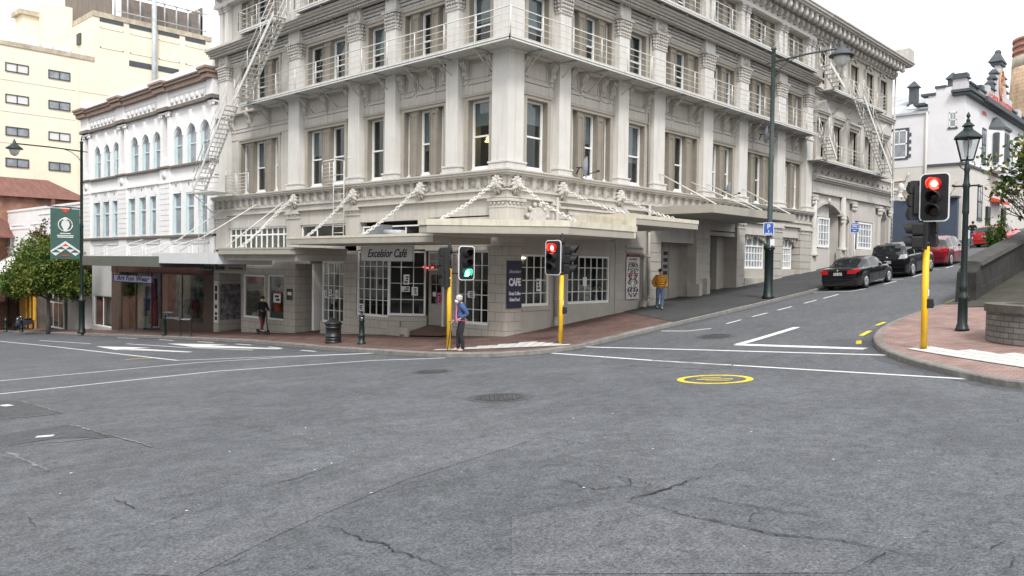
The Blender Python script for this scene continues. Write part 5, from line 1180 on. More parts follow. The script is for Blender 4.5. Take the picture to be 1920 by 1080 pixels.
wl.build('wall', M['whitewall'], WB); ln.split('window_reveal', M['teal'], WB); br.split('cornice', M['brownc'], WB); dk.split('ledge', M['dkbrown'], WB); od.split('moulding', M['whitewall'], WB)
canopy([(-3.0, 21.95), (-3.0, 14.92), (-.30, 14.92), (-.30, 21.95)], 2.36, 2.86, 'whitefascia', 'soffdark', WB)
canopy([(-2.95, 31.6), (-2.95, 21.1), (-.30, 21.1), (-.30, 31.6)], 2.16, 2.34, 'soffdark', 'soffdark', WB)
mb = MB(); mb.box(-3.03, -2.95, 21.1, 31.6, 2.16, 2.70); mb.build('fascia', M['greenfascia'], WB)
mb = MB()
for y in (23.4, 25.6, 28.5, 31): mb.g = y; mb.tube([(-.1, y - .8, 3.75), (-2.8, y, 2.72)], .022, 5)
mb.split('stay_rod', M['whitewall'], WB)
# shop fronts under the canopy
M['shopbrown'] = mat('brown_shop_tile', (0.085, 0.055, 0.043), 0.6, 0.2, 3); M['shopred'] = mat('dark_red_wood', (0.055, 0.016, 0.013), 0.6, 0.3, 3)
M['greyp'] = mat('grey_panel', (0.44, 0.43, 0.42), 0.7, 0.08, 1)
mb = MB(FL); mb.box(21.40, 22.55, -1.3, -.02, -2.2, 2.3); mb.box(22.5, 28.2, -.35, -.05, -2.2, -.98); mb.box(34.2, 35.45, -.6, -.02, -2.6, 2.3); mb.box(29.4, 34.2, -.3, -.06, -2.6, -2.0)
mb.split('shop_pier', M['shopbrown'], WB)
mb = MB(FL); mb.box(38.7, 41.0, -1.0, -.6, -3, 2.3); mb.box(28.2, 29.3, -1.2, -1.0, -2.6, 2.3); mb.box(21.4, 35.4, -.3, .012, 1.75, 2.36); mb.box(38.75, 41.0, -.6, .012, 1.9, 2.36); mb.split('shop_recess', M['shopred'], WB)
mb = MB(FL); mb.box(35.45, 38.7, -.2, .0, .12, 2.3); mb.box(35.45, 38.7, -.2, -.01, -2.6, -1.95); mb.box(38.6, 38.75, -.2, .02, -2.6, 2.3); mb.split('shop_panel', M['greyp'], WB)
gridwin(FL, 35.45, 38.6, -1.95, .12, -.1, 2, 1, WB, .06, .04); gridwin(FL, 22.55, 28.15, -.98, 1.75, -.12, 2, 1, WB, .05, .05, fm='shopbrown'); gridwin(FL, 29.4, 34.2, -2.0, 1.75, -.12, 2, 1, WB, .05, .06, fm='shopbrown')
mb = MB(FL); mb.box(35.5, 38.6, -.8, -.75, -1.9, .1); mb.build('shop_backdrop', M['greyp'], WB)

# ================================================================== LOW WHITE SHOPS FARTHER DOWN
LW = thing('low_shop_building', 'low whitewashed shop block behind the green street tree at the far left', 'building', (6, 52, -2.5))
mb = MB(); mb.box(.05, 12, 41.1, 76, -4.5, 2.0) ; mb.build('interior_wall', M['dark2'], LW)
mb = MB(FL); mb.box(41.0, 76, -.6, 0, 2.0, 6.45); mb.box(41.0, 76, -.7, .06, 6.35, 6.52); mb.box(44, 50, -.2, .05, 5.9, 5.98); mb.box(52, 60, -.2, .05, 4.9, 4.98)
for k in range(6): mb.box(43 + k * 5.4, 46.5 + k * 5.4, -.2, .05, 5.2, 5.27)
mb.box(41.0, 76, -.2, .08, 3.0, 3.15); mb.build('wall', M['whitewall'], LW)
mb = MB(); mb.hexa([(-.02, 50, 2.7), (-3.0, 50, .95), (-3.0, 76, .25), (-.02, 76, 2.1)], [(-.02, 50, 2.85), (-3.0, 50, 1.1), (-3.0, 76, .4), (-.02, 76, 2.25)])
mb.box(-3.05, -2.9, 50, 76, .3, .95); mb.build('awning', M['whitewall'], LW)
mb = MB(); mb.box(-2.6, -2.4, 49.6, 76, -.75, .0); mb.build('shop_fascia', M['shopred'], LW)
mb = MB(FL); mb.box(50.5, 54.5, .02, .1, -3, .3); mb.build('shop_panel', mat('amber_shop_panel', (.50, .27, .07), .6, .25, 2.5), LW)
gridwin(FL, 50.7, 52.6, -2.3, -.1, .14, 2, 1, LW, .06, .05, fm='yellow')
mb = MB(FL); mb.box(41.3, 43.2, .02, .12, -3, 2.0); mb.build('shop_panel', M['greyp'], LW)
gridwin(FL, 44.0, 47.5, -2.6, 1.2, .1, 3, 2, LW, .08, .05); gridwin(FL, 55, 60, -3.1, 0, .1, 2, 1, LW, .08, .05, fm='black')
gridwin(FL, 57, 59.5, 3.4, 5.2, .03, 2, 1, LW, .1, .05)

# ================================================================== TOWER BLOCK AND RUSTY ROOFED SHED BEHIND
TW = thing('tower_block', 'tall cream rendered tower block with rows of small windows rising behind the white building', 'building', (6, 80, -4))
mb = MB(); mb.box(-22, 11.6, 72, 92, -6, 23.6); mb.box(11.6, 24.6, 72, 80.5, -6, 28.4); mb.box(8.6, 11.6, 78.2, 82, 23, 30.5); mb.box(7.0, 8.6, 79.5, 82, 24, 29.0)
for x0, x1 in ((12.3, 14.7), (15.4, 17.8), (18.5, 20.9), (21.6, 24.0)):
    for u0, u1, v0, v1 in ((x0, x1, 27.3, 27.4), (x0, x1, 25.2, 25.3), (x0, x0 + .1, 25.2, 27.4), (x1 - .1, x1, 25.2, 27.4)): mb.box(u0, u1, 71.95, 72.1, v0, v1)
for z in (20.2, 17.1, 14.0): mb.box(-22, 14, 71.96, 72.2, z, z + .10)
mb.box(9.9, 10.1, 71.94, 72.1, -4, 23.3)
mb.build('wall', M['cream'], TW)
mb = MB(); mb.box(-22.1, 11.7, 71.9, 92, 23.6, 24.05); mb.box(11.55, 24.7, 71.9, 80.6, 28.4, 28.95); mb.box(6.6, 8.8, 79.2, 82, 29, 29.5); mb.split('parapet', M['creamdark'], TW)
for z in (21.5, 18.4, 15.2, 12.1, 9.0, 6.0):
    for x in (-12.2, -8.3, -4.4, -.5, 3.45, 7.3):
        mb = MB(); z0 = z - .45; x1 = x + 2.05
        for u0, u1, v0, v1 in ((x, x1, z0 + .8, z0 + .88), (x, x1, z0, z0 + .08), (x, x + .08, z0, z0 + .88), (x1 - .08, x1, z0, z0 + .88), (x + .98, x + 1.06, z0, z0 + .88)): mb.box(u0, u1, 71.9, 72.0, v0, v1)
        o = mb.build('window', M['slate'], TW); g = MB(); g.box(x, x1, 71.97, 71.995, z0, z0 + .88); g.build('pane', M['paleglass'] if rb.random() < .6 else M['blind'], o)
for x0, x1, z in ((12.25, 14.7, 28.3), (15.3, 17.75, 28.3), (18.45, 20.85, 28.3), (21.55, 23.95, 28.25), (15.3, 17.7, 24.15), (18.45, 20.8, 24.18)):
    mb = MB(); mb.box(x0, x1, 71.95, 72.0, z - .32, z + .28); mb.build('louvre', M['slate'], TW)
mb = MB(); mb.box(11.4, 11.6, 75.4, 76.4, 26.0, 27.2); mb.build('louvre', M['slate'], TW)
mb = MB()
for y0, y1, x0, x1, z0, z1 in ((80, 80.3, 11.5, 16.5, 28.9, 33), (73.2, 73.4, 15.0, 24.2, 28.9, 31.5), (73.2, 80, 24.0, 24.2, 28.95, 32.5)): mb.box(x0, x1, y0, y1, z0, z1)
mb.split('roof_screen', mat('brown_roof_screen', (.20, .17, .145), .8, .2, 1.5, stretch=(3, 3, .5)), TW)
mb = MB()
for k in range(8):
    x = 14 + 1.35 * k; mb.tube([(x, 72.5, 28.9), (x, 72.5, 31.8)], .09, 6); mb.tube([(x, 72.5, 31.5), (x, 74, 33)], .07, 6)
mb.tube([(14, 72.4, 29.6), (24.3, 72.4, 29.6)], .06, 6); mb.tube([(14, 72.4, 31.6), (24.3, 72.4, 31.6)], .06, 6); mb.build('roof_frame', M['roofiron'], TW)
mb = MB(); mb.tube([(17.85, 71.6, 14), (17.85, 71.6, 34)], .26, 10); mb.build('flue', M['roofiron'], TW)
mb = MB()
for x, z in ((2.0, 24.05), (6.2, 24.05), (7.4, 24.05), (9.2, 24.05)): mb.g = x; mb.box(x, x + .9, 74, 75, z, z + 1.0); mb.box(x + 1.0, x + 1.5, 74.2, 75, z, z + .8)
mb.split('air_conditioner', M['blind'], TW)
RB = thing('brick_shed', 'old brick building with a rusty red iron roof, under the cream tower', 'building', (0, 60, -3))
mb = MB(); mb.box(-14, 6.2, 58, 68, -4, 7.9); mb.build('wall', brickmat('old_red_brick', (.36, .15, .085), (.26, .11, .07), (.32, .24, .19), .24, .085, 'xz', .9, .012, var=.45), RB)
mb = MB(); mb.hexa([(-14.4, 57.6, 7.75), (6.6, 57.6, 7.75), (6.6, 68.4, 7.75), (-14.4, 68.4, 7.75)], [(-10, 62.5, 9.75), (4.4, 62.5, 9.75), (4.4, 63.5, 9.75), (-10, 63.5, 9.75)]); mb.box(3.2, 3.5, 57.6, 57.9, 4.5, 7.7)
mb.hexa([(-14, 57.9, 5.0), (1.0, 57.9, 5.0), (1.0, 56, 4.2), (-14, 56, 4.2)], [(-14, 57.9, 7.2), (-3, 57.9, 7.2), (-.5, 56, 4.3), (-14, 56, 4.3)]); mb.build('roof', M['rust'], RB)

# ================================================================== PUB ON THE RIGHT
PB = thing('pub_building', 'pale grey pub with slate trim, stepped gable and red lettering at the street top', 'building', (62, 6, 5))
mb = MB(); mb.box(56, 82, -.40, 2.5, 11.75, 17.6); mb.box(56.0, 82, 2.5, 16, 11.75, 16.5); mb.box(56, 62, -.38, 1.95, 17.603, 18.4); mb.box(56.03, 56.5, 1.96, 2.5, 17.6, 17.9); mb.build('wall', M['pubwall'], PB)
mb = MB(); mb.box(56.03, 82, -.37, 16, 3.5, 11.75); mb.build('lower_wall', M['pubwall2'], PB)
mb = MB(); mb.box(55.9, 82, -.5, 2.52, 11.65, 11.85)
mb.box(55.65, 81.5, -.85, .55, 17.55, 17.8); mb.box(55.5, 81.6, -1.0, .6, 17.8, 18.02); mb.box(60.2, 81.7, -1.15, .2, 17.65, 18.06)
mb.box(55.8, 56.9, -.6, .75, 19.0, 19.12); mb.box(55.9, 56.8, -.5, .6, 19.12, 19.45); mb.box(55.9, 57, 1.1, 2.0, 18.4, 18.6); mb.box(55.9, 57, 1.9, 3.1, 17.85, 18.05); mb.box(55.9, 57, 2.8, 3.7, 17.1, 17.3)
for x, z in ((59.6, 18.55), (63.4, 19.3)):
    mb.box(x, x + 1.6, -.8, .3, z, z + .12); mb.box(x + .2, x + 1.4, -.7, .2, z + .12, z + .5)
mb.split('slate_trim', M['slate'], PB)
mb = MB(); mb.box(55.95, 56.8, -.45, .6, 18.02, 19.0); mb.box(59.7, 61.1, -.65, .2, 18.02, 18.55); mb.box(63.5, 64.9, -.65, .2, 18.02, 19.3)
zq = 18.02
for x0, x1, z1 in ((62.5, 72.0, 19.5), (64.9, 69.8, 20.3), (65.5, 69.2, 21.0), (66.0, 68.6, 21.6), (66.6, 68.0, 22.1)): mb.box(x0, x1, -.64, -.2, zq, z1); zq = z1
mb.box(75, 76.4, -.65, .2, 18.02, 19.2); mb.split('gable', mat('gable_render', (.50, .49, .51), .85, .08, 1.2, streak=.3), PB)
mb = MB()
for x0, x1, z in ((64.2, 65.1, 19.9), (69.5, 70.4, 19.9), (64.8, 65.6, 20.5), (69.0, 70.0, 20.5), (65.4, 66.2, 21.1), (68.4, 69.3, 21.1)): mb.box(x0, x1, -.75, .05, z, z + .13); mb.hexa([(x0, -.7, z + .13), (x1, -.7, z + .13), (x1, .0, z + .13), (x0, .0, z + .13)], [(x0 + .2, -.5, z + .45), (x1 - .2, -.5, z + .45), (x1 - .2, -.2, z + .45), (x0 + .2, -.2, z + .45)])
mb.box(66.4, 68.2, -.8, .1, 22.1, 22.4); mb.hexa([(66.2, -.9, 22.4), (68.4, -.9, 22.4), (68.4, .3, 22.4), (66.2, .3, 22.4)], [(66.9, -.5, 23.3), (67.7, -.5, 23.3), (67.7, -.1, 23.3), (66.9, -.1, 23.3)]); mb.ball((67.3, -.3, 23.4), .3, 8, 6)
for x in (57.4, 58.2, 59.0, 61.8, 62.6, 72.8, 73.6, 74.4, 77.4, 78.4):
    mb.lathe([(.07, 0), (.09, .1), (.05, .25), (.10, .5), (.05, .7), (.09, .75)], (x, -.4, 18.02), 7)
mb.box(57, 63.5, -.55, -.25, 18.75, 18.9); mb.box(72, 80, -.55, -.25, 18.75, 18.9)
mb.split('parapet_trim', M['slate'], PB)
put_text('lettering', 'A LONDON ALES & BOTTLERS', .72, M['red'], (67.3, -.665, 18.65), (1, 0, 0), PB, bold=.02, sx=.95)
put_text('lettering', 'ALES &', .5, M['red'], (62.4, -.43, 16.9), (1, 0, 0), PB, bold=.015); put_text('lettering', 'WINES', .5, M['red'], (69.4, -.43, 16.9), (1, 0, 0), PB, bold=.015)
mb = MB()
for rx, rz, w_ in ((.85, 1.35, .10), (.62, 1.05, .07)): mb.tube([(67.3 + rx * math.cos(t * math.pi / 12), -.70, 20.3 + rz * math.sin(t * math.pi / 12)) for t in range(25)], w_, 6)
mb.tube([(67.1, -.7, 21.0), (67.5, -.7, 20.6), (67.1, -.7, 20.2), (67.5, -.7, 19.8), (67.2, -.7, 19.5)], .1, 6); mb.build('emblem', mat('orange_emblem', (.50, .27, .17), .6, .2, 4), PB)
mb = MB(); mb.hexa([(56.1, 2.5, 16.5), (56.1, 16, 16.5), (82, 16, 16.5), (82, 2.5, 16.5)], [(62, 2.5, 19.4), (62, 16, 19.4), (76, 16, 19.4), (76, 2.5, 19.4)]); mb.box(55.85, 56.15, 2.4, 16, 16.35, 16.55); mb.build('roof', M['roofiron'], PB)
for y in (4.5, 1.3):
    mb = MB(); z = 18.3 if y > 2 else 18.6; mb.box(58.3, 59.1, y - .32, y + .32, z - 1.2, z + 1.0); mb.box(58.2, 59.2, y - .42, y + .42, z - 1.2, z - .5)
    mb.hexa([(58.1, y - .5, z + 1.0), (59.3, y - .5, z + 1.0), (59.3, y + .5, z + 1.0), (58.1, y + .5, z + 1.0)], [(58.65, y - .06, z + 1.6), (58.75, y - .06, z + 1.6), (58.75, y + .06, z + 1.6), (58.65, y + .06, z + 1.6)]); mb.build('chimney', M['slate'], PB)
for y0, y1, x, z in ((3.6, 4.6, 57.2, 17.1), (5.0, 6.4, 57.0, 16.95)): mb = MB(); mb.hexa([(x, y0, z), (x, y1, z), (x + .9, y1, z + .45), (x + .9, y0, z + .45)], [(x, y0, z + .12), (x, y1, z + .12), (x + .9, y1, z + .57), (x + .9, y0, z + .57)]); mb.build('skylight', M['white'], PB)
FP = lambda s, d, z: (56 - d, s, z)
def pubwin(fr, s0, s1, z0, z1, f, m1='white', zr=.5, surround=True):
    mb = MB(fr); mb.box(s0 - .1, s1 + .1, -.05, .06, z0 - .15, z0)
    if surround:
        mb.box(s0 - .16, s0, -.05, .05, z0, z1); mb.box(s1, s1 + .16, -.05, .05, z0, z1); mb.box(s0 - .16, s1 + .16, -.05, .05, z1, z1 + .16)
        for k in range(4): mb.box(s0 - .34, s0 - .16, -.05, .045, z0 + (z1 - z0) * k / 4, z0 + (z1 - z0) * (k + .5) / 4)
    o = mb.build('window', M['slate'], PB); w_ = MB(fr)
    for u0, u1, v0, v1 in ((s0, s1, z1 - f, z1), (s0, s1, z0, z0 + f), (s0, s0 + f, z0, z1), (s1 - f, s1, z0, z1), (s0, s1, z0 + (z1 - z0) * zr - f / 2, z0 + (z1 - z0) * zr + f / 2), ((s0 + s1) / 2 - f / 4, (s0 + s1) / 2 + f / 4, z0 + (z1 - z0) * zr, z1)): w_.box(u0, u1, .0, .04, v0, v1)
    w_.build('frame', M[m1], o); g = MB(fr); g.box(s0, s1, .0, .02, z0, z1); g.build('pane', M['paleglass'], o)
pubwin(FP, 4.15, 5.5, 12.6, 15.1, .12); pubwin(FP, .22, .80, 14.9, 16.2, .09, surround=False)
FPF = lambda s, d, z: (s, -.40 - d, z)
pubwin(FPF, 61.9, 63.3, 12.6, 15.6, .14, 'slate', surround=False); pubwin(FPF, 61.0, 62.6, 7.3, 10.4, .14, 'slate', surround=False); pubwin(FPF, 69.5, 71.2, 12.8, 15.6, .14, 'slate', surround=False); pubwin(FPF, 72.6, 74.2, 12.8, 15.6, .14, 'slate', surround=False)
mb = MB(); P = [(64.2, -.4), (65.0, -1.5), (67.2, -1.5), (68.0, -.4)]
mb.hexa([(x, y, 11.9) for x, y in P], [(x, y, 15.7) for x, y in P]); mb.build('oriel', M['pubwall'], PB)
mb = MB(); mb.hexa([(x, y - (.2 if y < -1 else 0), 15.7) for x, y in P], [(x, y - (.2 if y < -1 else 0), 15.95) for x, y in P]); mb.hexa([(x, y, 15.95) for x, y in P], [(65.6 + (i > 1) * .9, -.5 - .3 * (i in (1, 2)), 17.0) for i, (x, y) in enumerate(P)])
for x in (65.2, 66.2): mb.box(x, x + .75, -1.56, -1.45, 12.7, 15.4)
mb.box(64.3, 64.9, -1.2, -.8, 12.7, 15.4)
mb.split('oriel_trim', M['slate'], PB)
mb = MB(); mb.box(64.0, 65.0, -.6, -.3, 5.2, 8.6); mb.box(70, 71.2, -.6, -.3, 5.6, 8.8); mb.split('door', M['black'], PB)
mb = MB(); mb.hexa([(65.6, -.4, 9.2), (69.4, -.4, 9.2), (69.4, -1.2, 9.0), (65.6, -1.2, 9.0)], [(65.6, -.4, 9.6), (69.4, -.4, 9.6), (69.4, -1.2, 9.3), (65.6, -1.2, 9.3)]); mb.build('awning', M['red'], PB)
mb = MB(); mb.tube([(55.9, 2.55, 6), (55.9, 2.55, 16.4)], .1, 8); mb.tube([(55.85, 7, 10.4), (55.85, 4.2, 10.5), (55.85, 3.9, 11.2)], .09, 8); mb.tube([(55.85, 9, 9.7), (55.85, 3.2, 9.75)], .09, 8); mb.split('drain_pipe', M['pubwall2'], PB)
NW = thing('painted_wall', 'dark navy painted yard wall below the pub at the top of the street', 'wall', (54.8, 5, 4.5))
mb = MB(); mb.box(54.6, 55.4, 1.5, 16, 3.2, 8.65); mb.box(54.9, 55.4, -.3, 1.5, 3.2, 8.75); mb.build('wall_panel', M['navy'], NW)
mb = MB(); mb.box(54.5, 55.5, -.4, 1.48, 8.75, 8.9); mb.build('coping', M['slate'], NW)
ps = MB(); ps.box(54.55, 54.6, 1.6, 2.7, 7.2, 9.0); po = tag(ps.build('poster', M['paper']), 'white poster on the navy yard wall below the pub', 'poster')
put_text('lettering', 'ed', .7, M['teal'], (54.54, 2.1, 8.2), (0, -1, 0), po, shear=.2)
CS = thing('chimney_stack', 'huge round brick chimney stack rising behind the pub at the right edge', 'chimney', (92.8, .5, 5))
mb = MB(); mb.lathe([(3.5, 5), (3.3, 24), (3.15, 27.0)], (92.8, .5, 0), 28); mb.build('shaft', brickmat('buff_stack_brick', (.60, .42, .26), (.50, .36, .24), (.34, .26, .19), .9, .45, 'w', .9, .03, var=.3), CS)
mb = MB(); mb.lathe([(3.16, 27.0), (3.12, 28.3)], (92.8, .5, 0), 28); mb.build('white_band', M['creamdark'], CS)
mb = MB()
for k in range(6): mb.lathe([(3.0 + .13 * (k % 2), 28.3 + .36 * k), (3.0 + .13 * (k % 2), 28.66 + .36 * k)], (92.8, .5, 0), 28)
mb.build('red_crown', mat('red_stack_brick', (.36, .17, .13), .9, .25, 1.5), CS)

# ================================================================== RETAINING WALL, PLANTER
RW = thing('stone_retaining_wall', 'dark mossy stone wall with sloping coping climbing the right side of the street', 'wall', (20, -12.2, 2))
mb = MB(); cp_ = MB(); n = 14
for k in range(n):
    x0 = 9.4 + 2.2 * k; x1 = x0 + 2.2
    za, zb_ = 2.68 + .150 * (x0 - 9.4), 2.68 + .150 * (x1 - 9.4); g0, g1 = rz_(x0, -12) - .3, rz_(x1, -12) - .3
    mb.hexa([(x0, -12.42, g0), (x1, -12.42, g1), (x1, -11.95, g1), (x0, -11.95, g0)], [(x0, -12.36, za), (x1, -12.36, zb_), (x1, -11.98, zb_), (x0, -11.98, za)])
    mb.hexa([(x0, -12.46, g0), (x1, -12.46, g1), (x1, -12.40, g1), (x0, -12.40, g0)], [(x0, -12.46, za - .72), (x1, -12.46, zb_ - .72), (x1, -12.40, zb_ - .72), (x0, -12.40, za - .72)])
    cp_.hexa([(x0, -12.50, za), (x1, -12.50, zb_), (x1, -11.80, zb_), (x0, -11.80, za)], [(x0, -12.44, za + .13), (x1, -12.44, zb_ + .13), (x1, -11.86, zb_ + .17), (x0, -11.86, za + .17)])
mb.hexa([(8.75, -12.5, 1.0), (9.42, -12.5, 1.0), (9.42, -11.85, 1.0), (8.75, -11.85, 1.0)], [(8.80, -12.45, 2.45), (9.42, -12.45, 2.72), (9.42, -11.9, 2.72), (8.80, -11.9, 2.45)])
mb.build('wall_stones', M['stone'], RW); cp_.build('coping', M['coping'], RW)
PL = thing('planter', 'low curved grey brick planter at the right edge of the paving', 'planter', (1.3, -16.2, .9))
mb = MB(); c = (1.3, -16.2); z0 = gz(*c) - .5; ztop = gz(*c) + .68
mb.lathe([(1.76, 0), (1.76, ztop - z0 - .13), (1.4, ztop - z0 - .13), (1.4, ztop - z0 - .3)], (c[0], c[1], z0), 44, smooth=False)
mb.build('brick_ring', brickmat('grey_planter_brick', (.23, .215, .195), (.165, .155, .145), (.085, .08, .075), .36, .125, 'w', .9, .014, var=.35), PL)
mb = MB(); mb.lathe([(1.80, 0), (1.81, .17), (1.38, .18), (1.38, 0)], (c[0], c[1], ztop - .15), 44, smooth=False); mb.build('coping', mat('planter_coping', (.115, .105, .09), .95, .35, 4, bump=.3), PL)
mb = MB(); mb.lathe([(.01, 0), (1.39, 0)], (c[0], c[1], ztop - .22), 30); mb.build('soil', M['bankm'], PL)
# ================================================================== TRAFFIC SIGNALS
CAMX, CAMY = -20.04, -19.08
def rrect(w_, h, r, n=5):
    P = []
    for cx, cy, a0 in ((w_ / 2 - r, h / 2 - r, 0), (-w_ / 2 + r, h / 2 - r, 90), (-w_ / 2 + r, -h / 2 + r, 180), (w_ / 2 - r, -h / 2 + r, 270)):
        for k in range(n + 1): a = R(a0 + 90 * k / n); P.append((cx + r * math.cos(a), cy + r * math.sin(a)))
    return P
def visor(mb, x, y, z, r=.135, ln=.24, n=14):
    A, B = [], []
    for k in range(n + 1):
        a = R(-35 + 250 * k / n); c = math.cos(a); s_ = math.sin(a)
        A.append(((x, y + r * c, z + r * s_), (x, y + r * 1.06 * c, z + r * 1.06 * s_)))
        l = ln * (.55 + .45 * max(0, s_ * .8 + .2)); B.append(((x + l, y + r * c, z + r * s_ - .01), (x + l, y + r * 1.06 * c, z + r * 1.06 * s_ - .01)))
    for k in range(n): mb.hexa([A[k][0], A[k + 1][0], A[k + 1][1], A[k][1]], [B[k][0], B[k + 1][0], B[k + 1][1], B[k][1]])
def head(parent, off, face, lit, w_=.60, h=1.06, board=True, n=3):
    """one signal head: local +x is the way it faces"""
    e = MB(); c, s_ = math.cos(face), math.sin(face)
    fr = lambda x, y, z: (off[0] + x * c - y * s_, off[1] + x * s_ + y * c, off[2] + z)
    e.fr = fr
    for k in range(n): z = (n - 1) / 2 * .29 - k * .29; e.hexa([(-.16, y, zz + z) for y, zz in rrect(.27, .28, .05)], [(.05, y, zz + z) for y, zz in rrect(.29, .285, .05)])
    e.box(-.22, -.16, -.05, .05, -.3, .3)
    hb = e.build('signal_head', M['blackm'], parent, org=(0, 0, 0))
    if board:
        b = MB(fr); b.hexa([(.040, y, z) for y, z in rrect(w_, h, .11)], [(.052, y, z) for y, z in rrect(w_, h, .11)]); b.build('white_border', M['paper'], hb, org=(0, 0, 0))
        b = MB(fr); b.hexa([(.045, y, z) for y, z in rrect(w_ - .055, h - .055, .09)], [(.060, y, z) for y, z in rrect(w_ - .055, h - .055, .09)]); b.build('target_board', M['blackm'], hb, org=(0, 0, 0))
    for k in range(n):
        z = (n - 1) / 2 * .29 - k * .29; on = lit == k; col = {0: 'red', 2: 'green'}.get(k, 'x')
        v = MB(fr); visor(v, .055, 0, z); v.build('visor', M[(col + 'ref') if on else 'blackm'], hb, org=(0, 0, 0))  # a lit lens tints its own visor by colour; the others stay black
        l = MB(fr); l.lathe([(.128, .056), (.115, .075), (.06, .092), (.005, .096)], (0, 0, z), 16, axis='x'); lo = l.build('lens', M[(col + 'lamp') if on else 'offlens'], hb, org=(0, 0, 0))
        if on: l = MB(fr); l.lathe([(.001, .088), (.062, .094), (.055, .104), (.001, .108)], (0, 0, z), 12, axis='x'); l.build('lamp_core', M[{'red': 'redcore', 'green': 'grncore'}[col]], hb, org=(0, 0, 0))
    return hb
def signal(x, y, label, hy, ht, heads, button=0.0):
    t = thing('traffic_light', label, 'traffic light', (x, y, gz(x, y)), 0, 'traffic lights on yellow poles')
    mb = MB(); mb.tube([(0, 0, -.05), (0, 0, hy)], .068, 16); mb.build('yellow_pole', M['yellow'], t, org=(0, 0, 0))
    mb = MB(); mb.tube([(0, 0, hy - .02), (0, 0, ht)], [.062, .055], 12); mb.lathe([(.072, 0), (.072, .10)], (0, 0, hy - .02), 14); mb.lathe([(.062, 0), (.085, .04), (.085, .16), (.05, .22), (.06, .26), (.02, .34)], (0, 0, ht - .05), 12)
    for off, *_ in heads: mb.tube([(0, 0, off[2] + .32), (off[0] * .8, off[1] * .8, off[2] + .32)], .022, 6); mb.tube([(0, 0, off[2] - .32), (off[0] * .8, off[1] * .8, off[2] - .32)], .022, 6)
    mb.build('upper_pole', M['blackm'], t, org=(0, 0, 0))
    mb = MB(); mb.lathe([(.12, 0), (.12, .012), (.075, .02)], (0, 0, -.002), 14); mb.build('base_plate', M['iron'], t, org=(0, 0, 0))
    for h in heads: head(t, *h)
    if button:
        a = math.atan2(CAMY - y, CAMX - x) + R(80); c, s_ = math.cos(a), math.sin(a); mb = MB(lambda X, Y, Z: (X * c - Y * s_, X * s_ + Y * c, Z)); mb.hexa([(.05, yy, zz + 1.02) for yy, zz in rrect(.11, .22, .03)], [(.17, yy, zz + 1.02) for yy, zz in rrect(.10, .20, .03)]); mb.lathe([(.03, .17), (.03, .185)], (0, 0, 1.0), 8, axis='x'); mb.build('push_button', M['blackm'], t, org=(0, 0, 0))
        mb = MB(lambda X, Y, Z: (X * c - Y * s_, X * s_ + Y * c, Z)); mb.box(.062, .075, -.045, .045, 1.18, 1.32); mb.build('button_plate', M['paper'], t, org=(0, 0, 0))
    return t
def todir(x, y): return math.atan2(CAMY - y, CAMX - x)
RT = (math.sin(HEAD), -math.cos(HEAD))            # ground direction that runs to the right of the street view
def offs(r, f, z): return (RT[0] * r - math.cos(HEAD) * f, RT[1] * r - math.sin(HEAD) * f, z)
x, y = -0.94, -13.7; a = todir(x, y)
signal(x, y, 'nearest traffic light on a yellow pole at the right corner, showing red', 2.30, 3.2, [(offs(.08, .16, 3.34), a - R(20), 0, .62, 1.06), (offs(-.16, -.26, 3.30), a - R(168), None, .5, 1.0, False), (offs(-.26, .05, 2.50), a - R(100), None, .5, 1, False, 2), (offs(.18, -.18, 2.55), a + R(170), None, .5, 1, False, 2)], 1)
x, y = -3.48, -0.93; a = todir(x, y)
signal(x, y, 'traffic light beside the woman in blue, showing green', 2.51, 3.0, [(offs(.50, .06, 2.66), a + R(28), 2, .56, 1.05), (offs(-.17, -.02, 2.70), a - R(165), None, .5, 1.0, False), (offs(-.14, -.04, 2.20), a - R(165), None, .5, 1, False, 2)], 0)
x, y = -1.47, -3.73; a = todir(x, y)
signal(x, y, 'traffic light showing red in front of the cafe window at the building corner', 2.10, 3.05, [(offs(-.24, .12, 2.60), a - R(38), 0, .60, 1.05), (offs(.22, -.05, 2.55), a + R(75), None, .5, 1.0, False)], 1)
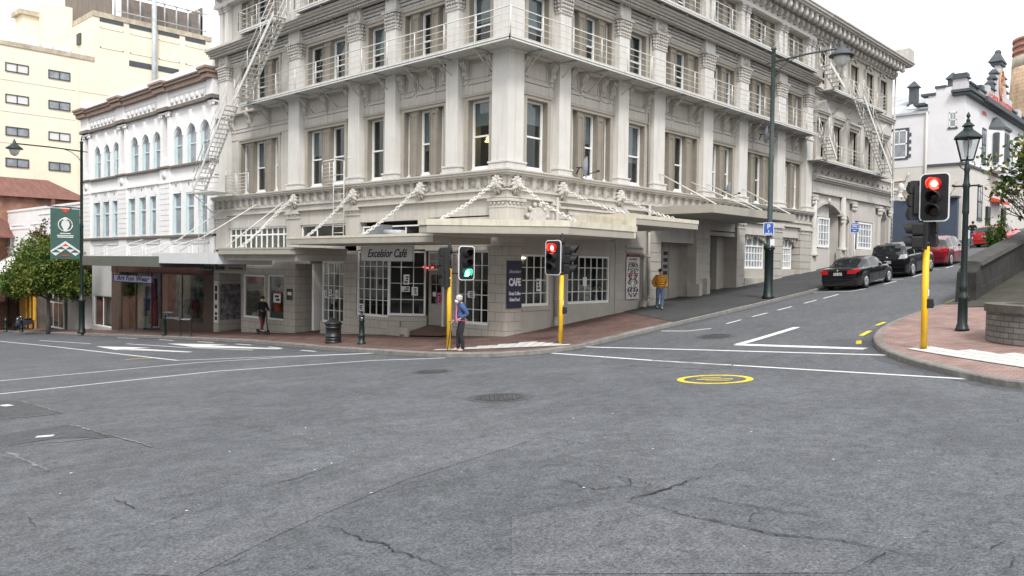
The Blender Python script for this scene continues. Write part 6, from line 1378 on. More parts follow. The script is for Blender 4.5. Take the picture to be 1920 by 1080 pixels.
# ================================================================== STREET LAMPS
def lantern_head(mb, x, y, z):
    mb.lathe([(.03, .55), (.05, .45), (.10, .40), (.09, .30), (.20, .22), (.30, .12), (.46, .0), (.47, -.05), (.30, -.04)], (x, y, z), 16)
def arm_lamp(x, y, h, dirv, arm, label, m, banner=False):
    t = thing('street_lamp', label, 'street lamp', (x, y, gz(x, y)), 0, 'tall street lamps with a side arm')
    mb = MB(); k = h / 11.0
    mb.lathe([(.24, 0), (.24, .08), (.19, .14), (.19, .32), (.17, .36), (.17, 2.0), (.22, 2.04), (.22, 2.12), (.13, 2.18), (.12, 2.6), (.105, 2.9), (.10, h * .55), (.115, h * .56), (.09, h * .58), (.08, h - .05), (.11, h - .03), (.11, h + .02), (.03, h + .12), (.05, h + .2), (.005, h + .42)], (0, 0, 0), 16)
    mb.build('column', M['green'] if m == 'green' else M[m], t, org=(0, 0, 0))
    lo = MB(); lo.lathe([(.243, 0), (.243, .09), (.195, .15), (.195, .33), (.175, .37), (.175, 2.0), (.225, 2.03), (.225, 2.13), (.14, 2.19)], (0, 0, 0), 16); lo.build('base', M['green'], t, org=(0, 0, 0))
    d = Vector((dirv[0], dirv[1], 0)).normalized(); e = d * arm; z = h - .55
    a = MB(); a.tube([(0, 0, z), (e.x * .5, e.y * .5, z + .10), (e.x, e.y, z + .12)], .04, 8); a.tube([(0, 0, z - .7), (d.x * .22, d.y * .22, z - .36), (d.x * .6, d.y * .6, z - .08), (d.x * .95, d.y * .95, z + .03)], .022, 6); a.tube([(-d.x * .35, -d.y * .35, z - .02), (0, 0, z)], .03, 6)
    a.build('arm', M[m], t, org=(0, 0, 0))
    s_ = MB(); lantern_head(s_, e.x, e.y, z - .42 + .25); s_.build('lamp_hood', M['slate'] if m != 'green' else M['green'], t, org=(0, 0, 0))
    g = MB(); g.lathe([(.30, 0), (.29, -.12), (.20, -.34), (.05, -.44)], (e.x, e.y, z - .20), 14); g.build('lamp_bowl', mat('lamp_bowl_glass_' + m, (.55, .56, .54), .15, .1, 3), t, org=(0, 0, 0))
    return t
arm_lamp(11.1, -4.36, 10.2, (0, -1), 2.75, 'tall grey green street lamp with arm beside the entrance canopy on the hill', 'lampgreen')
LL = arm_lamp(-1.9, 35.1, 12.0, (-1, .15), 3.6, 'tall dark green street lamp at the far left holding a green banner', 'green')
BN = thing('banner', 'green cricket banner with white emblem and triangles hanging from the left street lamp', 'banner', (-1.9, 35.1, 3.0))
bx0, bx1, bz0, bz1 = -3.68, -2.02, 2.50, 5.62
mb = MB(); mb.box(bx0, bx1, 35.06, 35.10, bz0, bz1); mb.build('cloth', mat('banner_green', (.055, .12, .10), .8, .12, 1.5), BN)
mb = MB(); mb.tube([(-1.9, 35.1, 5.7), (-3.85, 35.1, 5.75)], .04, 6); mb.tube([(-1.9, 35.1, 4.9), (-2.1, 35.1, 5.35), (-2.6, 35.1, 5.7)], .03, 6); mb.build('bracket', M['black'], BN)
cx = (bx0 + bx1) / 2; q = 35.05; mb = MB()
mb.tube([(cx + .40 * math.cos(t * math.pi / 12), q, 4.62 + .40 * math.sin(t * math.pi / 12)) for t in range(25)], .035, 5)
mb.hexa([(cx - .20, q - .02, 4.85), (cx + .20, q - .02, 4.85), (cx + .24, q - .02, 4.6), (cx + .07, q - .02, 4.24), (cx - .07, q - .02, 4.24), (cx - .24, q - .02, 4.6)], [(cx - .20, q, 4.85), (cx + .20, q, 4.85), (cx + .24, q, 4.6), (cx + .07, q, 4.24), (cx - .07, q, 4.24), (cx - .24, q, 4.6)])
mb.ball((cx, q, 4.96), (.16, .02, .13), 10, 6)
for z, wv in ((4.06, .6), (3.93, .95), (3.83, .9)): mb.box(cx - wv / 2, cx + wv / 2, q - .01, q, z, z + .06)
def tri(mb, x, z, w_, h, up=1): mb.hexa([(x - w_ / 2, q - .012, z), (x + w_ / 2, q - .012, z), (x, q - .012, z + h * up)], [(x - w_ / 2, q - .0, z), (x + w_ / 2, q - .0, z), (x, q - .0, z + h * up)])
mb.hexa([(bx0, q - .01, 3.02), (cx, q - .01, 3.62), (bx1, q - .01, 3.02), (bx1, q - .01, 2.90), (cx, q - .01, 3.44), (bx0, q - .01, 2.90)], [(bx0, q, 3.02), (cx, q, 3.62), (bx1, q, 3.02), (bx1, q, 2.90), (cx, q, 3.44), (bx0, q, 2.90)])
for x, z in ((cx, 3.30), (cx - .28, 3.10), (cx + .28, 3.10), (cx - .56, 2.90), (cx + .56, 2.90)): tri(mb, x, z, .5, .2, -1)
mb.build('emblem', M['paper'], BN)
mb = MB(); tri(mb, cx, 3.30, .3, .18); tri(mb, cx, 5.6, .55, .26, -1); mb.box(cx - .24, cx + .24, q - .01, q, 2.68, 2.75); mb.build('red_mark', M['red'], BN)
VL = thing('lantern_lamp', 'dark green heritage lantern lamp post with ladder bar on the right paving', 'street lamp', (2.26, -13.68, gz(2.26, -13.68)))
mb = MB(); mb.lathe([(.165, 0), (.165, .05), (.14, .08), (.135, .14), (.115, .17), (.11, .74), (.135, .79), (.135, .85), (.09, .93), (.085, 1.02), (.11, 1.08), (.08, 1.16), (.074, 1.6), (.066, 2.9), (.082, 2.95), (.08, 3.0), (.07, 3.55), (.10, 3.62), (.07, 3.70), (.055, 3.95), (.075, 4.02), (.05, 4.12), (.03, 4.3)], (0, 0, 0), 18)
mb.build('post', M['green'], VL, org=(0, 0, 0))
mb = MB(); e = Vector((RT[0], RT[1], 0))
mb.tube([tuple(e * -.32 + Vector((0, 0, 3.60))), tuple(e * .32 + Vector((0, 0, 3.64)))], .025, 6)
for s_ in (-1, 1): mb.ball(tuple(e * (.33 * s_) + Vector((0, 0, 3.62))), .035, 8, 6)
mb.build('ladder_bar', M['green'], VL, org=(0, 0, 0)); mb = MB()
for s_ in (-1, 1): mb.tube([tuple(e * (s_ * a) + Vector((0, 0, z))) for a, z in ((.06, 4.02), (.15, 4.07), (.20, 4.16), (.17, 4.23), (.12, 4.21))], .012, 6)
mb.build('scroll_bracket', M['green'], VL, org=(0, 0, 0))
LT = MB(); hexa_r = lambda r, z, n=6: [(r * math.cos(2 * math.pi * k / n + .3), r * math.sin(2 * math.pi * k / n + .3), z) for k in range(n)]
for k in range(6):
    A, B = hexa_r(.155, 4.26)[k], hexa_r(.30, 4.80)[k]; LT.tube([A, B], .013, 5)
    LT.tube([hexa_r(.155, 4.26)[k], hexa_r(.155, 4.26)[(k + 1) % 6]], .015, 5)
LT.hexa(hexa_r(.355, 4.80), hexa_r(.34, 4.835)); LT.hexa(hexa_r(.34, 4.835), hexa_r(.14, 5.0)); LT.hexa(hexa_r(.13, 5.0), hexa_r(.10, 5.10)); LT.hexa(hexa_r(.16, 5.10), hexa_r(.06, 5.2))
LT.lathe([(.04, 5.2), (.05, 5.25), (.02, 5.3), (.045, 5.34), (.045, 5.38), (.005, 5.46)], (0, 0, 0), 10); LT.build('lantern_frame', M['green'], VL, org=(0, 0, 0))
g = MB(); g.hexa(hexa_r(.15, 4.27), hexa_r(.293, 4.80)); g.build('lantern_glass', M['shopglass'], VL, org=(0, 0, 0))
g = MB(); g.hexa(hexa_r(.07, 4.34), hexa_r(.12, 4.74)); g.build('mantle', M['paper'], VL, org=(0, 0, 0))

# ================================================================== BOLLARDS, BIN, RACK, SIGNS
def bollard(x, y, label, s=1.0):
    t = thing('bollard', label, 'bollard', (x, y, gz(x, y)), 0, 'dark green iron bollards along the kerb')
    mb = MB(); mb.lathe([(.155, 0), (.155, .05), (.115, .07), (.115, .30), (.12, .31), (.105, .33), (.10, .55), (.088, .80), (.11, .82), (.115, .86), (.095, .88)], (0, 0, 0), 16); mb.build('post', M['green'], t, org=(0, 0, 0))
    mb = MB(); mb.lathe([(.072, .86), (.072, 1.0)], (0, 0, 0), 12)
    mb.build('reflector', M['chrome'], t, org=(0, 0, 0))
    mb = MB(); mb.lathe([(.11, .995), (.115, 1.02), (.08, 1.06), (.035, 1.07), (.045, 1.10), (.005, 1.13)], (0, 0, 0), 14)
    for k in range(4): a = k * math.pi / 2 + .4; mb.tube([(.092 * math.cos(a), .092 * math.sin(a), .87), (.092 * math.cos(a), .092 * math.sin(a), 1.0)], .012, 5)
    mb.build('cap', M['green'], t, org=(0, 0, 0)); return t
b0 = bollard(-2.85, 4.39, 'iron bollard just right of the ribbed litter bin')
for x, y, l in ((-1.66, 23.56, 'iron bollard at the left end of the bike rail'), (-2.1, 46.7, 'iron bollard near the parked motorbike at the far left'), (-2.1, 50.6, 'leftmost iron bollard cut by the left edge of the view')): dup(b0, None, (x, y, gz(x, y)), None, l)
BI = thing('litter_bin', 'black ribbed round litter bin with pointed lid outside the cafe', 'litter bin', (-2.77, 6.27, gz(-2.77, 6.27)))
mb = MB(); mb.lathe([(.295, 0), (.31, .02), (.31, .07), (.285, .08), (.285, .13), (.305, .14), (.305, .17), (.285, .18), (.285, .23), (.305, .24), (.305, .27), (.285, .28), (.285, .56), (.305, .57), (.305, .60), (.285, .61), (.285, .66), (.31, .67), (.31, .70), (.295, .71)], (0, 0, 0), 28); mb.build('barrel', M['black'], BI, org=(0, 0, 0))
mb = MB(); mb.lathe([(.30, .71), (.335, .73), (.335, .76), (.28, .79), (.10, .90), (.03, .93), (.005, .94)], (0, 0, 0), 28); mb.build('lid', M['black'], BI, org=(0, 0, 0))
RK = thing('bike_rail', 'low black bike rail with ball topped posts outside the clothes shop', 'bike rack', (-2.1, 20.6, gz(-2.1, 20.6)))
mb = MB()
for y in (22.6, 20.7, 19.5):
    z = gz(-2.08, y); p = MB(); p.lathe([(.10, 0), (.06, .05), (.04, .12), (.033, .75), (.05, .78), (.05, .88), (.06, .93), (.03, .99), (.005, 1.0)], (-2.08, y, z), 12); p.build('post', M['black'], RK)
mb.tube([(-2.08, 22.6, gz(-2, 22.6) + .86), (-2.08, 20.7, gz(-2, 20.7) + .86), (-2.08, 19.5, gz(-2, 19.5) + .86)], .028, 8); mb.build('rail', M['chrome'], RK)
M['pblue'] = mat('parking_sign_blue', (.035, .10, .42), .5, .08, 3)
def psign(x, y, z, label, onpole, w_=.42, h=.52):
    t = thing('parking_sign', label, 'sign', (x, y, gz(x, y)), 0)
    a = todir(x, y) - R(8); c, s_ = math.cos(a), math.sin(a); fr = lambda X, Y, Z: (X * c - Y * s_, X * s_ + Y * c, Z)
    d = .26 if onpole else .05
    mb = MB(fr); mb.hexa([(d, yy, zz + z) for yy, zz in rrect(w_, h, .04)], [(d + .012, yy, zz + z) for yy, zz in rrect(w_, h, .04)]); mb.build('plate', M['paper'], t, org=(0, 0, 0))
    mb = MB(fr); mb.hexa([(d + .012, yy, zz + z) for yy, zz in rrect(w_ - .05, h - .05, .03)], [(d + .016, yy, zz + z) for yy, zz in rrect(w_ - .05, h - .05, .03)]); mb.build('blue_field', M['pblue'], t, org=(0, 0, 0))
    r = (-s_, c, 0)
    def tx(b, sz, zz): 
        o = put_text('lettering', b, sz, M['paper'], (x + (d + .02) * c, y + (d + .02) * s_, gz(x, y) + z + zz), r, t, bold=.004)
    if onpole: tx('P', .26, .08); tx('5', .12, -.10); tx('MINUTE', .075, -.20)
    else: tx('PARKING', .08, .17); tx('PERMIT', .085, .08); tx('8AM - 6PM', .07, -.03); tx('MON', .08, -.16)
    if not onpole: mb = MB(); mb.tube([(0, 0, 0), (0, 0, z + h / 2 - .05)], .034, 8); mb.build('pole', M['paper'], t, org=(0, 0, 0))
    else: mb = MB(fr); mb.box(.1, d, -.03, .03, z - .1, z - .06); mb.box(.1, d, -.03, .03, z + .08, z + .12); mb.build('clamp', M['iron'], t, org=(0, 0, 0))
    return t
psign(11.1, -4.36, 2.85, 'blue parking sign clamped to the street lamp on the hill', True)
psign(26.2, -2.3, 2.35, 'blue parking sign on a white pole behind the black sedan', False, .46, .56)
nb = thing('street_notice', 'small white notice fixed low on the street lamp on the hill', 'notice', (11.1, -4.36, gz(11.1, -4.36)))
a = todir(11.1, -4.36) + R(60); c, s_ = math.cos(a), math.sin(a); mb = MB(lambda X, Y, Z: (X * c - Y * s_, X * s_ + Y * c, Z)); mb.box(.12, .14, -.16, .16, 2.0, 2.45); mb.build('plate', M['paper'], nb, org=(0, 0, 0))

# ================================================================== SHOP SIGNS, POSTERS, DISPLAYS
SG = thing('cafe_sign', 'pale hanging sign reading Excelsior Café over the bay window', 'sign', (-1.5, 4.7, 2.85))
mb = MB(); mb.box(-1.53, -1.47, 3.15, 6.28, 2.56, 3.13); mb.build('panel', mat('pale_sign_panel', (.66, .645, .62), .6, .05, 2), SG)
mb = MB()
for u0, u1, v0, v1 in ((3.15, 6.28, 2.56, 2.585), (3.15, 6.28, 3.105, 3.13), (3.15, 3.175, 2.56, 3.13), (6.255, 6.28, 2.56, 3.13)): mb.box(-1.542, -1.53, u0, u1, v0, v1)
mb.build('frame', M['soffit'], SG)
put_text('lettering', 'Excelsior Café', .43, M['print'], (-1.535, 4.70, 2.85), (0, -1, 0), SG, shear=.35, bold=.006, sx=.93)
SG2 = thing('cafe_board', 'dark blue upright cafe board reading CAFE Great Coffee Great Food on the corner', 'sign', (.4, -.05, 1.8))
mb = MB(); mb.box(.02, .76, -.075, -.035, .98, 2.64); mb.build('panel', mat('navy_sign', (.022, .020, .055), .5, .1, 2), SG2)
put_text('lettering', 'Excelsior', .16, M['paper'], (.39, -.08, 2.26), (1, 0, 0), SG2, shear=.4, sx=1.0, bold=-.001)
put_text('lettering', 'CAFE', .36, M['paper'], (.39, -.08, 1.88), (1, 0, 0), SG2, bold=.016, sx=.72)
put_text('lettering', 'Great Coffee', .17, M['paper'], (.39, -.08, 1.49), (1, 0, 0), SG2, bold=.006, sx=.66); put_text('lettering', 'Great Food', .17, M['paper'], (.39, -.08, 1.28), (1, 0, 0), SG2, bold=.006, sx=.66)
SG3 = thing('clothes_shop_sign', 'long lilac hanging sign reading Art Fon Wear under the green canopy', 'sign', (-2.3, 26, 1.5))
mb = MB(); mb.box(-2.34, -2.28, 23.5, 28.75, 1.28, 1.66); mb.build('panel', mat('lilac_sign', (.36, .335, .45), .6, .08, 2), SG3)
mb = MB()
for u0, u1, v0, v1 in ((23.5, 28.75, 1.26, 1.30), (23.5, 28.75, 1.64, 1.68), (23.47, 23.55, 1.26, 1.68), (28.7, 28.78, 1.26, 1.68)): mb.box(-2.36, -2.33, u0, u1, v0, v1)
mb.tube([(-2.31, 24, 1.66), (-2.31, 24, 2.2)], .02, 5); mb.tube([(-2.31, 28.3, 1.66), (-2.31, 28.3, 2.2)], .02, 5); mb.build('frame', mat('sign_blue', (.03, .025, .09), .6, .1, 3), SG3)
put_text('lettering', 'Art Fon Wear', .37, mat('sign_ink', (.02, .02, .08), .6, .1, 3), (-2.345, 26.1, 1.47), (0, -1, 0), SG3, shear=.3, bold=.012, sx=1.85, space=1.08)
SG4 = thing('dress_shop_sign', 'long pale sign with black lettering half hidden behind the white canopy', 'sign', (-.6, 20, 2.2))
mb = MB(); mb.box(-.62, -.56, 16.9, 22.2, 2.02, 2.34); mb.build('panel', mat('buff_sign', (.28, .26, .235), .7, .06, 2), SG4)
put_text('lettering', 'Wedding Shoes', .34, M['print'], (-.625, 20.3, 2.18), (0, -1, 0), SG4, bold=.012, sx=1.25); put_text('lettering', 'dresses & costumes', .15, M['shopred'], (-.625, 17.8, 2.16), (0, -1, 0), SG4, bold=.003, sx=1.15)
def poster(name, fr, s0, s1, z0, z1, d, label, cat, m='paper', prints=3, seed=0, group=None):
    r_ = random.Random(seed); mb = MB(fr); mb.box(s0, s1, d, d + .006, z0, z1); o = mb.build(name, M[m]); tag(o, label, cat, group)
    if prints:
        p = MB(fr)
        for k in range(prints):
            w_ = (s1 - s0); h = (z1 - z0); u = s0 + w_ * r_.uniform(.1, .3); v = z0 + h * (.12 + .76 * (k + .2) / prints); p.box(u, u + w_ * r_.uniform(.3, .6), d + .006, d + .009, v, v + h * .5 / prints)
        p.split('print', M['print'], o)
    return o
mural = thing('painted_panel', 'tall white panel painted with a maori style figure pattern in red, green and purple', 'mural', (7.66, -.08, 1.9))
mb = MB(FR); mb.box(7.19, 8.13, .0, .03, 1.15, 2.90); mb.build('panel', mat('flaking_white_panel', (.56, .54, .52), .85, .25, 7), mural)
mb = MB(FR); mb.box(7.26, 8.10, .0, .05, 2.90, 3.02); mb.build('heading', mat('brown_heading', (.16, .06, .05), .8, .3, 9), mural)
mus = {}
def sym(mb, pts, r=.016, c=7.66):
    for s_ in (-1, 1): mb.tube([(c + s_ * u, .036, v) for u, v in pts], r, 4)
def spiral(u, v, r, t0, t1, n=16): return [(u + r * (1 - .75 * k / n) * math.cos(t0 + (t1 - t0) * k / n), v + r * (1 - .75 * k / n) * math.sin(t0 + (t1 - t0) * k / n)) for k in range(n + 1)]
a, b, c_, d_ = MB(FR), MB(FR), MB(FR), MB(FR)
sym(a, spiral(.18, 2.56, .13, 0, 9)); sym(a, [(.02, 2.45), (.10, 2.38), (.2, 2.42), (.3, 2.36)]); sym(a, spiral(.12, 2.30, .08, 2, 9)); sym(a, [(.0, 2.72), (.06, 2.62), (.02, 2.5)]); sym(a, [(.05, 2.28), (.09, 2.22), (.0, 2.2)])
sym(a, spiral(.22, 1.84, .12, 1, 9)); sym(a, [(.02, 1.95), (.14, 1.98), (.3, 1.9), (.33, 1.78)]); sym(a, [(.0, 1.62), (.12, 1.58), (.22, 1.66), (.3, 1.6)]); sym(a, spiral(.12, 1.50, .08, 0, 8)); sym(a, [(.04, 1.4), (.1, 1.3), (.2, 1.28)]); sym(a, [(.28, 2.62), (.36, 2.45), (.34, 2.3)])
for u, v in ((.12, 1.27), (.24, 1.35), (.30, 1.47)): sym(c_, spiral(u, v, .05, 0, 8), .02)
sym(b, [(.08, 2.12), (.2, 2.22), (.32, 2.2), (.28, 2.08), (.18, 2.0), (.08, 2.04)], .03); sym(b, [(.16, 2.12), (.25, 2.12)], .03); sym(d_, [(.03, 2.5), (.08, 2.56), (.03, 2.62)], .02); sym(d_, [(.06, 1.74), (.12, 1.68), (.08, 1.6)], .02); sym(c_, [(.30, 1.58), (.36, 1.52)], .035)
a.split('black_lines', M['print'], mural); b.build('red_shapes', mat('mural_red', (.30, .05, .05), .8, .2, 5), mural); c_.build('purple_shapes', mat('mural_purple', (.10, .05, .16), .8, .2, 5), mural); d_.build('green_shapes', mat('mural_green', (.10, .20, .06), .8, .2, 5), mural)
put_text('lettering', 'FRAMERS', .13, M['print'], (7.66, -.034, 2.80), (1, 0, 0), mural, sx=1.1)
# notices on the cafe glass
po = 'paper notices on the cafe windows'
poster('notice', FL, 10.98, 11.2, .98, 1.26, -.10, 'left paper notice of three on the tall cafe window', 'notice', seed=1, group=po)
poster('notice', FL, 10.62, 10.84, 1.02, 1.32, -.10, 'middle paper notice of three on the tall cafe window, with a dark picture', 'notice', seed=2, group=po)
poster('notice', FL, 10.12, 10.34, .96, 1.30, -.10, 'right paper notice of three on the tall cafe window', 'notice', seed=3, group=po)
poster('notice', FL, 11.62, 11.86, .62, 1.06, -.90, 'paper notice on the recessed cafe side door', 'notice', seed=4, group=po)
poster('notice', FL, 8.24, 8.56, .48, .78, -.06, 'small notice at the bottom corner of the cafe bay window', 'notice', seed=5, group=po)
poster('notice', fa2, .72, .96, 1.65, 2.05, .03, 'upper paper notice on the angled cafe pane', 'notice', seed=6, group=po)
poster('notice', fa2, .36, .62, 1.22, 1.56, .03, 'lower left paper notice on the angled cafe pane, with dark pictures', 'notice', seed=7, group=po)
poster('notice', fa2, .70, 1.04, 1.36, 1.58, .03, 'lower right wide paper notice on the angled cafe pane', 'notice', seed=8, group=po)
poster('notice', FL, 4.72, 4.90, 1.20, 1.38, -.965, 'tiny paper notice on the cafe front door', 'notice', seed=9, group=po, prints=0)
poster('notice', FL, 4.40, 4.62, .90, 1.36, -.965, 'pinkish notice on the cafe front door', 'notice', 'pink', seed=10, group=po)
poster('notice', FL, 1.62, 1.98, 1.28, 1.52, -.09, 'curved white notice behind the head of the woman in blue', 'notice', seed=11, group=po)
poster('notice', FR, 1.70, 1.96, 1.55, 2.0, -.07, 'pictured poster in the cafe window beside the dark blue board', 'notice', seed=12, group=po)
poster('notice', FR, 4.42, 4.66, 1.72, 2.06, -.07, 'white sheet in the wide cafe window right of the traffic light', 'notice', seed=13, group=po, prints=0)
poster('notice', FL, 14.78, 15.42, .55, .98, -.06, 'square white sale notice in the dress shop window beside the orange dress', 'notice', seed=14, prints=2)
poster('picture_board', FL, 13.62, 14.15, .72, 1.25, .004, 'small black picture board on the block pier between dress shop and cafe', 'sign', 'dark', prints=0)
mb = MB(FL); mb.box(13.72, 14.05, .010, .014, .95, 1.10); mb.build('lettering', M['paper'], bpy.data.objects['picture_board'])
# paste-up posters on the pier of the alcove
pp = thing('pasted_poster', 'pasted posters in black and white on the pillar and wall of the shop alcove', 'posters', (0, 21, 0))
mb = MB(FL); mb.box(20.85, 21.3, .0, .012, -.75, 1.45); mb.build('pillar_posters', M['paper'], pp)
mb = MB(); mb.box(.06, 1.2, 20.78, 20.79, -.6, 1.3); mb.build('wall_posters', mat('torn_poster_wall', (.30, .29, .30), .9, .6, 4, col2=(.04, .04, .05)), pp)
mb = MB(FL)
for z, h in ((.9, .3), (.45, .35), (-.0, .2), (-.35, .15), (-.62, .2)): mb.box(20.95, 21.2, .012, .016, z, z + h)
mb.split('print', M['print'], pp)
# hood vent on the canopy roof, sat dishes on the ledge
VH = thing('vent_hood', 'grey metal vent hood lying on the cafe canopy roof', 'vent', (-2.0, 6.2, 3.5))
mb = MB(); prof = [(-.75, 0), (.35, 0), (.35, .48), (.12, .46), (-.10, .36), (-.45, .12), (-.75, .06)]
mb.prism([(u + 5.95, v + 3.50) for u, v in [(-p[0], p[1]) for p in prof]], 'x', -1.3, -.55); mb.build('hood', mat('galvanised_hood', (.20, .215, .235), .45, .15, 3, metal=.4), VH)
mb = MB(); mb.tube([(-.9, 5.6, 3.68), (-.9, 4.5, 3.64)], .12, 10); mb.build('duct', M['roofiron'], VH)
def dish(x, y, z, rz, label):
    t = thing('satellite_dish', label, 'satellite dish', (x, y, z), rz, 'grey satellite dishes on the front')
    mb = MB(); mb.lathe([(.01, -.10), (.18, -.07), (.32, .0), (.40, .07), (.41, .075), (.32, .025), (.18, -.04), (.01, -.06)], (.25, 0, .38), 18, axis='x'); mb.build('dish', mat('dish_grey', (.33, .36, .40), .4, .08, 3), t, org=(0, 0, 0))
    mb = MB(); mb.tube([(-.05, 0, .35), (.1, 0, .35), (.18, 0, .38)], .03, 6); mb.tube([(.2, 0, .05), (.75, 0, .22)], .018, 6); mb.box(.70, .82, -.05, .05, .19, .27); mb.tube([(-.05, 0, .1), (.05, 0, .35)], .03, 6); mb.build('arm', M['black'], t, org=(0, 0, 0)); return t
dish(3.6, -.25, 5.84, R(-46), 'grey satellite dish on the ledge of the corner building right of the first pier'); dish(14.7, -.25, 5.84, R(-58), 'grey satellite dish standing on the ledge above the entrance canopy'); dish(18.4, -.30, 9.0, R(-60), 'dark satellite dish high on the pilaster under the fire escape gallery')
# ================================================================== VEHICLES
def carpaint(name, col, rough=.22):
    return mat(name, col, rough, .05, 2.0, coat=1.0, spec=.5)
M['pblack'] = carpaint('black_car_paint', (.006, .006, .009)); M['pmaroon'] = carpaint('maroon_car_paint', (.18, .012, .022)); M['pred'] = carpaint('bright_red_car_paint', (.52, .014, .012))
M['carglass'] = mat('tinted_car_glass', (.012, .015, .017), .04, .2, 1.0, spec=.9)
M['tail'] = mat('red_tail_lamp', (.48, .012, .018), .15, .1, 5); M['clear'] = mat('clear_lamp', (.62, .62, .63), .12, .1, 5); M['alloy'] = mat('alloy_rim', (.50, .50, .51), .3, .1, 8, metal=.7)
M['plate'] = mat('number_plate', (.66, .67, .66), .5, .05, 6)
def lerp_tab(tab, x):
    if x <= tab[0][0]: return tab[0][1]
    for (a, b), (c, d) in zip(tab, tab[1:]):
        if x <= c:
            t = (x - a) / (c - a); t = t * t * (3 - 2 * t) * .35 + t * .65
            return b + (d - b) * t
    return tab[-1][1]
def car(name, label, paint, L, W, Hh, wb, wr, hood, belt, roof, glass_x, plan, wheelx, cat='car', tumble=.80, cabin=None, scale=1.0, tail='sedan', plate_txt=None):
    """x runs from the tail (0) to the nose (L); a lofted shell with cut wheel arches, glass set into it as parts of their own"""
    t = thing(name, label, cat)
    rx, fx = wheelx
    xs = sorted(set([L * k / 46 for k in range(47)] + [rx + wr * 1.16 * math.cos(k * math.pi / 10) for k in range(11)] + [fx + wr * 1.16 * math.cos(k * math.pi / 10) for k in range(11)]))
    xs = [x for k, x in enumerate(xs) if k == 0 or x - xs[k - 1] > .012]
    body, glass = MB(), {'rear_window': MB(), 'windscreen': MB(), 'side_window': MB()}
    rows = []
    for x in xs:
        hw = W / 2 * lerp_tab(plan, x / L); zb_ = lerp_tab(belt, x / L); zr = lerp_tab(roof, x / L); zl = .20 if .06 < x / L < .94 else .26
        for c in (rx, fx):
            if abs(x - c) < wr * 1.16: zl = max(zl, wr + math.sqrt(max(0, (wr * 1.16) ** 2 - (x - c) ** 2)) - .02)
        cab = zr > zb_ + .03
        zm = zl + (zb_ - zl) * .55
        rw = hw * (tumble if cab else .93); gw = hw * .955
        zt = zr if cab else zb_ + .035
        P = [(hw * .94, zl), (hw * .985, zl + (zb_ - zl) * .12), (hw, zm), (hw * .985, zb_ - .06), (gw, zb_), (gw + (rw - gw) * .5 if cab else gw * .99, zb_ + (zt - zb_) * .5), (rw, zt - (.06 if cab else .012)), (rw * .80, zt - (.012 if cab else .004)), (rw * .4, zt + .008), (0, zt + .012)]
        rows.append((x, P, cab))
    def emit(mb, i, j, s_, smooth=True):
        (xa, A, _), (xb, B, _) = rows[i], rows[i + 1]
        q = [(xa, s_ * A[j][0], A[j][1]), (xb, s_ * B[j][0], B[j][1]), (xb, s_ * B[j + 1][0], B[j + 1][1]), (xa, s_ * A[j + 1][0], A[j + 1][1])]
        mb.poly(q, smooth)
    vid = {}
    def V(i, j, s_):
        k = (i, j, s_ if j < 9 else 0)
        if k not in vid: vid[k] = body.P((rows[i][0], s_ * rows[i][1][j][0], rows[i][1][j][1]))
        return vid[k]
    g0, g1, g2, g3 = [v * L for v in glass_x]        # rear glass start/end, front glass start/end
    for i in range(len(rows) - 1):
        xm = (rows[i][0] + rows[i + 1][0]) / 2; cab = rows[i][2] and rows[i + 1][2]
        for s_ in (-1, 1):
            for j in range(9):
                isg = None
                if cab and j in (4, 5) and g0 + .10 < xm < g3 - .10 and not any(abs(xm - p * L) < .045 for p in cabin): isg = 'side_window'
                if j in (6, 7, 8) and (g0 < xm < g1): isg = 'rear_window'
                if j in (6, 7, 8) and (g2 < xm < g3): isg = 'windscreen'
                if isg: emit(glass[isg], i, j, s_); continue
                ids = [V(i, j, s_), V(i + 1, j, s_), V(i + 1, j + 1, s_), V(i, j + 1, s_)]
                if len(set(ids)) < 4: ids = list(dict.fromkeys(ids))
                body.face(ids, True)
    for i in (0, len(rows) - 1):
        A = [V(i, j, 1) for j in range(10)] + [V(i, j, -1) for j in range(8, -1, -1)]
        body.face(A)
    b = body.build('body', paint, t, org=(0, 0, 0))
    for k, m_ in glass.items():
        if m_.f:
            for q in m_.parts(): q.build(k, M['carglass'], t, org=(0, 0, 0))
    und = MB(); und.box(L * .03, L * .97, -W * .42, W * .42, .17, .50)
    und.build('underbody', M['blackm'], t, org=(0, 0, 0))
    for x in (rx, fx):
        for s_ in (-1, 1):
            yw = s_ * (W / 2 - .11)
            w_ = MB(); w_.lathe([(wr * .62, -.10), (wr * .97, -.10), (wr, -.07), (wr, .07), (wr * .97, .10), (wr * .62, .10)], (x, yw, wr), 24, axis='y'); wo = w_.build('wheel', M['rubber'], t, org=(0, 0, 0))
            r = MB(); y = yw + s_ * .085
            r.lathe([(wr * .60, -.02), (wr * .68, -.02), (wr * .68, .022), (wr * .60, .022)], (x, y, wr), 22, axis='y')
            for k in range(5):
                a = 2 * math.pi * k / 5 + .3
                for da in (-.16, .16): r.tube([(x + .05 * math.cos(a), y + s_ * .01, wr + .05 * math.sin(a)), (x + wr * .64 * math.cos(a + da), y + s_ * .012, wr + wr * .64 * math.sin(a + da))], .020, 5)
            r.lathe([(.001, -.01), (.07, -.01), (.06, .025), (.001, .03)], (x, y, wr), 12, axis='y'); r.build('rim', M['alloy'], wo, org=(0, 0, 0))
            d = MB(); d.lathe([(.001, -.01), (wr * .6, -.01), (wr * .6, .0), (.001, .0)], (x, y - s_ * .04, wr), 16, axis='y'); d.build('brake_disc', M['iron'], wo, org=(0, 0, 0))
    zb0 = lerp_tab(belt, .04)
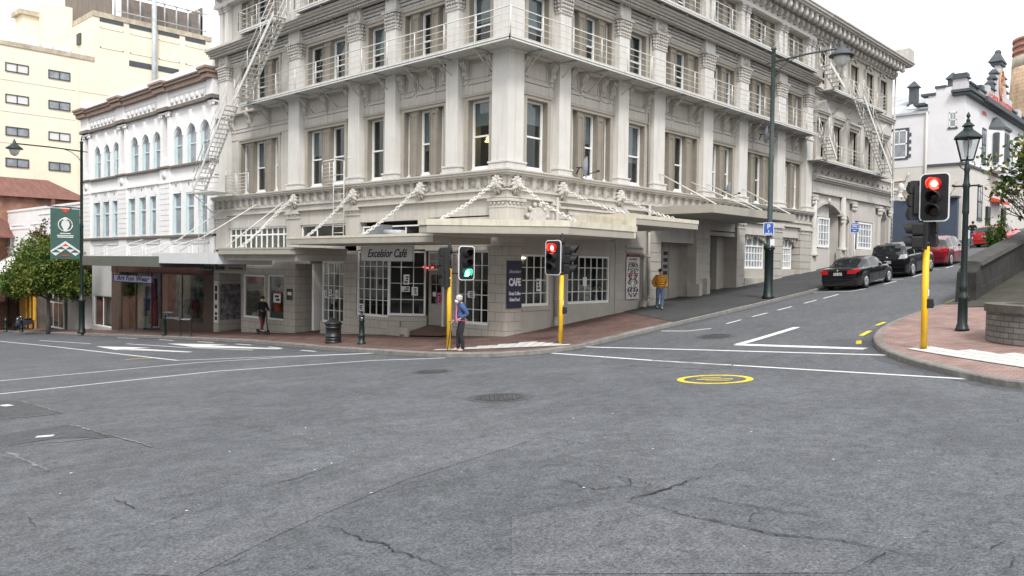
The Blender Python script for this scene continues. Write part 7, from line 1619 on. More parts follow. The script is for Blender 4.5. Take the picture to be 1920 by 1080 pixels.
    for s_ in (-1, 1):
        hw = W / 2 * lerp_tab(plan, .02)
        tl = MB()
        if tail == 'sedan': tl.hexa([(-.012, s_ * hw * .54, zb0 - .21), (-.005, s_ * hw * .98, zb0 - .19), (.26, s_ * W * .497, zb0 - .10), (.30, s_ * W * .485, zb0 - .02)][:4], [(-.006, s_ * hw * .56, zb0 - .05), (.0, s_ * hw * .97, zb0 - .03), (.22, s_ * W * .490, zb0 + .0), (.28, s_ * W * .478, zb0 + .02)])
        elif tail == 'suv': tl.hexa([(-.015, s_ * hw * .62, zb0 - .14), (-.01, s_ * hw * 1.0, zb0 - .12), (.18, s_ * W * .50, zb0 - .10), (.05, s_ * hw * .6, zb0 - .12)], [(-.012, s_ * hw * .74, zb0 + .05), (-.005, s_ * hw * .98, zb0 + .07), (.16, s_ * W * .488, zb0 + .09), (.05, s_ * hw * .7, zb0 + .06)])
        else: tl.hexa([(-.012, s_ * hw * .72, zb0 - .22), (-.008, s_ * hw * .99, zb0 - .20), (.16, s_ * W * .50, zb0 - .16), (.04, s_ * hw * .7, zb0 - .2)], [(-.012, s_ * hw * .78, zb0 - .02), (-.006, s_ * hw * .98, zb0 - .0), (.14, s_ * W * .49, zb0 + .03), (.04, s_ * hw * .74, zb0 - .02)])
        tl.build('tail_light', M['clear'] if tail == 'suv' else M['tail'], t, org=(0, 0, 0))
        hl = MB(); zf = lerp_tab(belt, .93); hf = W / 2 * lerp_tab(plan, .96)
        hl.hexa([(L * .985, s_ * hf * .5, zf - .20), (L * .97, s_ * hf * .95, zf - .16), (L * .90, s_ * W * .475, zf - .10), (L * .93, s_ * hf * .5, zf - .1)], [(L * .975, s_ * hf * .55, zf - .06), (L * .955, s_ * hf * .95, zf - .02), (L * .885, s_ * W * .465, zf + .0), (L * .93, s_ * hf * .55, zf - .03)]); hl.build('headlight', M['clear'], t, org=(0, 0, 0))
        xm_ = glass_x[2] * L + (glass_x[3] - glass_x[2]) * L * .55; zm_ = lerp_tab(belt, xm_ / L)
        m_ = MB(); m_.ball((xm_, s_ * (W / 2 + .06), zm_ + .09), (.07, .11, .075), 10, 6); m_.tube([(xm_ + .02, s_ * W * .46, zm_ + .02), (xm_, s_ * (W / 2 + .02), zm_ + .07)], .025, 6); m_.build('mirror', paint, t, org=(0, 0, 0))
        for p in cabin[:2]:
            h_ = MB(); xh = p * L + .12; zh = lerp_tab(belt, xh / L) - .10; yh = s_ * (W / 2 * lerp_tab(plan, xh / L) + .006)
            h_.box(xh, xh + .20, min(yh, yh + s_ * .025), max(yh, yh + s_ * .025), zh - .015, zh + .015); h_.build('door_handle', M['chrome'] if name == 'sedan_car' else paint, t, org=(0, 0, 0))
            g_m = MB(); xg = p * L; pts = [(xg, s_ * (W / 2 * lerp_tab(plan, xg / L) * f + .002), z) for f, z in ((.985, .34), (1.0, .55), (.99, lerp_tab(belt, xg / L) - .08), (.965, lerp_tab(belt, xg / L)))]; g_m.tube(pts, .005, 4); g_m.build('door_seam', M['blackm'], t, org=(0, 0, 0))
    p = MB(); zp = zb0 - .20 if tail == 'sedan' else zb0 - (.28 if tail == 'suv' else .22); p.box(-.03, -.012, -.19, .19, zp - .06, zp + .06); po = p.build('number_plate', M['plate'], t, org=(0, 0, 0))
    if plate_txt:
        o = put_text('lettering', plate_txt, .10, M['print'], (-.032, 0, zp), (0, -1, 0), None, bold=.002); o.parent = po
    bm_ = MB(); bm_.box(-.025, .2, -W * .40, W * .40, .24, .30); bm_.box(-.02, .05, -W * .46, W * .46, zp - .27, zp - .25); bm_.build('bumper_trim', M['blackm'], t, org=(0, 0, 0))
    em = MB(); em.lathe([(.001, -.012), (.045, -.012), (.04, -.0), (.001, .0)], (-.012, 0, zb0 - .04), 10, axis='x'); em.build('badge', M['chrome'], t, org=(0, 0, 0))
    t.scale = (scale,) * 3
    return t
def park(t, x, y, rz, dz=0.0):
    """stand a car on the slope: its length follows the fall of the road"""
    d = Vector((math.cos(rz), math.sin(rz))); t.location = (x, y, rz_(x, y) + dz)
    sl = (rz_(x + d.x * 3, y + d.y * 3) - rz_(x, y)) / 3; n = Vector((-d.y, d.x)); sr = (rz_(x + n.x, y + n.y) - rz_(x, y))
    t.rotation_euler = (math.atan(sr), -math.atan(sl), rz)
plan_s = [(0, .84), (.03, .93), (.12, .99), (.3, 1.0), (.8, .99), (.93, .93), (.975, .84), (1, .70)]
sed = car('sedan_car', 'shiny black sedan parked nearest on the hill, with red tail lights and alloy wheels', M['pblack'], 4.6, 1.80, 1.44, 2.76, .325, None,
    [(0, .86), (.03, .96), (.15, .985), (.6, .94), (.78, .90), (.93, .74), (.98, .60), (1, .50)], [(0, .5), (.155, .97), (.205, 1.10), (.33, 1.40), (.45, 1.44), (.55, 1.42), (.63, 1.32), (.745, .95), (.76, .5)], (.165, .315, .60, .735), plan_s, (.98, 3.74), cabin=[.36, .56], scale=.95, plate_txt='FLG 407')
park(sed, 15.0, -5.75, R(-2))
suv = car('suv_car', 'black off road car with white rear lamps parked in front of the black sedan', M['pblack'], 4.62, 1.84, 1.72, 2.67, .36, None,
    [(0, .90), (.02, 1.08), (.2, 1.10), (.6, 1.08), (.76, 1.04), (.93, .92), (.98, .75), (1, .6)], [(0, .5), (.012, 1.10), (.035, 1.25), (.085, 1.60), (.16, 1.68), (.35, 1.71), (.5, 1.69), (.58, 1.60), (.70, 1.08), (.72, .5)], (.035, .082, .575, .69), [(0, .90), (.02, .96), (.1, 1.0), (.85, 1.0), (.95, .9), (1, .74)], (.92, 3.6), cabin=[.30, .50], tumble=.83, scale=.97, tail='suv', plate_txt='EWZ 613')
park(suv, 20.65, -5.95, R(-1.5))
mar = car('crossover_car', 'dark red crossover car parked up the hill ahead of the black off road car', M['pmaroon'], 4.5, 1.82, 1.66, 2.65, .355, None,
    [(0, .85), (.03, 1.02), (.2, 1.06), (.6, 1.01), (.78, .98), (.93, .84), (.98, .68), (1, .55)], [(0, .5), (.02, 1.06), (.05, 1.18), (.14, 1.52), (.25, 1.63), (.4, 1.66), (.52, 1.62), (.61, 1.50), (.735, 1.0), (.75, .5)], (.05, .135, .60, .72), plan_s, (.85, 3.5), cabin=[.30, .52], tumble=.78, scale=.97, tail='hatch', plate_txt='JDP 52')
park(mar, 26.7, -6.1, R(-1.5))
rwg = car('station_wagon', 'bright red station wagon parked at the top of the street by the stone wall', M['pred'], 4.8, 1.82, 1.50, 2.8, .33, None,
    [(0, .80), (.02, 1.0), (.2, 1.01), (.6, .97), (.78, .93), (.93, .8), (.98, .66), (1, .52)], [(0, .5), (.012, 1.02), (.05, 1.2), (.09, 1.42), (.2, 1.48), (.4, 1.50), (.5, 1.47), (.59, 1.36), (.71, .97), (.73, .5)], (.03, .095, .58, .70), plan_s, (.98, 3.78), cabin=[.32, .52], tumble=.80, scale=1.0, tail='hatch', plate_txt='BWT 84')
park(rwg, 44.6, -4.75, R(-8))

# motorbike in the dark doorway at the far left
MO = thing('motorbike', 'dark motor scooter parked on the footpath at the far left', 'motorbike', (-.9, 50.6, gz(-.9, 50.6)), R(200))
mb = MB()
for x in (-.6, .6): mb.tube([(x + .24 * math.cos(t * math.pi / 8), 0, .27 + .24 * math.sin(t * math.pi / 8)) for t in range(17)], .055, 7)
mb.build('wheels', M['rubber'], MO, org=(0, 0, 0))
mb = MB(); mb.hexa([(-.65, -.13, .45), (.15, -.13, .35), (.15, .13, .35), (-.65, .13, .45)], [(-.75, -.12, .80), (.05, -.12, .72), (.05, .12, .72), (-.75, .12, .80)]); mb.hexa([(.30, -.16, .35), (.55, -.14, .4), (.55, .14, .4), (.30, .16, .35)], [(.28, -.16, .95), (.45, -.14, 1.0), (.45, .14, 1.0), (.28, .16, .95)]); mb.box(.0, .35, -.13, .13, .28, .34); mb.build('fairing', mat('dark_blue_fairing', (.05, .06, .10), .3, .2, 4), MO, org=(0, 0, 0))
mb = MB(); mb.tube([(.6, 0, .27), (.42, 0, .95), (.38, 0, 1.05)], .035, 7); mb.tube([(.34, -.32, 1.06), (.40, 0, 1.04), (.34, .32, 1.06)], .02, 6); mb.ball((.50, 0, .86), (.06, .1, .09), 8, 6); mb.build('handlebar', M['chrome'], MO, org=(0, 0, 0))
mb = MB(); mb.ball((-.38, 0, .84), (.38, .14, .08), 10, 6); mb.build('seat', M['blackm'], MO, org=(0, 0, 0))

# kick scooter under the masked rider
sx, sy = -.72, 15.0; szr = gz(sx, sy)
SC = thing('electric_scooter', 'black electric kick scooter ridden along the footpath', 'scooter', (sx, sy, szr), R(-90))
mb = MB()
for x in (-.46, .46): mb.tube([(x + .105 * math.cos(t * math.pi / 8), 0, .125 + .105 * math.sin(t * math.pi / 8)) for t in range(17)], .028, 7)
mb.build('wheels', M['rubber'], SC, org=(0, 0, 0))
mb = MB(); mb.box(-.36, .34, -.085, .085, .105, .15); mb.hexa([(-.60, -.05, .20), (-.36, -.05, .14), (-.36, .05, .14), (-.60, .05, .20)], [(-.60, -.05, .22), (-.36, -.05, .16), (-.36, .05, .16), (-.60, .05, .22)]); mb.build('deck', M['blackm'], SC, org=(0, 0, 0))
mb = MB(); mb.tube([(.47, 0, .13), (.40, 0, .35), (.33, 0, .60), (.27, 0, 1.12)], [.03, .035, .028, .024], 8); mb.tube([(.26, -.24, 1.13), (.27, 0, 1.12), (.26, .24, 1.13)], .017, 7); mb.build('stem', M['black'], SC, org=(0, 0, 0))
# ================================================================== PEOPLE
def skin(name, nodes, edges, m, parent, sub=1, root=None):
    """one continuous surface grown round a joint skeleton"""
    names = list(nodes); me = bpy.data.meshes.new(name)
    me.from_pydata([nodes[n][0] for n in names], [(names.index(a), names.index(b)) for a, b in edges], [])
    o = bpy.data.objects.new(name, me); COL.objects.link(o)
    md = o.modifiers.new('Skin', 'SKIN'); md.use_smooth_shade = True; md.branch_smoothing = .4
    sk = me.skin_vertices[0].data
    for i, n in enumerate(names):
        r = nodes[n][1]; sk[i].radius = (r, r) if not isinstance(r, (tuple, list)) else r; sk[i].use_root = (n == (root or names[0]))
    if sub: sm = o.modifiers.new('Sub', 'SUBSURF'); sm.levels = sub; sm.render_levels = sub
    dg = bpy.context.evaluated_depsgraph_get(); nm = bpy.data.meshes.new_from_object(o.evaluated_get(dg)); nm.materials.clear()
    for q in (m if isinstance(m, list) else [m]): nm.materials.append(q)
    o.modifiers.clear(); o.data = nm; bpy.data.meshes.remove(me)
    for p in nm.polygons: p.use_smooth = True
    nm.name = name; o.parent = parent; return o
def hand(nodes, edges, wrist, tag_, d, side, curl=.5, s=1.0):
    """palm, four unequal fingers and a thumb; d = way the fingers run, side = way the thumb leaves the palm"""
    d = Vector(d).normalized(); sd = Vector(side).normalized(); n = d.cross(sd); w_ = Vector(nodes[wrist][0]); s *= 1.0
    pm = tag_ + 'palm'; nodes[pm] = (tuple(w_ + d * .075 * s), (.030 * s, .020 * s)); edges.append((wrist, pm))
    for k, (off, ln) in enumerate(((.024, .075), (.008, .085), (-.008, .078), (-.024, .060))):
        a, b = tag_ + 'f%da' % k, tag_ + 'f%db' % k
        p0 = w_ + d * (.085) * s + sd * off * s; p1 = p0 + (d * (1 - .5 * curl) + n * .5 * curl) * ln * .55 * s; p2 = p1 + (d * (1 - curl) + n * curl) * ln * .5 * s
        nodes[a] = (tuple(p1), .0095 * s); nodes[b] = (tuple(p2), .008 * s); nodes[tag_ + 'k%d' % k] = (tuple(p0), .011 * s); edges += [(pm, tag_ + 'k%d' % k), (tag_ + 'k%d' % k, a), (a, b)]
    q1 = w_ + d * .035 * s + sd * .035 * s; q2 = q1 + (d * .7 + sd * .5).normalized() * .045 * s
    nodes[tag_ + 't1'] = (tuple(q1), .012 * s); nodes[tag_ + 't2'] = (tuple(q2), .0095 * s); edges += [(pm, tag_ + 't1'), (tag_ + 't1', tag_ + 't2')]
def face(t, c, fwd, s, skinm, hair=None, mask=None):
    """eyes, nose, mouth and ears set on the head in the direction it looks"""
    f = Vector(fwd).normalized(); l = Vector((0, 0, 1)).cross(f).normalized(); u = Vector((0, 0, 1)); c = Vector(c)
    P = lambda a, b, z: tuple(c + f * a * s + l * b * s + u * z * s)
    mb = MB(); mb.tube([P(.088, 0, .02), P(.112, 0, -.022), P(.092, 0, -.032)], [.010 * s, .015 * s, .011 * s], 6)
    for q in (-1, 1): mb.ball(P(-.005, q * .078, -.005), (.02 * s, .02 * s, .032 * s), 6, 5)
    mb.build('nose_and_ears', skinm, t, org=(0, 0, 0))
    mb = MB()
    for q in (-1, 1): mb.ball(P(.084, q * .032, .018), .011 * s, 6, 5); mb.tube([P(.088, q * .015, .040), P(.085, q * .048, .038)], .0045 * s, 4)
    mb.build('eye_pair', M['print'], t, org=(0, 0, 0))
    mb = MB(); mb.tube([P(.088, -.022, -.055), P(.094, 0, -.056), P(.088, .022, -.055)], .006 * s, 5); mb.build('mouth', mat('lips', (.35, .13, .11), .6, .05, 9), t, org=(0, 0, 0)) if not mask else None
    if mask:
        mb = MB(); mb.ball(P(.052, 0, -.045), (.062 * s, .062 * s, .056 * s), 10, 7)
        for q in (-1, 1): mb.tube([P(.06, q * .055, -.02), P(-.005, q * .082, .0)], .003 * s, 4)
        mb.build('face_mask', mask, t, org=(0, 0, 0))
    if hair:
        hm, vol, low = hair; mb = MB(); r_ = random.Random(5)
        mb.ball(P(-.018, 0, .032), (.098 * s * vol, .092 * s * vol, .100 * s * vol), 12, 8)
        for k in range(60):
            a = r_.uniform(0, 2 * math.pi); e = r_.uniform(-.2 if low else .25, 1.0)
            v = f * (math.cos(a) * math.sqrt(1 - min(1, abs(e)) ** 2)) + l * (math.sin(a) * math.sqrt(1 - min(1, abs(e)) ** 2)) + u * e
            if v.dot(f) > .45 and e < .72: continue
            p = c + u * .03 * s - f * .018 * s + v * .090 * s * vol; mb.ball(tuple(p), (.024 * s, .024 * s, .022 * s), 5, 4)
        mb.build('hair', hm, t, org=(0, 0, 0))
def rot2(v, a): return (v[0] * math.cos(a) - v[1] * math.sin(a), v[0] * math.sin(a) + v[1] * math.cos(a), v[2])
M['bluej'] = mat('blue_denim_jacket', (.045, .085, .20), .85, .25, 14, bump=.5, bscale=22); M['dkj'] = mat('near_black_coat', (.009, .009, .012), .85, .35, 12, bump=.4, bscale=20)
M['dkt'] = mat('black_trousers', (.018, .018, .021), .85, .3, 14, bump=.3, bscale=20); M['jean'] = mat('blue_jeans', (.055, .085, .15), .85, .35, 10, bump=.3, bscale=25); M['maroont'] = mat('maroon_trousers', (.13, .025, .04), .85, .3, 12, bump=.3)
M['greyhair'] = mat('silver_hair', (.50, .49, .47), .7, .15, 30, bump=.4, bscale=60); M['dkhair'] = mat('dark_hair', (.018, .014, .012), .7, .3, 30); M['shoe'] = mat('pale_trainer', (.42, .40, .38), .7, .3, 16); M['shoed'] = mat('black_shoe', (.02, .02, .022), .6, .2, 12); M['maskm'] = mat('white_face_mask', (.78, .80, .82), .8, .03, 9)
def puffer():
    m, n, b = newmat('yellow_puffer'); L = n.links
    tc = n.nodes.new('ShaderNodeTexCoord'); wv = n.nodes.new('ShaderNodeTexWave'); wv.bands_direction = 'Z'; wv.inputs['Scale'].default_value = 4.4; wv.inputs['Distortion'].default_value = 1.4; wv.inputs['Detail'].default_value = 1.5; L.new(tc.outputs['Object'], wv.inputs[0])
    rp = n.nodes.new('ShaderNodeValToRGB'); rp.color_ramp.elements[0].color = (.40, .165, .014, 1); rp.color_ramp.elements[1].color = (.58, .26, .020, 1); rp.color_ramp.elements[0].position = .02; rp.color_ramp.elements[1].position = .16; L.new(wv.outputs[0], rp.inputs[0]); L.new(rp.outputs[0], b.inputs['Base Color'])
    bp = n.nodes.new('ShaderNodeBump'); bp.inputs['Strength'].default_value = 1.0; bp.inputs['Distance'].default_value = .03; L.new(wv.outputs[0], bp.inputs['Height']); L.new(bp.outputs[0], b.inputs['Normal']); b.inputs['Roughness'].default_value = .5
    return m
M['puffer'] = puffer()

def figure(label, x, y, face_dir, s, pose, top, leg, shoe, skinm, hair, mask=None, coat_len=.0, bulk=1.0, zoff=0.0, name='person', hands=(True, True), legw=1.0):
    """a clothed standing figure; local +x is the way the body faces, z up, metres before scaling by s"""
    t = thing(name, label, 'person' if name == 'person' else 'mannequin', (x, y, gz(x, y) + zoff), face_dir)
    hip, kn, an, sh, el, wr_ = pose['hip'], pose['knee'], pose['ankle'], pose['shoulder'], pose['elbow'], pose['wrist']
    hd = Vector(pose.get('head', (.05, 0, 1.56))); look = pose.get('look', (1, 0, 0))
    B = bulk
    N = {'pelvis': ((0, 0, .95), (.125, .10)), 'waist': ((.0, 0, 1.10), (.115, .09)), 'chest': ((.01, 0, 1.27), (.13, .10)), 'upper': ((.005, 0, 1.385), (.09, .075)), 'neck': (tuple(hd * .25 + Vector((.0, 0, 1.43)) * .75), .052), 'jaw': (tuple(hd + Vector((.022, 0, -.065))), .062), 'head': (tuple(hd + Vector((0, 0, .035))), .088), 'crown': (tuple(hd + Vector((-.008, 0, .09))), .060)}
    E = [('pelvis', 'waist'), ('waist', 'chest'), ('chest', 'upper'), ('upper', 'neck'), ('neck', 'jaw'), ('jaw', 'head'), ('head', 'crown')]
    for i, q in enumerate('LR'):
        N[q + 'hip'] = (hip[i], .085); N[q + 'knee'] = (kn[i], .052); N[q + 'ank'] = (an[i], .038); N[q + 'toe'] = (tuple(Vector(an[i]) + Vector((.13, 0, -.045))), .030)
        N[q + 'sh'] = (sh[i], .058); N[q + 'el'] = (el[i], .042); N[q + 'wr'] = (wr_[i], .027)
        E += [('pelvis', q + 'hip'), (q + 'hip', q + 'knee'), (q + 'knee', q + 'ank'), (q + 'ank', q + 'toe'), ('upper', q + 'sh'), (q + 'sh', q + 'el'), (q + 'el', q + 'wr')]
        if hands[i]: hand(N, E, q + 'wr', q, Vector(wr_[i]) - Vector(el[i]), pose.get('thumb', ((1, 0, .2), (1, 0, .2)))[i], .55)
    sc = lambda n_: {k: (tuple(Vector(p) * s), (tuple(r_ * s for r_ in r) if isinstance(r, tuple) else r * s)) for k, (p, r) in n_.items()}
    skin('body', sc(N), E, skinm, t, 1, 'pelvis')
    # jacket or coat
    hz = .93 - coat_len
    J = {'hem': ((0, 0, hz), (.165 * B, .135 * B)), 'waist': ((.005, 0, 1.08), (.155 * B, .125 * B)), 'chest': ((.012, 0, 1.25), (.165 * B, .125 * B)), 'upper': ((.0, 0, 1.39), (.11, .09)), 'collar': ((.005, 0, 1.47), (.068, .068))}
    JE = [('hem', 'waist'), ('waist', 'chest'), ('chest', 'upper'), ('upper', 'collar')]
    for i, q in enumerate('LR'):
        J[q + 'sh'] = (sh[i], .085); J[q + 'ua'] = (tuple(Vector(sh[i]).lerp(Vector(el[i]), .5) + Vector((0, .012 if i == 0 else -.012, 0))), .070 * (B * .5 + .5)); J[q + 'el'] = (el[i], .068 * (B * .5 + .5)); w2 = Vector(wr_[i]).lerp(Vector(el[i]), .10); J[q + 'wr'] = (tuple(w2), .047)
        JE += [('upper', q + 'sh'), (q + 'sh', q + 'ua'), (q + 'ua', q + 'el'), (q + 'el', q + 'wr')]
    skin('jacket', sc(J), JE, top, t, 2, 'chest')
    T_ = {'seat': ((0, 0, .93), (.145 * (B * .5 + .5), .12)), 'w': ((0, 0, 1.04), (.13, .11))}; TE = [('seat', 'w')]
    for i, q in enumerate('LR'):
        T_[q + 'hip'] = (tuple(Vector(hip[i]) + Vector((0, 0, -.04))), .098 * legw); T_[q + 'th'] = (tuple(Vector(hip[i]).lerp(Vector(kn[i]), .5)), .088 * legw); T_[q + 'kn'] = (tuple(Vector(kn[i]) + Vector((.012, 0, 0))), .069 * legw); T_[q + 'cf'] = (tuple(Vector(kn[i]).lerp(Vector(an[i]), .5) + Vector((-.015, 0, 0))), .066 * legw); T_[q + 'c2'] = (tuple(Vector(kn[i]).lerp(Vector(an[i]), .82)), .058 * legw); T_[q + 'an'] = (tuple(Vector(an[i]) + Vector((.005, 0, -.035))), .064 * legw)
        TE += [('seat', q + 'hip'), (q + 'hip', q + 'th'), (q + 'th', q + 'kn'), (q + 'kn', q + 'cf'), (q + 'cf', q + 'c2'), (q + 'c2', q + 'an')]
    skin('trousers', sc(T_), TE, leg, t, 2, 'seat')
    for i, q in enumerate('LR'):
        a = Vector(an[i]); S_ = {'heel': (tuple(a + Vector((-.03, 0, -.045))), (.042, .042)), 'mid': (tuple(a + Vector((.07, 0, -.05))), (.042, .036)), 'toe': (tuple(a + Vector((.165, 0, -.058))), (.038, .028)), 'cuff': (tuple(a + Vector((-.01, 0, .02))), .040)}
        skin('shoe', sc(S_), [('heel', 'mid'), ('mid', 'toe'), ('heel', 'cuff')], shoe, t, 1, 'heel')
    face(t, tuple((hd + Vector((0, 0, .03))) * s), look, s, skinm, hair, mask)
    return t
stand = dict(hip=[(0, .09, .90), (0, -.09, .90)], knee=[(.02, .10, .49), (.02, -.10, .49)], ankle=[(-.02, .10, .085), (-.02, -.10, .085)], shoulder=[(0, .185, 1.37), (0, -.185, 1.37)], elbow=[(-.06, .24, 1.10), (-.06, -.24, 1.10)], wrist=[(.10, .21, .92), (.10, -.21, .92)])
def pose(**k): d = dict(stand); d.update(k); return d
# woman waiting at the lights: seen from her left side, stick in one hand, other hand at the pocket
WX, WY = -3.76, -1.80
W = figure('grey haired woman in a blue jacket and white mask waiting with a walking stick', WX, WY, math.atan2(-RT[1], -RT[0]) + R(8), 1.0,
    pose(hip=[(0, .09, .88), (0, -.09, .88)], ankle=[(-.04, .10, .085), (.10, -.08, .085)], knee=[(.02, .10, .48), (.09, -.09, .48)], head=(.10, 0, 1.50), shoulder=[(.01, .19, 1.34), (.01, -.19, 1.34)], elbow=[(-.16, .25, 1.12), (.04, -.25, 1.08)], wrist=[(.07, .235, .97), (.24, -.21, .88)], look=(1, .05, -.1), thumb=((0, .2, 1), (0, .4, 1))),
    M['bluej'], M['dkt'], M['shoe'], M['skin'], (M['greyhair'], 1.06, False), M['maskm'], coat_len=-.03, bulk=1.22, legw=1.05)
mb = MB(); mb.ball((-.012, 0, .912), (.172, .165, .055), 14, 8); mb.hexa([(.14, -.10, .92), (.185, -.06, .92), (.185, .06, .92), (.14, .10, .92)], [(.155, -.05, 1.36), (.175, -.03, 1.36), (.175, .03, 1.36), (.155, .05, 1.36)]); mb.build('pink_jumper', M['pink'], W, org=(0, 0, 0))
ST = MB(); ct, st = math.cos(W.rotation_euler.z), math.sin(W.rotation_euler.z); fr = lambda a, b, z: (WX + a * ct - b * st, WY + a * st + b * ct, gz(WX, WY) + z)
ST.fr = fr; ST.tube([(.40, -.22, .0), (.30, -.21, .84)], .011, 7); ST.tube([(.25, -.21, .845), (.30, -.21, .86), (.37, -.215, .845)], .014, 7)
tag(ST.build('walking_stick', M['black']), 'thin black walking stick held by the woman in the blue jacket', 'walking stick')
# man in the yellow puffer jacket walking down the hill, hands in pockets
figure('man in a yellow puffer jacket and jeans walking downhill with hands in pockets', 7.78, -1.29, todir(7.78, -1.29) + R(12), .96,
    pose(knee=[(.10, .08, .50), (-.03, -.09, .48)], ankle=[(.26, .03, .09), (-.12, -.10, .11)], elbow=[(-.10, .30, 1.10), (-.10, -.30, 1.10)], wrist=[(.09, .20, .93), (.09, -.20, .93)], head=(.03, 0, 1.57), look=(.95, .3, 0)),
    M['puffer'], M['jean'], M['shoed'], M['skin'], (M['dkhair'], .99, False), None, coat_len=.05, bulk=1.42, hands=(False, False), legw=1.16)
# rider on the kick scooter
figure('person in a black coat and white mask riding an electric scooter', sx, sy + .10, R(-90), .97,
    pose(ankle=[(-.16, .05, .085), (.10, -.04, .085)], knee=[(-.04, .09, .48), (.10, -.08, .49)], hip=[(-.02, .09, .89), (-.02, -.09, .89)], elbow=[(.06, .25, 1.13), (.06, -.25, 1.13)], wrist=[(.31, .22, 1.03), (.31, -.22, 1.03)], look=(.7, -.75, -.1), head=(.04, -.01, 1.55), thumb=((0, -1, .2), (0, 1, .2))),
    M['dkj'], M['maroont'], M['shoe'], M['skin2'], (M['dkhair'], 1.05, False), M['maskm'], coat_len=.34, bulk=1.22, zoff=.15, legw=1.1)
# distant walker at the top of the street
figure('distant person in dark clothes on the footpath beside the red station wagon', 48.9, -2.9, todir(48.9, -2.9) + R(160), 1.0, pose(elbow=[(-.02, .30, 1.12), (-.02, -.30, 1.12)], wrist=[(.16, .12, 1.05), (.16, -.12, 1.05)]), M['dkj'], M['jean'], M['shoed'], M['skin2'], (M['dkhair'], 1.08, False), None, bulk=1.15)

# ------------------------------------------------------------------ window mannequins and clothes
M['dressy'] = mat('cream_yellow_dress', (.78, .62, .32), .8, .2, 9); M['dresso'] = mat('orange_red_dress', (.85, .13, .03), .7, .2, 9); M['dressp'] = mat('patterned_grey_dress', (.55, .46, .42), .8, .6, 16); M['manne'] = mat('mannequin_skin', (.55, .37, .28), .5, .08, 5)
def mannequin(x, y, z, label, dress, hat=None, rz=R(180), s=1.0):
    t = thing('mannequin', label, 'mannequin', (x, y, z), rz)
    N = {'hip': ((0, 0, .95), .10), 'waist': ((0, 0, 1.12), .085), 'chest': ((0, 0, 1.28), (.12, .085)), 'upper': ((0, 0, 1.39), (.09, .06)), 'neck': ((0, 0, 1.48), .042), 'jaw': ((.015, 0, 1.55), .055), 'head': ((0, 0, 1.63), .08), 'crown': ((0, 0, 1.70), .05)}
    E = [('hip', 'waist'), ('waist', 'chest'), ('chest', 'upper'), ('upper', 'neck'), ('neck', 'jaw'), ('jaw', 'head'), ('head', 'crown')]
    for q, sg in (('L', 1), ('R', -1)):
        N[q + 'sh'] = ((0, sg * .17, 1.38), .05); N[q + 'el'] = ((-.03, sg * .27, 1.12), .036); N[q + 'wr'] = ((.12, sg * .22, .92), .024); N[q + 'kn'] = ((.0, sg * .08, .50), .05); N[q + 'an'] = ((0, sg * .08, .08), .035)
        E += [('upper', q + 'sh'), (q + 'sh', q + 'el'), (q + 'el', q + 'wr'), ('hip', q + 'kn'), (q + 'kn', q + 'an')]; hand(N, E, q + 'wr', q, (.5, 0, -.6), (1, 0, .3), .3)
    N = {k: (tuple(Vector(p) * s), tuple(v * s for v in r) if isinstance(r, tuple) else r * s) for k, (p, r) in N.items()}
    skin('body', N, E, M['manne'], t, 1, 'hip')
    mb = MB(); pr = [(.30, .10), (.27, .4), (.20, .75), (.175, .95), (.125, 1.12), (.165, 1.28), (.15, 1.38), (.06, 1.44)]
    k = 18; rings = []
    for r, h in pr: rings.append([mb.P((r * .72 * s * math.cos(2 * math.pi * i / k) * (1 + (.10 * math.cos(9 * 2 * math.pi * i / k) if h < .9 else 0)), r * s * math.sin(2 * math.pi * i / k) * (1 + (.10 * math.cos(9 * 2 * math.pi * i / k) if h < .9 else 0)), h * s)) for i in range(k)])
    for A, B in zip(rings, rings[1:]):
        for i in range(k): mb.face((A[i], A[(i + 1) % k], B[(i + 1) % k], B[i]), True)
    for sg in (1, -1): mb.tube([(0, sg * .16 * s, 1.38 * s), (-.02, sg * .23 * s, 1.22 * s)], [.075 * s, .065 * s], 8)
    mb.build('dress', M[dress], t, org=(0, 0, 0))
    mb = MB(); mb.ball((-.015, 0, 1.655 * s), (.088 * s, .085 * s, .088 * s), 10, 7); mb.build('hair', M['dkhair'], t, org=(0, 0, 0))
    mb = MB(); mb.tube([(.078, 0, 1.63 * s), (.10, 0, 1.60 * s)], [.008, .013], 5); mb.build('nose', M['manne'], t, org=(0, 0, 0))
    if hat:
        mb = MB(); mb.lathe([(.001, .10), (.085, .09), (.10, .0), (.20, -.02), (.20, -.03), (.001, -.02)], (0, 0, 1.70 * s), 16); mb.build('hat', M[hat], t, org=(0, 0, 0))
mannequin(.45, 17.1, -.30, 'mannequin in a pale yellow dress and straw hat in the dress shop window', 'dressy', 'dressy', R(185)); mannequin(.40, 15.55, -.30, 'mannequin in a long orange red dress in the dress shop window', 'dresso', None, R(190), .97); mannequin(.55, 14.85, -.22, 'mannequin in a patterned grey dress and feathered hat in the dress shop window', 'dressp', 'dressp', R(150), 1.02)
DP = thing('window_display_cloth', 'pale draped cloth and dark boxes on the floor of the dress shop window', 'display', (.6, 16, -.4))
mb = MB(); mb.box(.12, 1.25, 14.46, 18.25, -1.2, -.28)
for k in range(14): mb.ball((.35 + .25 * rnd.random(), 14.7 + .25 * k, -.2 + .08 * rnd.random()), (.2, .28, .13), 8, 5)
mb.build('cloth', mat('display_cloth', (.66, .62, .58), .9, .4, 4), DP)
mb = MB(); mb.box(.15, .19, 16.5, 17.9, 1.42, 1.84); tag(mb.build('shop_banner', mat('orange_shop_banner', (.42, .09, .04), .8, .3, 3)), 'faded orange banner across the top of the left dress shop window', 'banner')
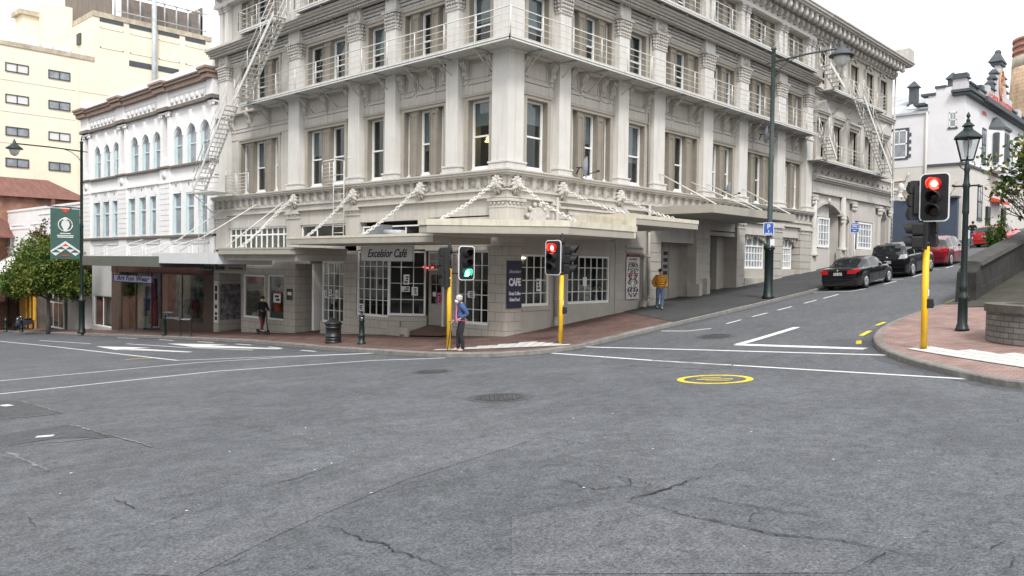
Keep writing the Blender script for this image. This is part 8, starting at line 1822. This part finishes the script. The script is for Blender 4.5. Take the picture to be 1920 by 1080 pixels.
mb = MB(); mb.box(.10, .30, 14.5, 15.7, -.26, .12); tag(mb.build('display_chest', M['black']), 'low black chest under the orange dress in the shop window', 'chest')
# clothes hung in the Art Fon Wear windows
cols = [(.22, .05, .07), (.07, .07, .20), (.30, .28, .24), (.05, .13, .10), (.33, .12, .04), (.17, .05, .13), (.08, .08, .09), (.30, .32, .30), (.05, .12, .06), (.25, .2, .07)]
cnames = ['wine red', 'dark blue', 'oatmeal', 'bottle green', 'rust orange', 'plum', 'charcoal', 'pale mint', 'moss green', 'ochre']
gm = [mat('garment_cloth_%s' % n_.replace(' ', '_'), c, .9, .45, 7) for n_, c in zip(cnames, cols)]
def garment(y, ztop, h, wd, ci, x, label):
    mb = MB(); r_ = random.Random(int(y * 100)); f = lambda z: .5 + .5 * (ztop - z) / h
    pr = [(.10, 0), (.5, -.06), (.46, -.25 * h), (.42, -.5 * h), (.5, -.8 * h), (.54, -h)]
    k = 14; rings = []
    for a, dz in pr: rings.append([mb.P((x + .10 * math.cos(2 * math.pi * i / k) * (1 + .25 * math.cos(5 * 2 * math.pi * i / k + y)), y + a * wd * math.sin(2 * math.pi * i / k) * (1 + .06 * math.cos(7 * 2 * math.pi * i / k)), ztop + dz)) for i in range(k)])
    for A, B in zip(rings, rings[1:]):
        for i in range(k): mb.face((A[i], A[(i + 1) % k], B[(i + 1) % k], B[i]), True)
    mb.face(rings[-1])
    if h < 1.1:
        for sg in (-1, 1): mb.tube([(x, y + sg * wd * .45, ztop - .08), (x, y + sg * wd * .78, ztop - .55)], [.07, .055], 7)
    o = tag(mb.build('hanging_garment', gm[ci]), label, 'garment', 'clothes hung in the clothes shop window')
    return o
GL = [(27.4, 1.5, .9, .5, 3, .7, 'left of the two pale shirts'), (26.3, 1.5, 1.1, .46, 2, .6, 'pale'), (25.0, 1.5, 1.1, .46, 7, .6, ''), (24.1, 1.5, 1.0, .4, 8, .7, ''), (23.3, 1.5, 1.1, .42, 3, .6, ''), (27.2, .5, .8, .6, 1, .6, ''), (26.0, .3, .9, .5, 6, .7, ''), (24.7, .3, 1.0, .55, 0, .6, ''), (23.5, .2, 1.0, .5, 9, .5, ''),
      (30.2, 1.4, 1.3, .6, 5, .6, ''), (31.1, .9, 1.5, .55, 1, .6, ''), (29.9, .1, 1.6, .6, 0, .5, ''), (30.8, -.2, 1.2, .5, 4, .7, ''), (31.9, .8, 1.8, .5, 7, .7, '')]
for k, (y, zt, h, wd, ci, x, _) in enumerate(GL):
    wnd = 'right' if y < 28.5 else 'left'; row = 'top row' if zt > .7 else 'lower row'
    q = 'nearest the brown pillar' if y < 23.45 else ('by the window post' if y > 27 and y < 29 else ('nearest the doorway' if 29 < y < 30 else ('farthest down the street' if y > 31.5 else 'mid window')))
    garment(y, zt, h, wd, ci, x, '%s garment in the %s of the %s clothes window, %s' % (cnames[ci], row, wnd, q))
# ================================================================== TREES
def leafmat(name, c1, c2, c3):
    m, n, b = newmat(name); L = n.links; tc = n.nodes.new('ShaderNodeTexCoord'); nz = n.nodes.new('ShaderNodeTexNoise'); nz.inputs['Scale'].default_value = .9; nz.inputs['Detail'].default_value = 5; L.new(tc.outputs['Object'], nz.inputs['Vector'])
    wn = n.nodes.new('ShaderNodeTexWhiteNoise'); wn.noise_dimensions = '3D'; g = n.nodes.new('ShaderNodeNewGeometry'); L.new(g.outputs['Random Per Island'], wn.inputs['Vector']) if False else None
    ad = n.nodes.new('ShaderNodeMath'); ad.operation = 'MULTIPLY_ADD'; ad.inputs[1].default_value = .35; L.new(g.outputs['Random Per Island'], ad.inputs[0]); L.new(nz.outputs[0], ad.inputs[2])
    rp = n.nodes.new('ShaderNodeValToRGB'); rp.color_ramp.elements[0].position = .42; rp.color_ramp.elements[1].position = .92; rp.color_ramp.elements[0].color = (*c1, 1); rp.color_ramp.elements[1].color = (*c3, 1); e = rp.color_ramp.elements.new(.68); e.color = (*c2, 1)
    L.new(ad.outputs[0], rp.inputs[0]); L.new(rp.outputs[0], b.inputs['Base Color']); b.inputs['Roughness'].default_value = .6
    tr = n.nodes.new('ShaderNodeBsdfTranslucent'); L.new(rp.outputs[0], tr.inputs[0]); ms = n.nodes.new('ShaderNodeMixShader'); ms.inputs[0].default_value = .3; L.new(b.outputs[0], ms.inputs[1]); L.new(tr.outputs[0], ms.inputs[2]); L.new(ms.outputs[0], n.nodes['Material Output'].inputs[0])
    return m
M['leaf'] = leafmat('maple_leaves', (.045, .095, .015), (.12, .185, .028), (.24, .24, .045)); M['leaft'] = leafmat('rusty_top_leaves', (.085, .06, .02), (.13, .085, .03), (.10, .12, .03)); M['leafd'] = leafmat('broad_green_leaves', (.03, .06, .018), (.07, .13, .03), (.30, .24, .03)); M['bark'] = mat('grey_bark', (.12, .115, .105), .95, .35, 8, bump=.6, bscale=30); M['twig'] = mat('bare_twigs', (.075, .06, .052), .95, .3, 8)
def leaf(mb, c, sz, r_):
    n = Vector((r_.gauss(0, 1), r_.gauss(0, 1), r_.gauss(.5, 1))).normalized(); a = n.orthogonal().normalized(); b = n.cross(a); t = r_.uniform(0, 6.28)
    u = (a * math.cos(t) + b * math.sin(t)) * sz; v = (b * math.cos(t) - a * math.sin(t)) * sz * .62
    mb.face([mb.P(c - u), mb.P(c - u * .25 + v), mb.P(c + u + n * sz * .25), mb.P(c - u * .25 - v)])
def limb(mb, p, d, ln, r, depth, r_, tips, spread=.55, upb=.35):
    n = 4; pts = [Vector(p)]; d = Vector(d).normalized()
    for k in range(n): d = (d + Vector((r_.gauss(0, .14), r_.gauss(0, .14), .05 + r_.gauss(0, .08)))).normalized(); pts.append(pts[-1] + d * ln / n)
    mb.tube(pts, [r * (1 - .55 * k / n) for k in range(n + 1)], 7 if depth > 1 else 5, cap=False)
    tips.append((pts[-1], depth)); tips.append((pts[2], depth))
    if depth:
        for k in range(3 if depth > 1 else 4):
            e = (d + Vector((r_.gauss(0, spread), r_.gauss(0, spread), upb * r_.random()))).normalized(); limb(mb, pts[2 + (k % 3 > 0) + (k % 3 > 1)] if k else pts[-1], e, ln * r_.uniform(.55, .8), r * .5, depth - 1, r_, tips, spread, upb)
def tree(x, y, trunk_h, lobes, leaves, label, seed, mleaf, lsz=.11, r0=.14):
    r_ = random.Random(seed); z = gz(x, y); t = thing('street_tree', label, 'tree', (x, y, z))
    mb = MB(); tips = []; mb.tube([(0, 0, -.1), (.02, .01, trunk_h * .5), (.0, .03, trunk_h)], [r0 * 1.2, r0 * .9, r0 * .75], 10)
    for k in range(5): a = 2 * math.pi * k / 5 + r_.random(); limb(mb, (0, .03, trunk_h * (.85 + .05 * k)), (math.cos(a) * .7, math.sin(a) * .7, .8), 1.5, r0 * .5, 2, r_, tips)
    mb.build('trunk', M['bark'], t, org=(0, 0, 0))
    tot = sum(l[3][0] * l[3][1] * l[3][2] for l in lobes)
    for mi, mm in enumerate(mleaf):
        c = MB()
        for (cx, cy, cz, (rx, ry, rz2), k) in lobes:
            if k != mi: continue
            n = int(leaves * rx * ry * rz2 / tot); clumps = []
            for _ in range(max(8, n // 55)):
                a, b_, q = r_.uniform(0, 6.28), math.acos(r_.uniform(-1, 1)), r_.uniform(.45, 1.0) ** .5; clumps.append(Vector((cx + rx * q * math.sin(b_) * math.cos(a), cy + ry * q * math.sin(b_) * math.sin(a), cz + rz2 * q * math.cos(b_))))
            for _ in range(n):
                g = clumps[r_.randrange(len(clumps))]; s_ = .26 * (rx + rz2) / 2.2; leaf(c, g + Vector((r_.gauss(0, s_), r_.gauss(0, s_), r_.gauss(0, s_ * .75))), lsz * r_.uniform(.6, 1.25), r_)
        if c.f: c.build('crown', M[mm], t, org=(0, 0, 0), recalc=False)
    return t
tree(-1.85, 41.6, 2.4, [(0, 0, 4.2, (2.0, 2.2, 1.45), 0), (-1.0, .6, 3.7, (1.5, 1.6, 1.0), 0), (.9, -1.1, 3.5, (1.4, 1.5, .95), 0), (-.3, .3, 5.5, (1.3, 1.4, 1.1), 0), (.3, -.9, 5.1, (1.3, 1.4, 1.0), 0), (-1.6, 1.2, 3.1, (1.0, 1.2, .65), 0), (1.3, -1.9, 3.0, (.8, .9, .6), 0), (-.1, .25, 6.9, (.40, .45, .85), 1), (-.5, .75, 6.5, (.4, .4, .6), 1), (.45, -.6, 6.4, (.38, .42, .65), 1), (.8, -1.3, 5.9, (.4, .4, .65), 1)], 27000, 'leafy green street tree with rusty top shoots on the left footpath', 11, ['leaf', 'leaft'], .105)
# tree and shrub behind the stone wall on the right
r_ = random.Random(21); BX, BY = 15.8, -14.5; bz = gz(BX, BY) + .1
BT = thing('garden_tree', 'half bare tree with green and yellow leaves leaning over the stone wall', 'tree', (BX, BY, bz))
mb = MB(); tips = []
mb.tube([(0, 0, -1.0), (.1, .2, 1.2), (.0, .4, 2.4)], [.2, .16, .12], 9)
for k in range(9): a = R(60 + 16 * k) ; limb(mb, (0, .4, 1.2 + .18 * k), (math.cos(a) * .9, math.sin(a) * .9, .25 + .35 * r_.random()), 1.75, .05, 2, r_, tips, .7, .4)
mb.build('trunk', M['twig'], BT, org=(0, 0, 0))
c = MB(); tp_ = [t for t in tips if t[0].z > 1.2]
for _ in range(170):
    g = tp_[r_.randrange(len(tp_))][0]
    if g.z < 3.3 and r_.random() < .93: continue
    for _ in range(24): leaf(c, g + Vector((r_.gauss(0, .24), r_.gauss(0, .24), r_.gauss(0, .22))), r_.uniform(.06, .14), r_)
c.build('crown', M['leafd'], BT, org=(0, 0, 0), recalc=False)
SH = thing('shrub', 'bright green leafy shrub sprouting over the stone wall beside the red station wagon', 'shrub', (15.5, -11.55, gz(15.5, -11.55)))
mb = MB(); c = MB()
for k in range(9):
    a = r_.uniform(0, 6.28); p1 = Vector((.12 * math.cos(a), .12 * math.sin(a), 1.4)); p2 = Vector((.26 * math.cos(a), .26 * math.sin(a), 1.9 + r_.random() * .75)); mb.tube([(0, 0, 0), p1, p2], [.03, .018, .008], 5)
    for _ in range(60): leaf(c, p1.lerp(p2, r_.random()) + Vector((r_.gauss(0, .09), r_.gauss(0, .09), r_.gauss(0, .12))), r_.uniform(.05, .11), r_)
mb.build('stem', M['twig'], SH, org=(0, 0, 0)); c.build('crown', leafmat('lime_leaves', (.05, .10, .02), (.10, .19, .035), (.22, .28, .06)), SH, org=(0, 0, 0), recalc=False)
for x, y, z, l in ((54.45, 3.6, 8.65, 'dry weed sprouting on top of the navy yard wall'), (54.75, .3, 8.9, 'small dry weed on the navy wall end next to the pub corner')):
    t = thing('wall_weed', l, 'weed', (x, y, z)); c = MB()
    for k in range(16): a = r_.uniform(0, 6.28); c.tube([(0, 0, 0), (.3 * math.cos(a), .3 * math.sin(a), .5), (.6 * math.cos(a), .6 * math.sin(a), .6 + .8 * r_.random())], [.03, .02, .01], 4)
    c.build('stem', mat('dry_weed', (.40, .33, .2), .9, .3, 5), t, org=(0, 0, 0))
mb = MB()                                                  # fallen leaves and litter caught along the wall
for _ in range(260): leaf(mb, Vector((rnd.uniform(8.5, 16), rnd.uniform(-14.5, -12.5), 0)), rnd.uniform(.03, .06), rnd)
for i, v in enumerate(mb.v): mb.v[i] = (v[0], v[1], gz(v[0], v[1]) + .03 + max(0, v[0] - 8.2) * .052 + .02 * max(0, -v[1] - 12.5))
struct('fallen_leaves', mb, mat('fallen_leaf', (.12, .09, .03), .9, .4, 3), 'stuff', False)
# ================================================================== LIT LAMPS SEEN INSIDE THE CAFE
for (x, y, z, a, b, l) in ((1.9, 1.3, 2.74, .5, .05, 'bright twin ceiling lamp seen through the cafe window beside the blue board'),):
    mb = MB(); mb.box(x - a, x - .04, y - b, y + b, z, z + .05); mb.box(x + .04, x + a, y - b, y + b, z, z + .05); tag(mb.build('ceiling_lamp', glow('tube_lamp', (1, .9, .6), 14)), l, 'lamp')
mb = MB(); mb.box(.55, .62, 9.95, 10.35, 2.02, 2.48); tag(mb.build('light_panel', glow('amber_panel', (1, .55, .2), .8)), 'amber lit panel high in the tall cafe window', 'lamp')
mb = MB(); mb.tube([(1.15, 5.75, 2.36), (1.15, 5.35, 2.32), (1.15, 5.1, 2.36)], .03, 6); tag(mb.build('neon_sign', glow('red_neon', (1, .08, .05), 2.5)), 'red neon line glowing inside the angled cafe window', 'lamp')
# ================================================================== ACROSS THE STREET (behind the view; seen in the window reflections)
M['opp'] = mat('buff_render_front', (.42, .39, .34), .85, .12, 1.2, streak=.3); M['opp2'] = mat('red_brick_front', (.24, .12, .09), .9, .3, 2); M['opp3'] = mat('pale_stone_front', (.52, .51, .48), .85, .1, 1)
def block(name, label, x0, x1, y0, y1, h, face_, m, seed):
    r = random.Random(seed); t = thing(name, label, 'building', ((x0 + x1) / 2, (y0 + y1) / 2, gz((x0 + x1) / 2, (y0 + y1) / 2) - 1))
    zb_ = gz((x0 + x1) / 2, (y0 + y1) / 2) - 2
    mb = MB(); mb.box(x0, x1, y0, y1, zb_, h); mb.build('wall', M[m], t)
    mb = MB(); mb.box(x0 - .3, x1 + .3, y0 - .3, y1 + .3, h, h + .4); mb.build('cornice', M['taupe2'], t)
    n = max(2, int(((y1 - y0) if face_ == 'x' else (x1 - x0)) / 2.6)); wn = MB()
    for k in range(n):
        for z in np.arange(zb_ + 6, h - 2, 3.4):
            if face_ == 'x': c = y0 + (k + .5) * (y1 - y0) / n; wn.box(x1 - .02, x1 + .04, c - .6, c + .6, z, z + 1.9)
            else: c = x0 + (k + .5) * (x1 - x0) / n; wn.box(c - .6, c + .6, y1 - .02, y1 + .04, z, z + 1.9)
    o = wn.build('window_glazing', M['paleglass'], t); o['kind'] = 'stuff'
    mb = MB()
    if face_ == 'x': mb.box(x1, x1 + 2.6, y0, y1, zb_ + 4.9, zb_ + 5.3); mb.box(x1, x1 + .05, y0 + .4, y1 - .4, zb_ + 2.1, zb_ + 4.6)
    else: mb.box(x0, x1, y1, y1 + 2.6, zb_ + 4.9, zb_ + 5.3); mb.box(x0 + .4, x1 - .4, y1, y1 + .05, zb_ + 2.1, zb_ + 4.6)
    mb.build('shop_canopy', M['slate'], t)
for a in (('white_shop_building', 'white shop building across the main street', -40, -25, 4, 19, 11.5, 'x', 'whitewall', 1), ('buff_shop_building', 'buff rendered shop building across the main street', -40, -25.3, 19.3, 37, 14.5, 'x', 'opp', 2), ('pale_shop_building', 'pale stone shop building farthest down across the main street', -40, -25, 37.4, 78, 10, 'x', 'whitewall', 3), ('far_shop_building', 'whitewashed shop row at the far end of the main street', -40, -25.2, 78.4, 150, 9, 'x', 'opp3', 6), ('street_end_building', 'buff building closing the far end of the main street', -38, -3, 151, 165, 8, 'y', 'opp', 7), ('corner_shop_building', 'pale stone corner building behind the junction', -42, -27, -20, 0, 13, 'x', 'opp3', 4), ('hill_shop_building', 'buff building on the uphill side behind the junction', -4, 24, -52, -36, 12, 'y', 'opp', 5)): block(*a)

# pale panels added to bounce daylight onto the displays; cafe furnishings behind the glass
mb = MB(); mb.box(1.20, 1.25, 14.45, 18.3, -.28, 1.9); mb.build('bounce_backdrop', M['greyp'], CB)
mb = MB(); mb.box(1.2, 1.3, 22.6, 34.2, -2.0, 1.8); mb.build('bounce_backdrop', M['greyp'], WB)
mb = MB(FR)
for z in (1.15, 1.35, 1.55): mb.box(5.05, 5.40, -.75, -.45, z, z + .03)
for x in (5.05, 5.37): mb.box(x, x + .03, -.75, -.45, .6, 1.75)
for z in (1.18, 1.38, 1.58): mb.box(5.1, 5.35, -.7, -.5, z, z + .12)
tag(mb.build('magazine_rack', M['paper']), 'white magazine rack inside the wide cafe window', 'rack')
mb = MB(FR); mb.lathe([(.06, 1.04), (.09, 1.12), (.05, 1.3), (.06, 1.34)], (5.72, -.4, 0), 10)
vs = thing('flower_vase', 'vase of pale flowers inside the wide cafe window', 'vase', (5.72, .4, 1.04)); mb.build('vase', M['paper'], vs)
mb = MB(FR)
for k in range(18): a = rnd.uniform(0, 6.28); r = rnd.uniform(.02, .2); mb.ball((5.72 + r * math.cos(a), -.4 + r * math.sin(a), 1.45 + rnd.uniform(0, .22)), .035, 6, 4)
mb.build('flowers', mat('pale_petals', (.5, .45, .38), .8, .3, 9), vs)
def cafe_chair(x, y, rz, label):
    t = thing('cafe_chair', label, 'chair', (x, y, gz(0, 0) + .45), rz, 'dark chairs in the cafe')
    mb = MB(); mb.box(-.2, .2, -.2, .2, .42, .46); mb.build('seat', M['shopbrown'], t, org=(0, 0, 0))
    mb = MB(); mb.box(-.2, -.17, -.2, .2, .62, .92); mb.build('backrest', M['shopbrown'], t, org=(0, 0, 0))
    for sx_ in (-.18, .18):
        for sy_ in (-.18, .18): mb = MB(); mb.tube([(sx_, sy_, 0), (sx_, sy_, .92 if sx_ < 0 else .43)], .018, 6); mb.build('leg', M['black'], t, org=(0, 0, 0))
cafe_chair(3.9, .75, R(80), 'dark cafe chair at the left of the wide cafe window'); cafe_chair(4.7, .8, R(100), 'dark cafe chair beside the white magazine rack')
sil = car('silver_car', 'silver car driving up the main street, seen mirrored in the clothes shop window', carpaint('silver_car_paint', (.45, .46, .47)), 4.5, 1.8, 1.48, 2.7, .33, None,
    [(0, .86), (.03, .98), (.15, 1.0), (.6, .95), (.78, .92), (.93, .78), (.98, .62), (1, .5)], [(0, .5), (.1, .98), (.15, 1.15), (.28, 1.44), (.45, 1.48), (.55, 1.45), (.63, 1.33), (.745, .96), (.76, .5)], (.11, .265, .60, .735), plan_s, (.9, 3.6), cabin=[.36, .56], scale=.97)
park(sil, -9.2, 51.5, R(-90))
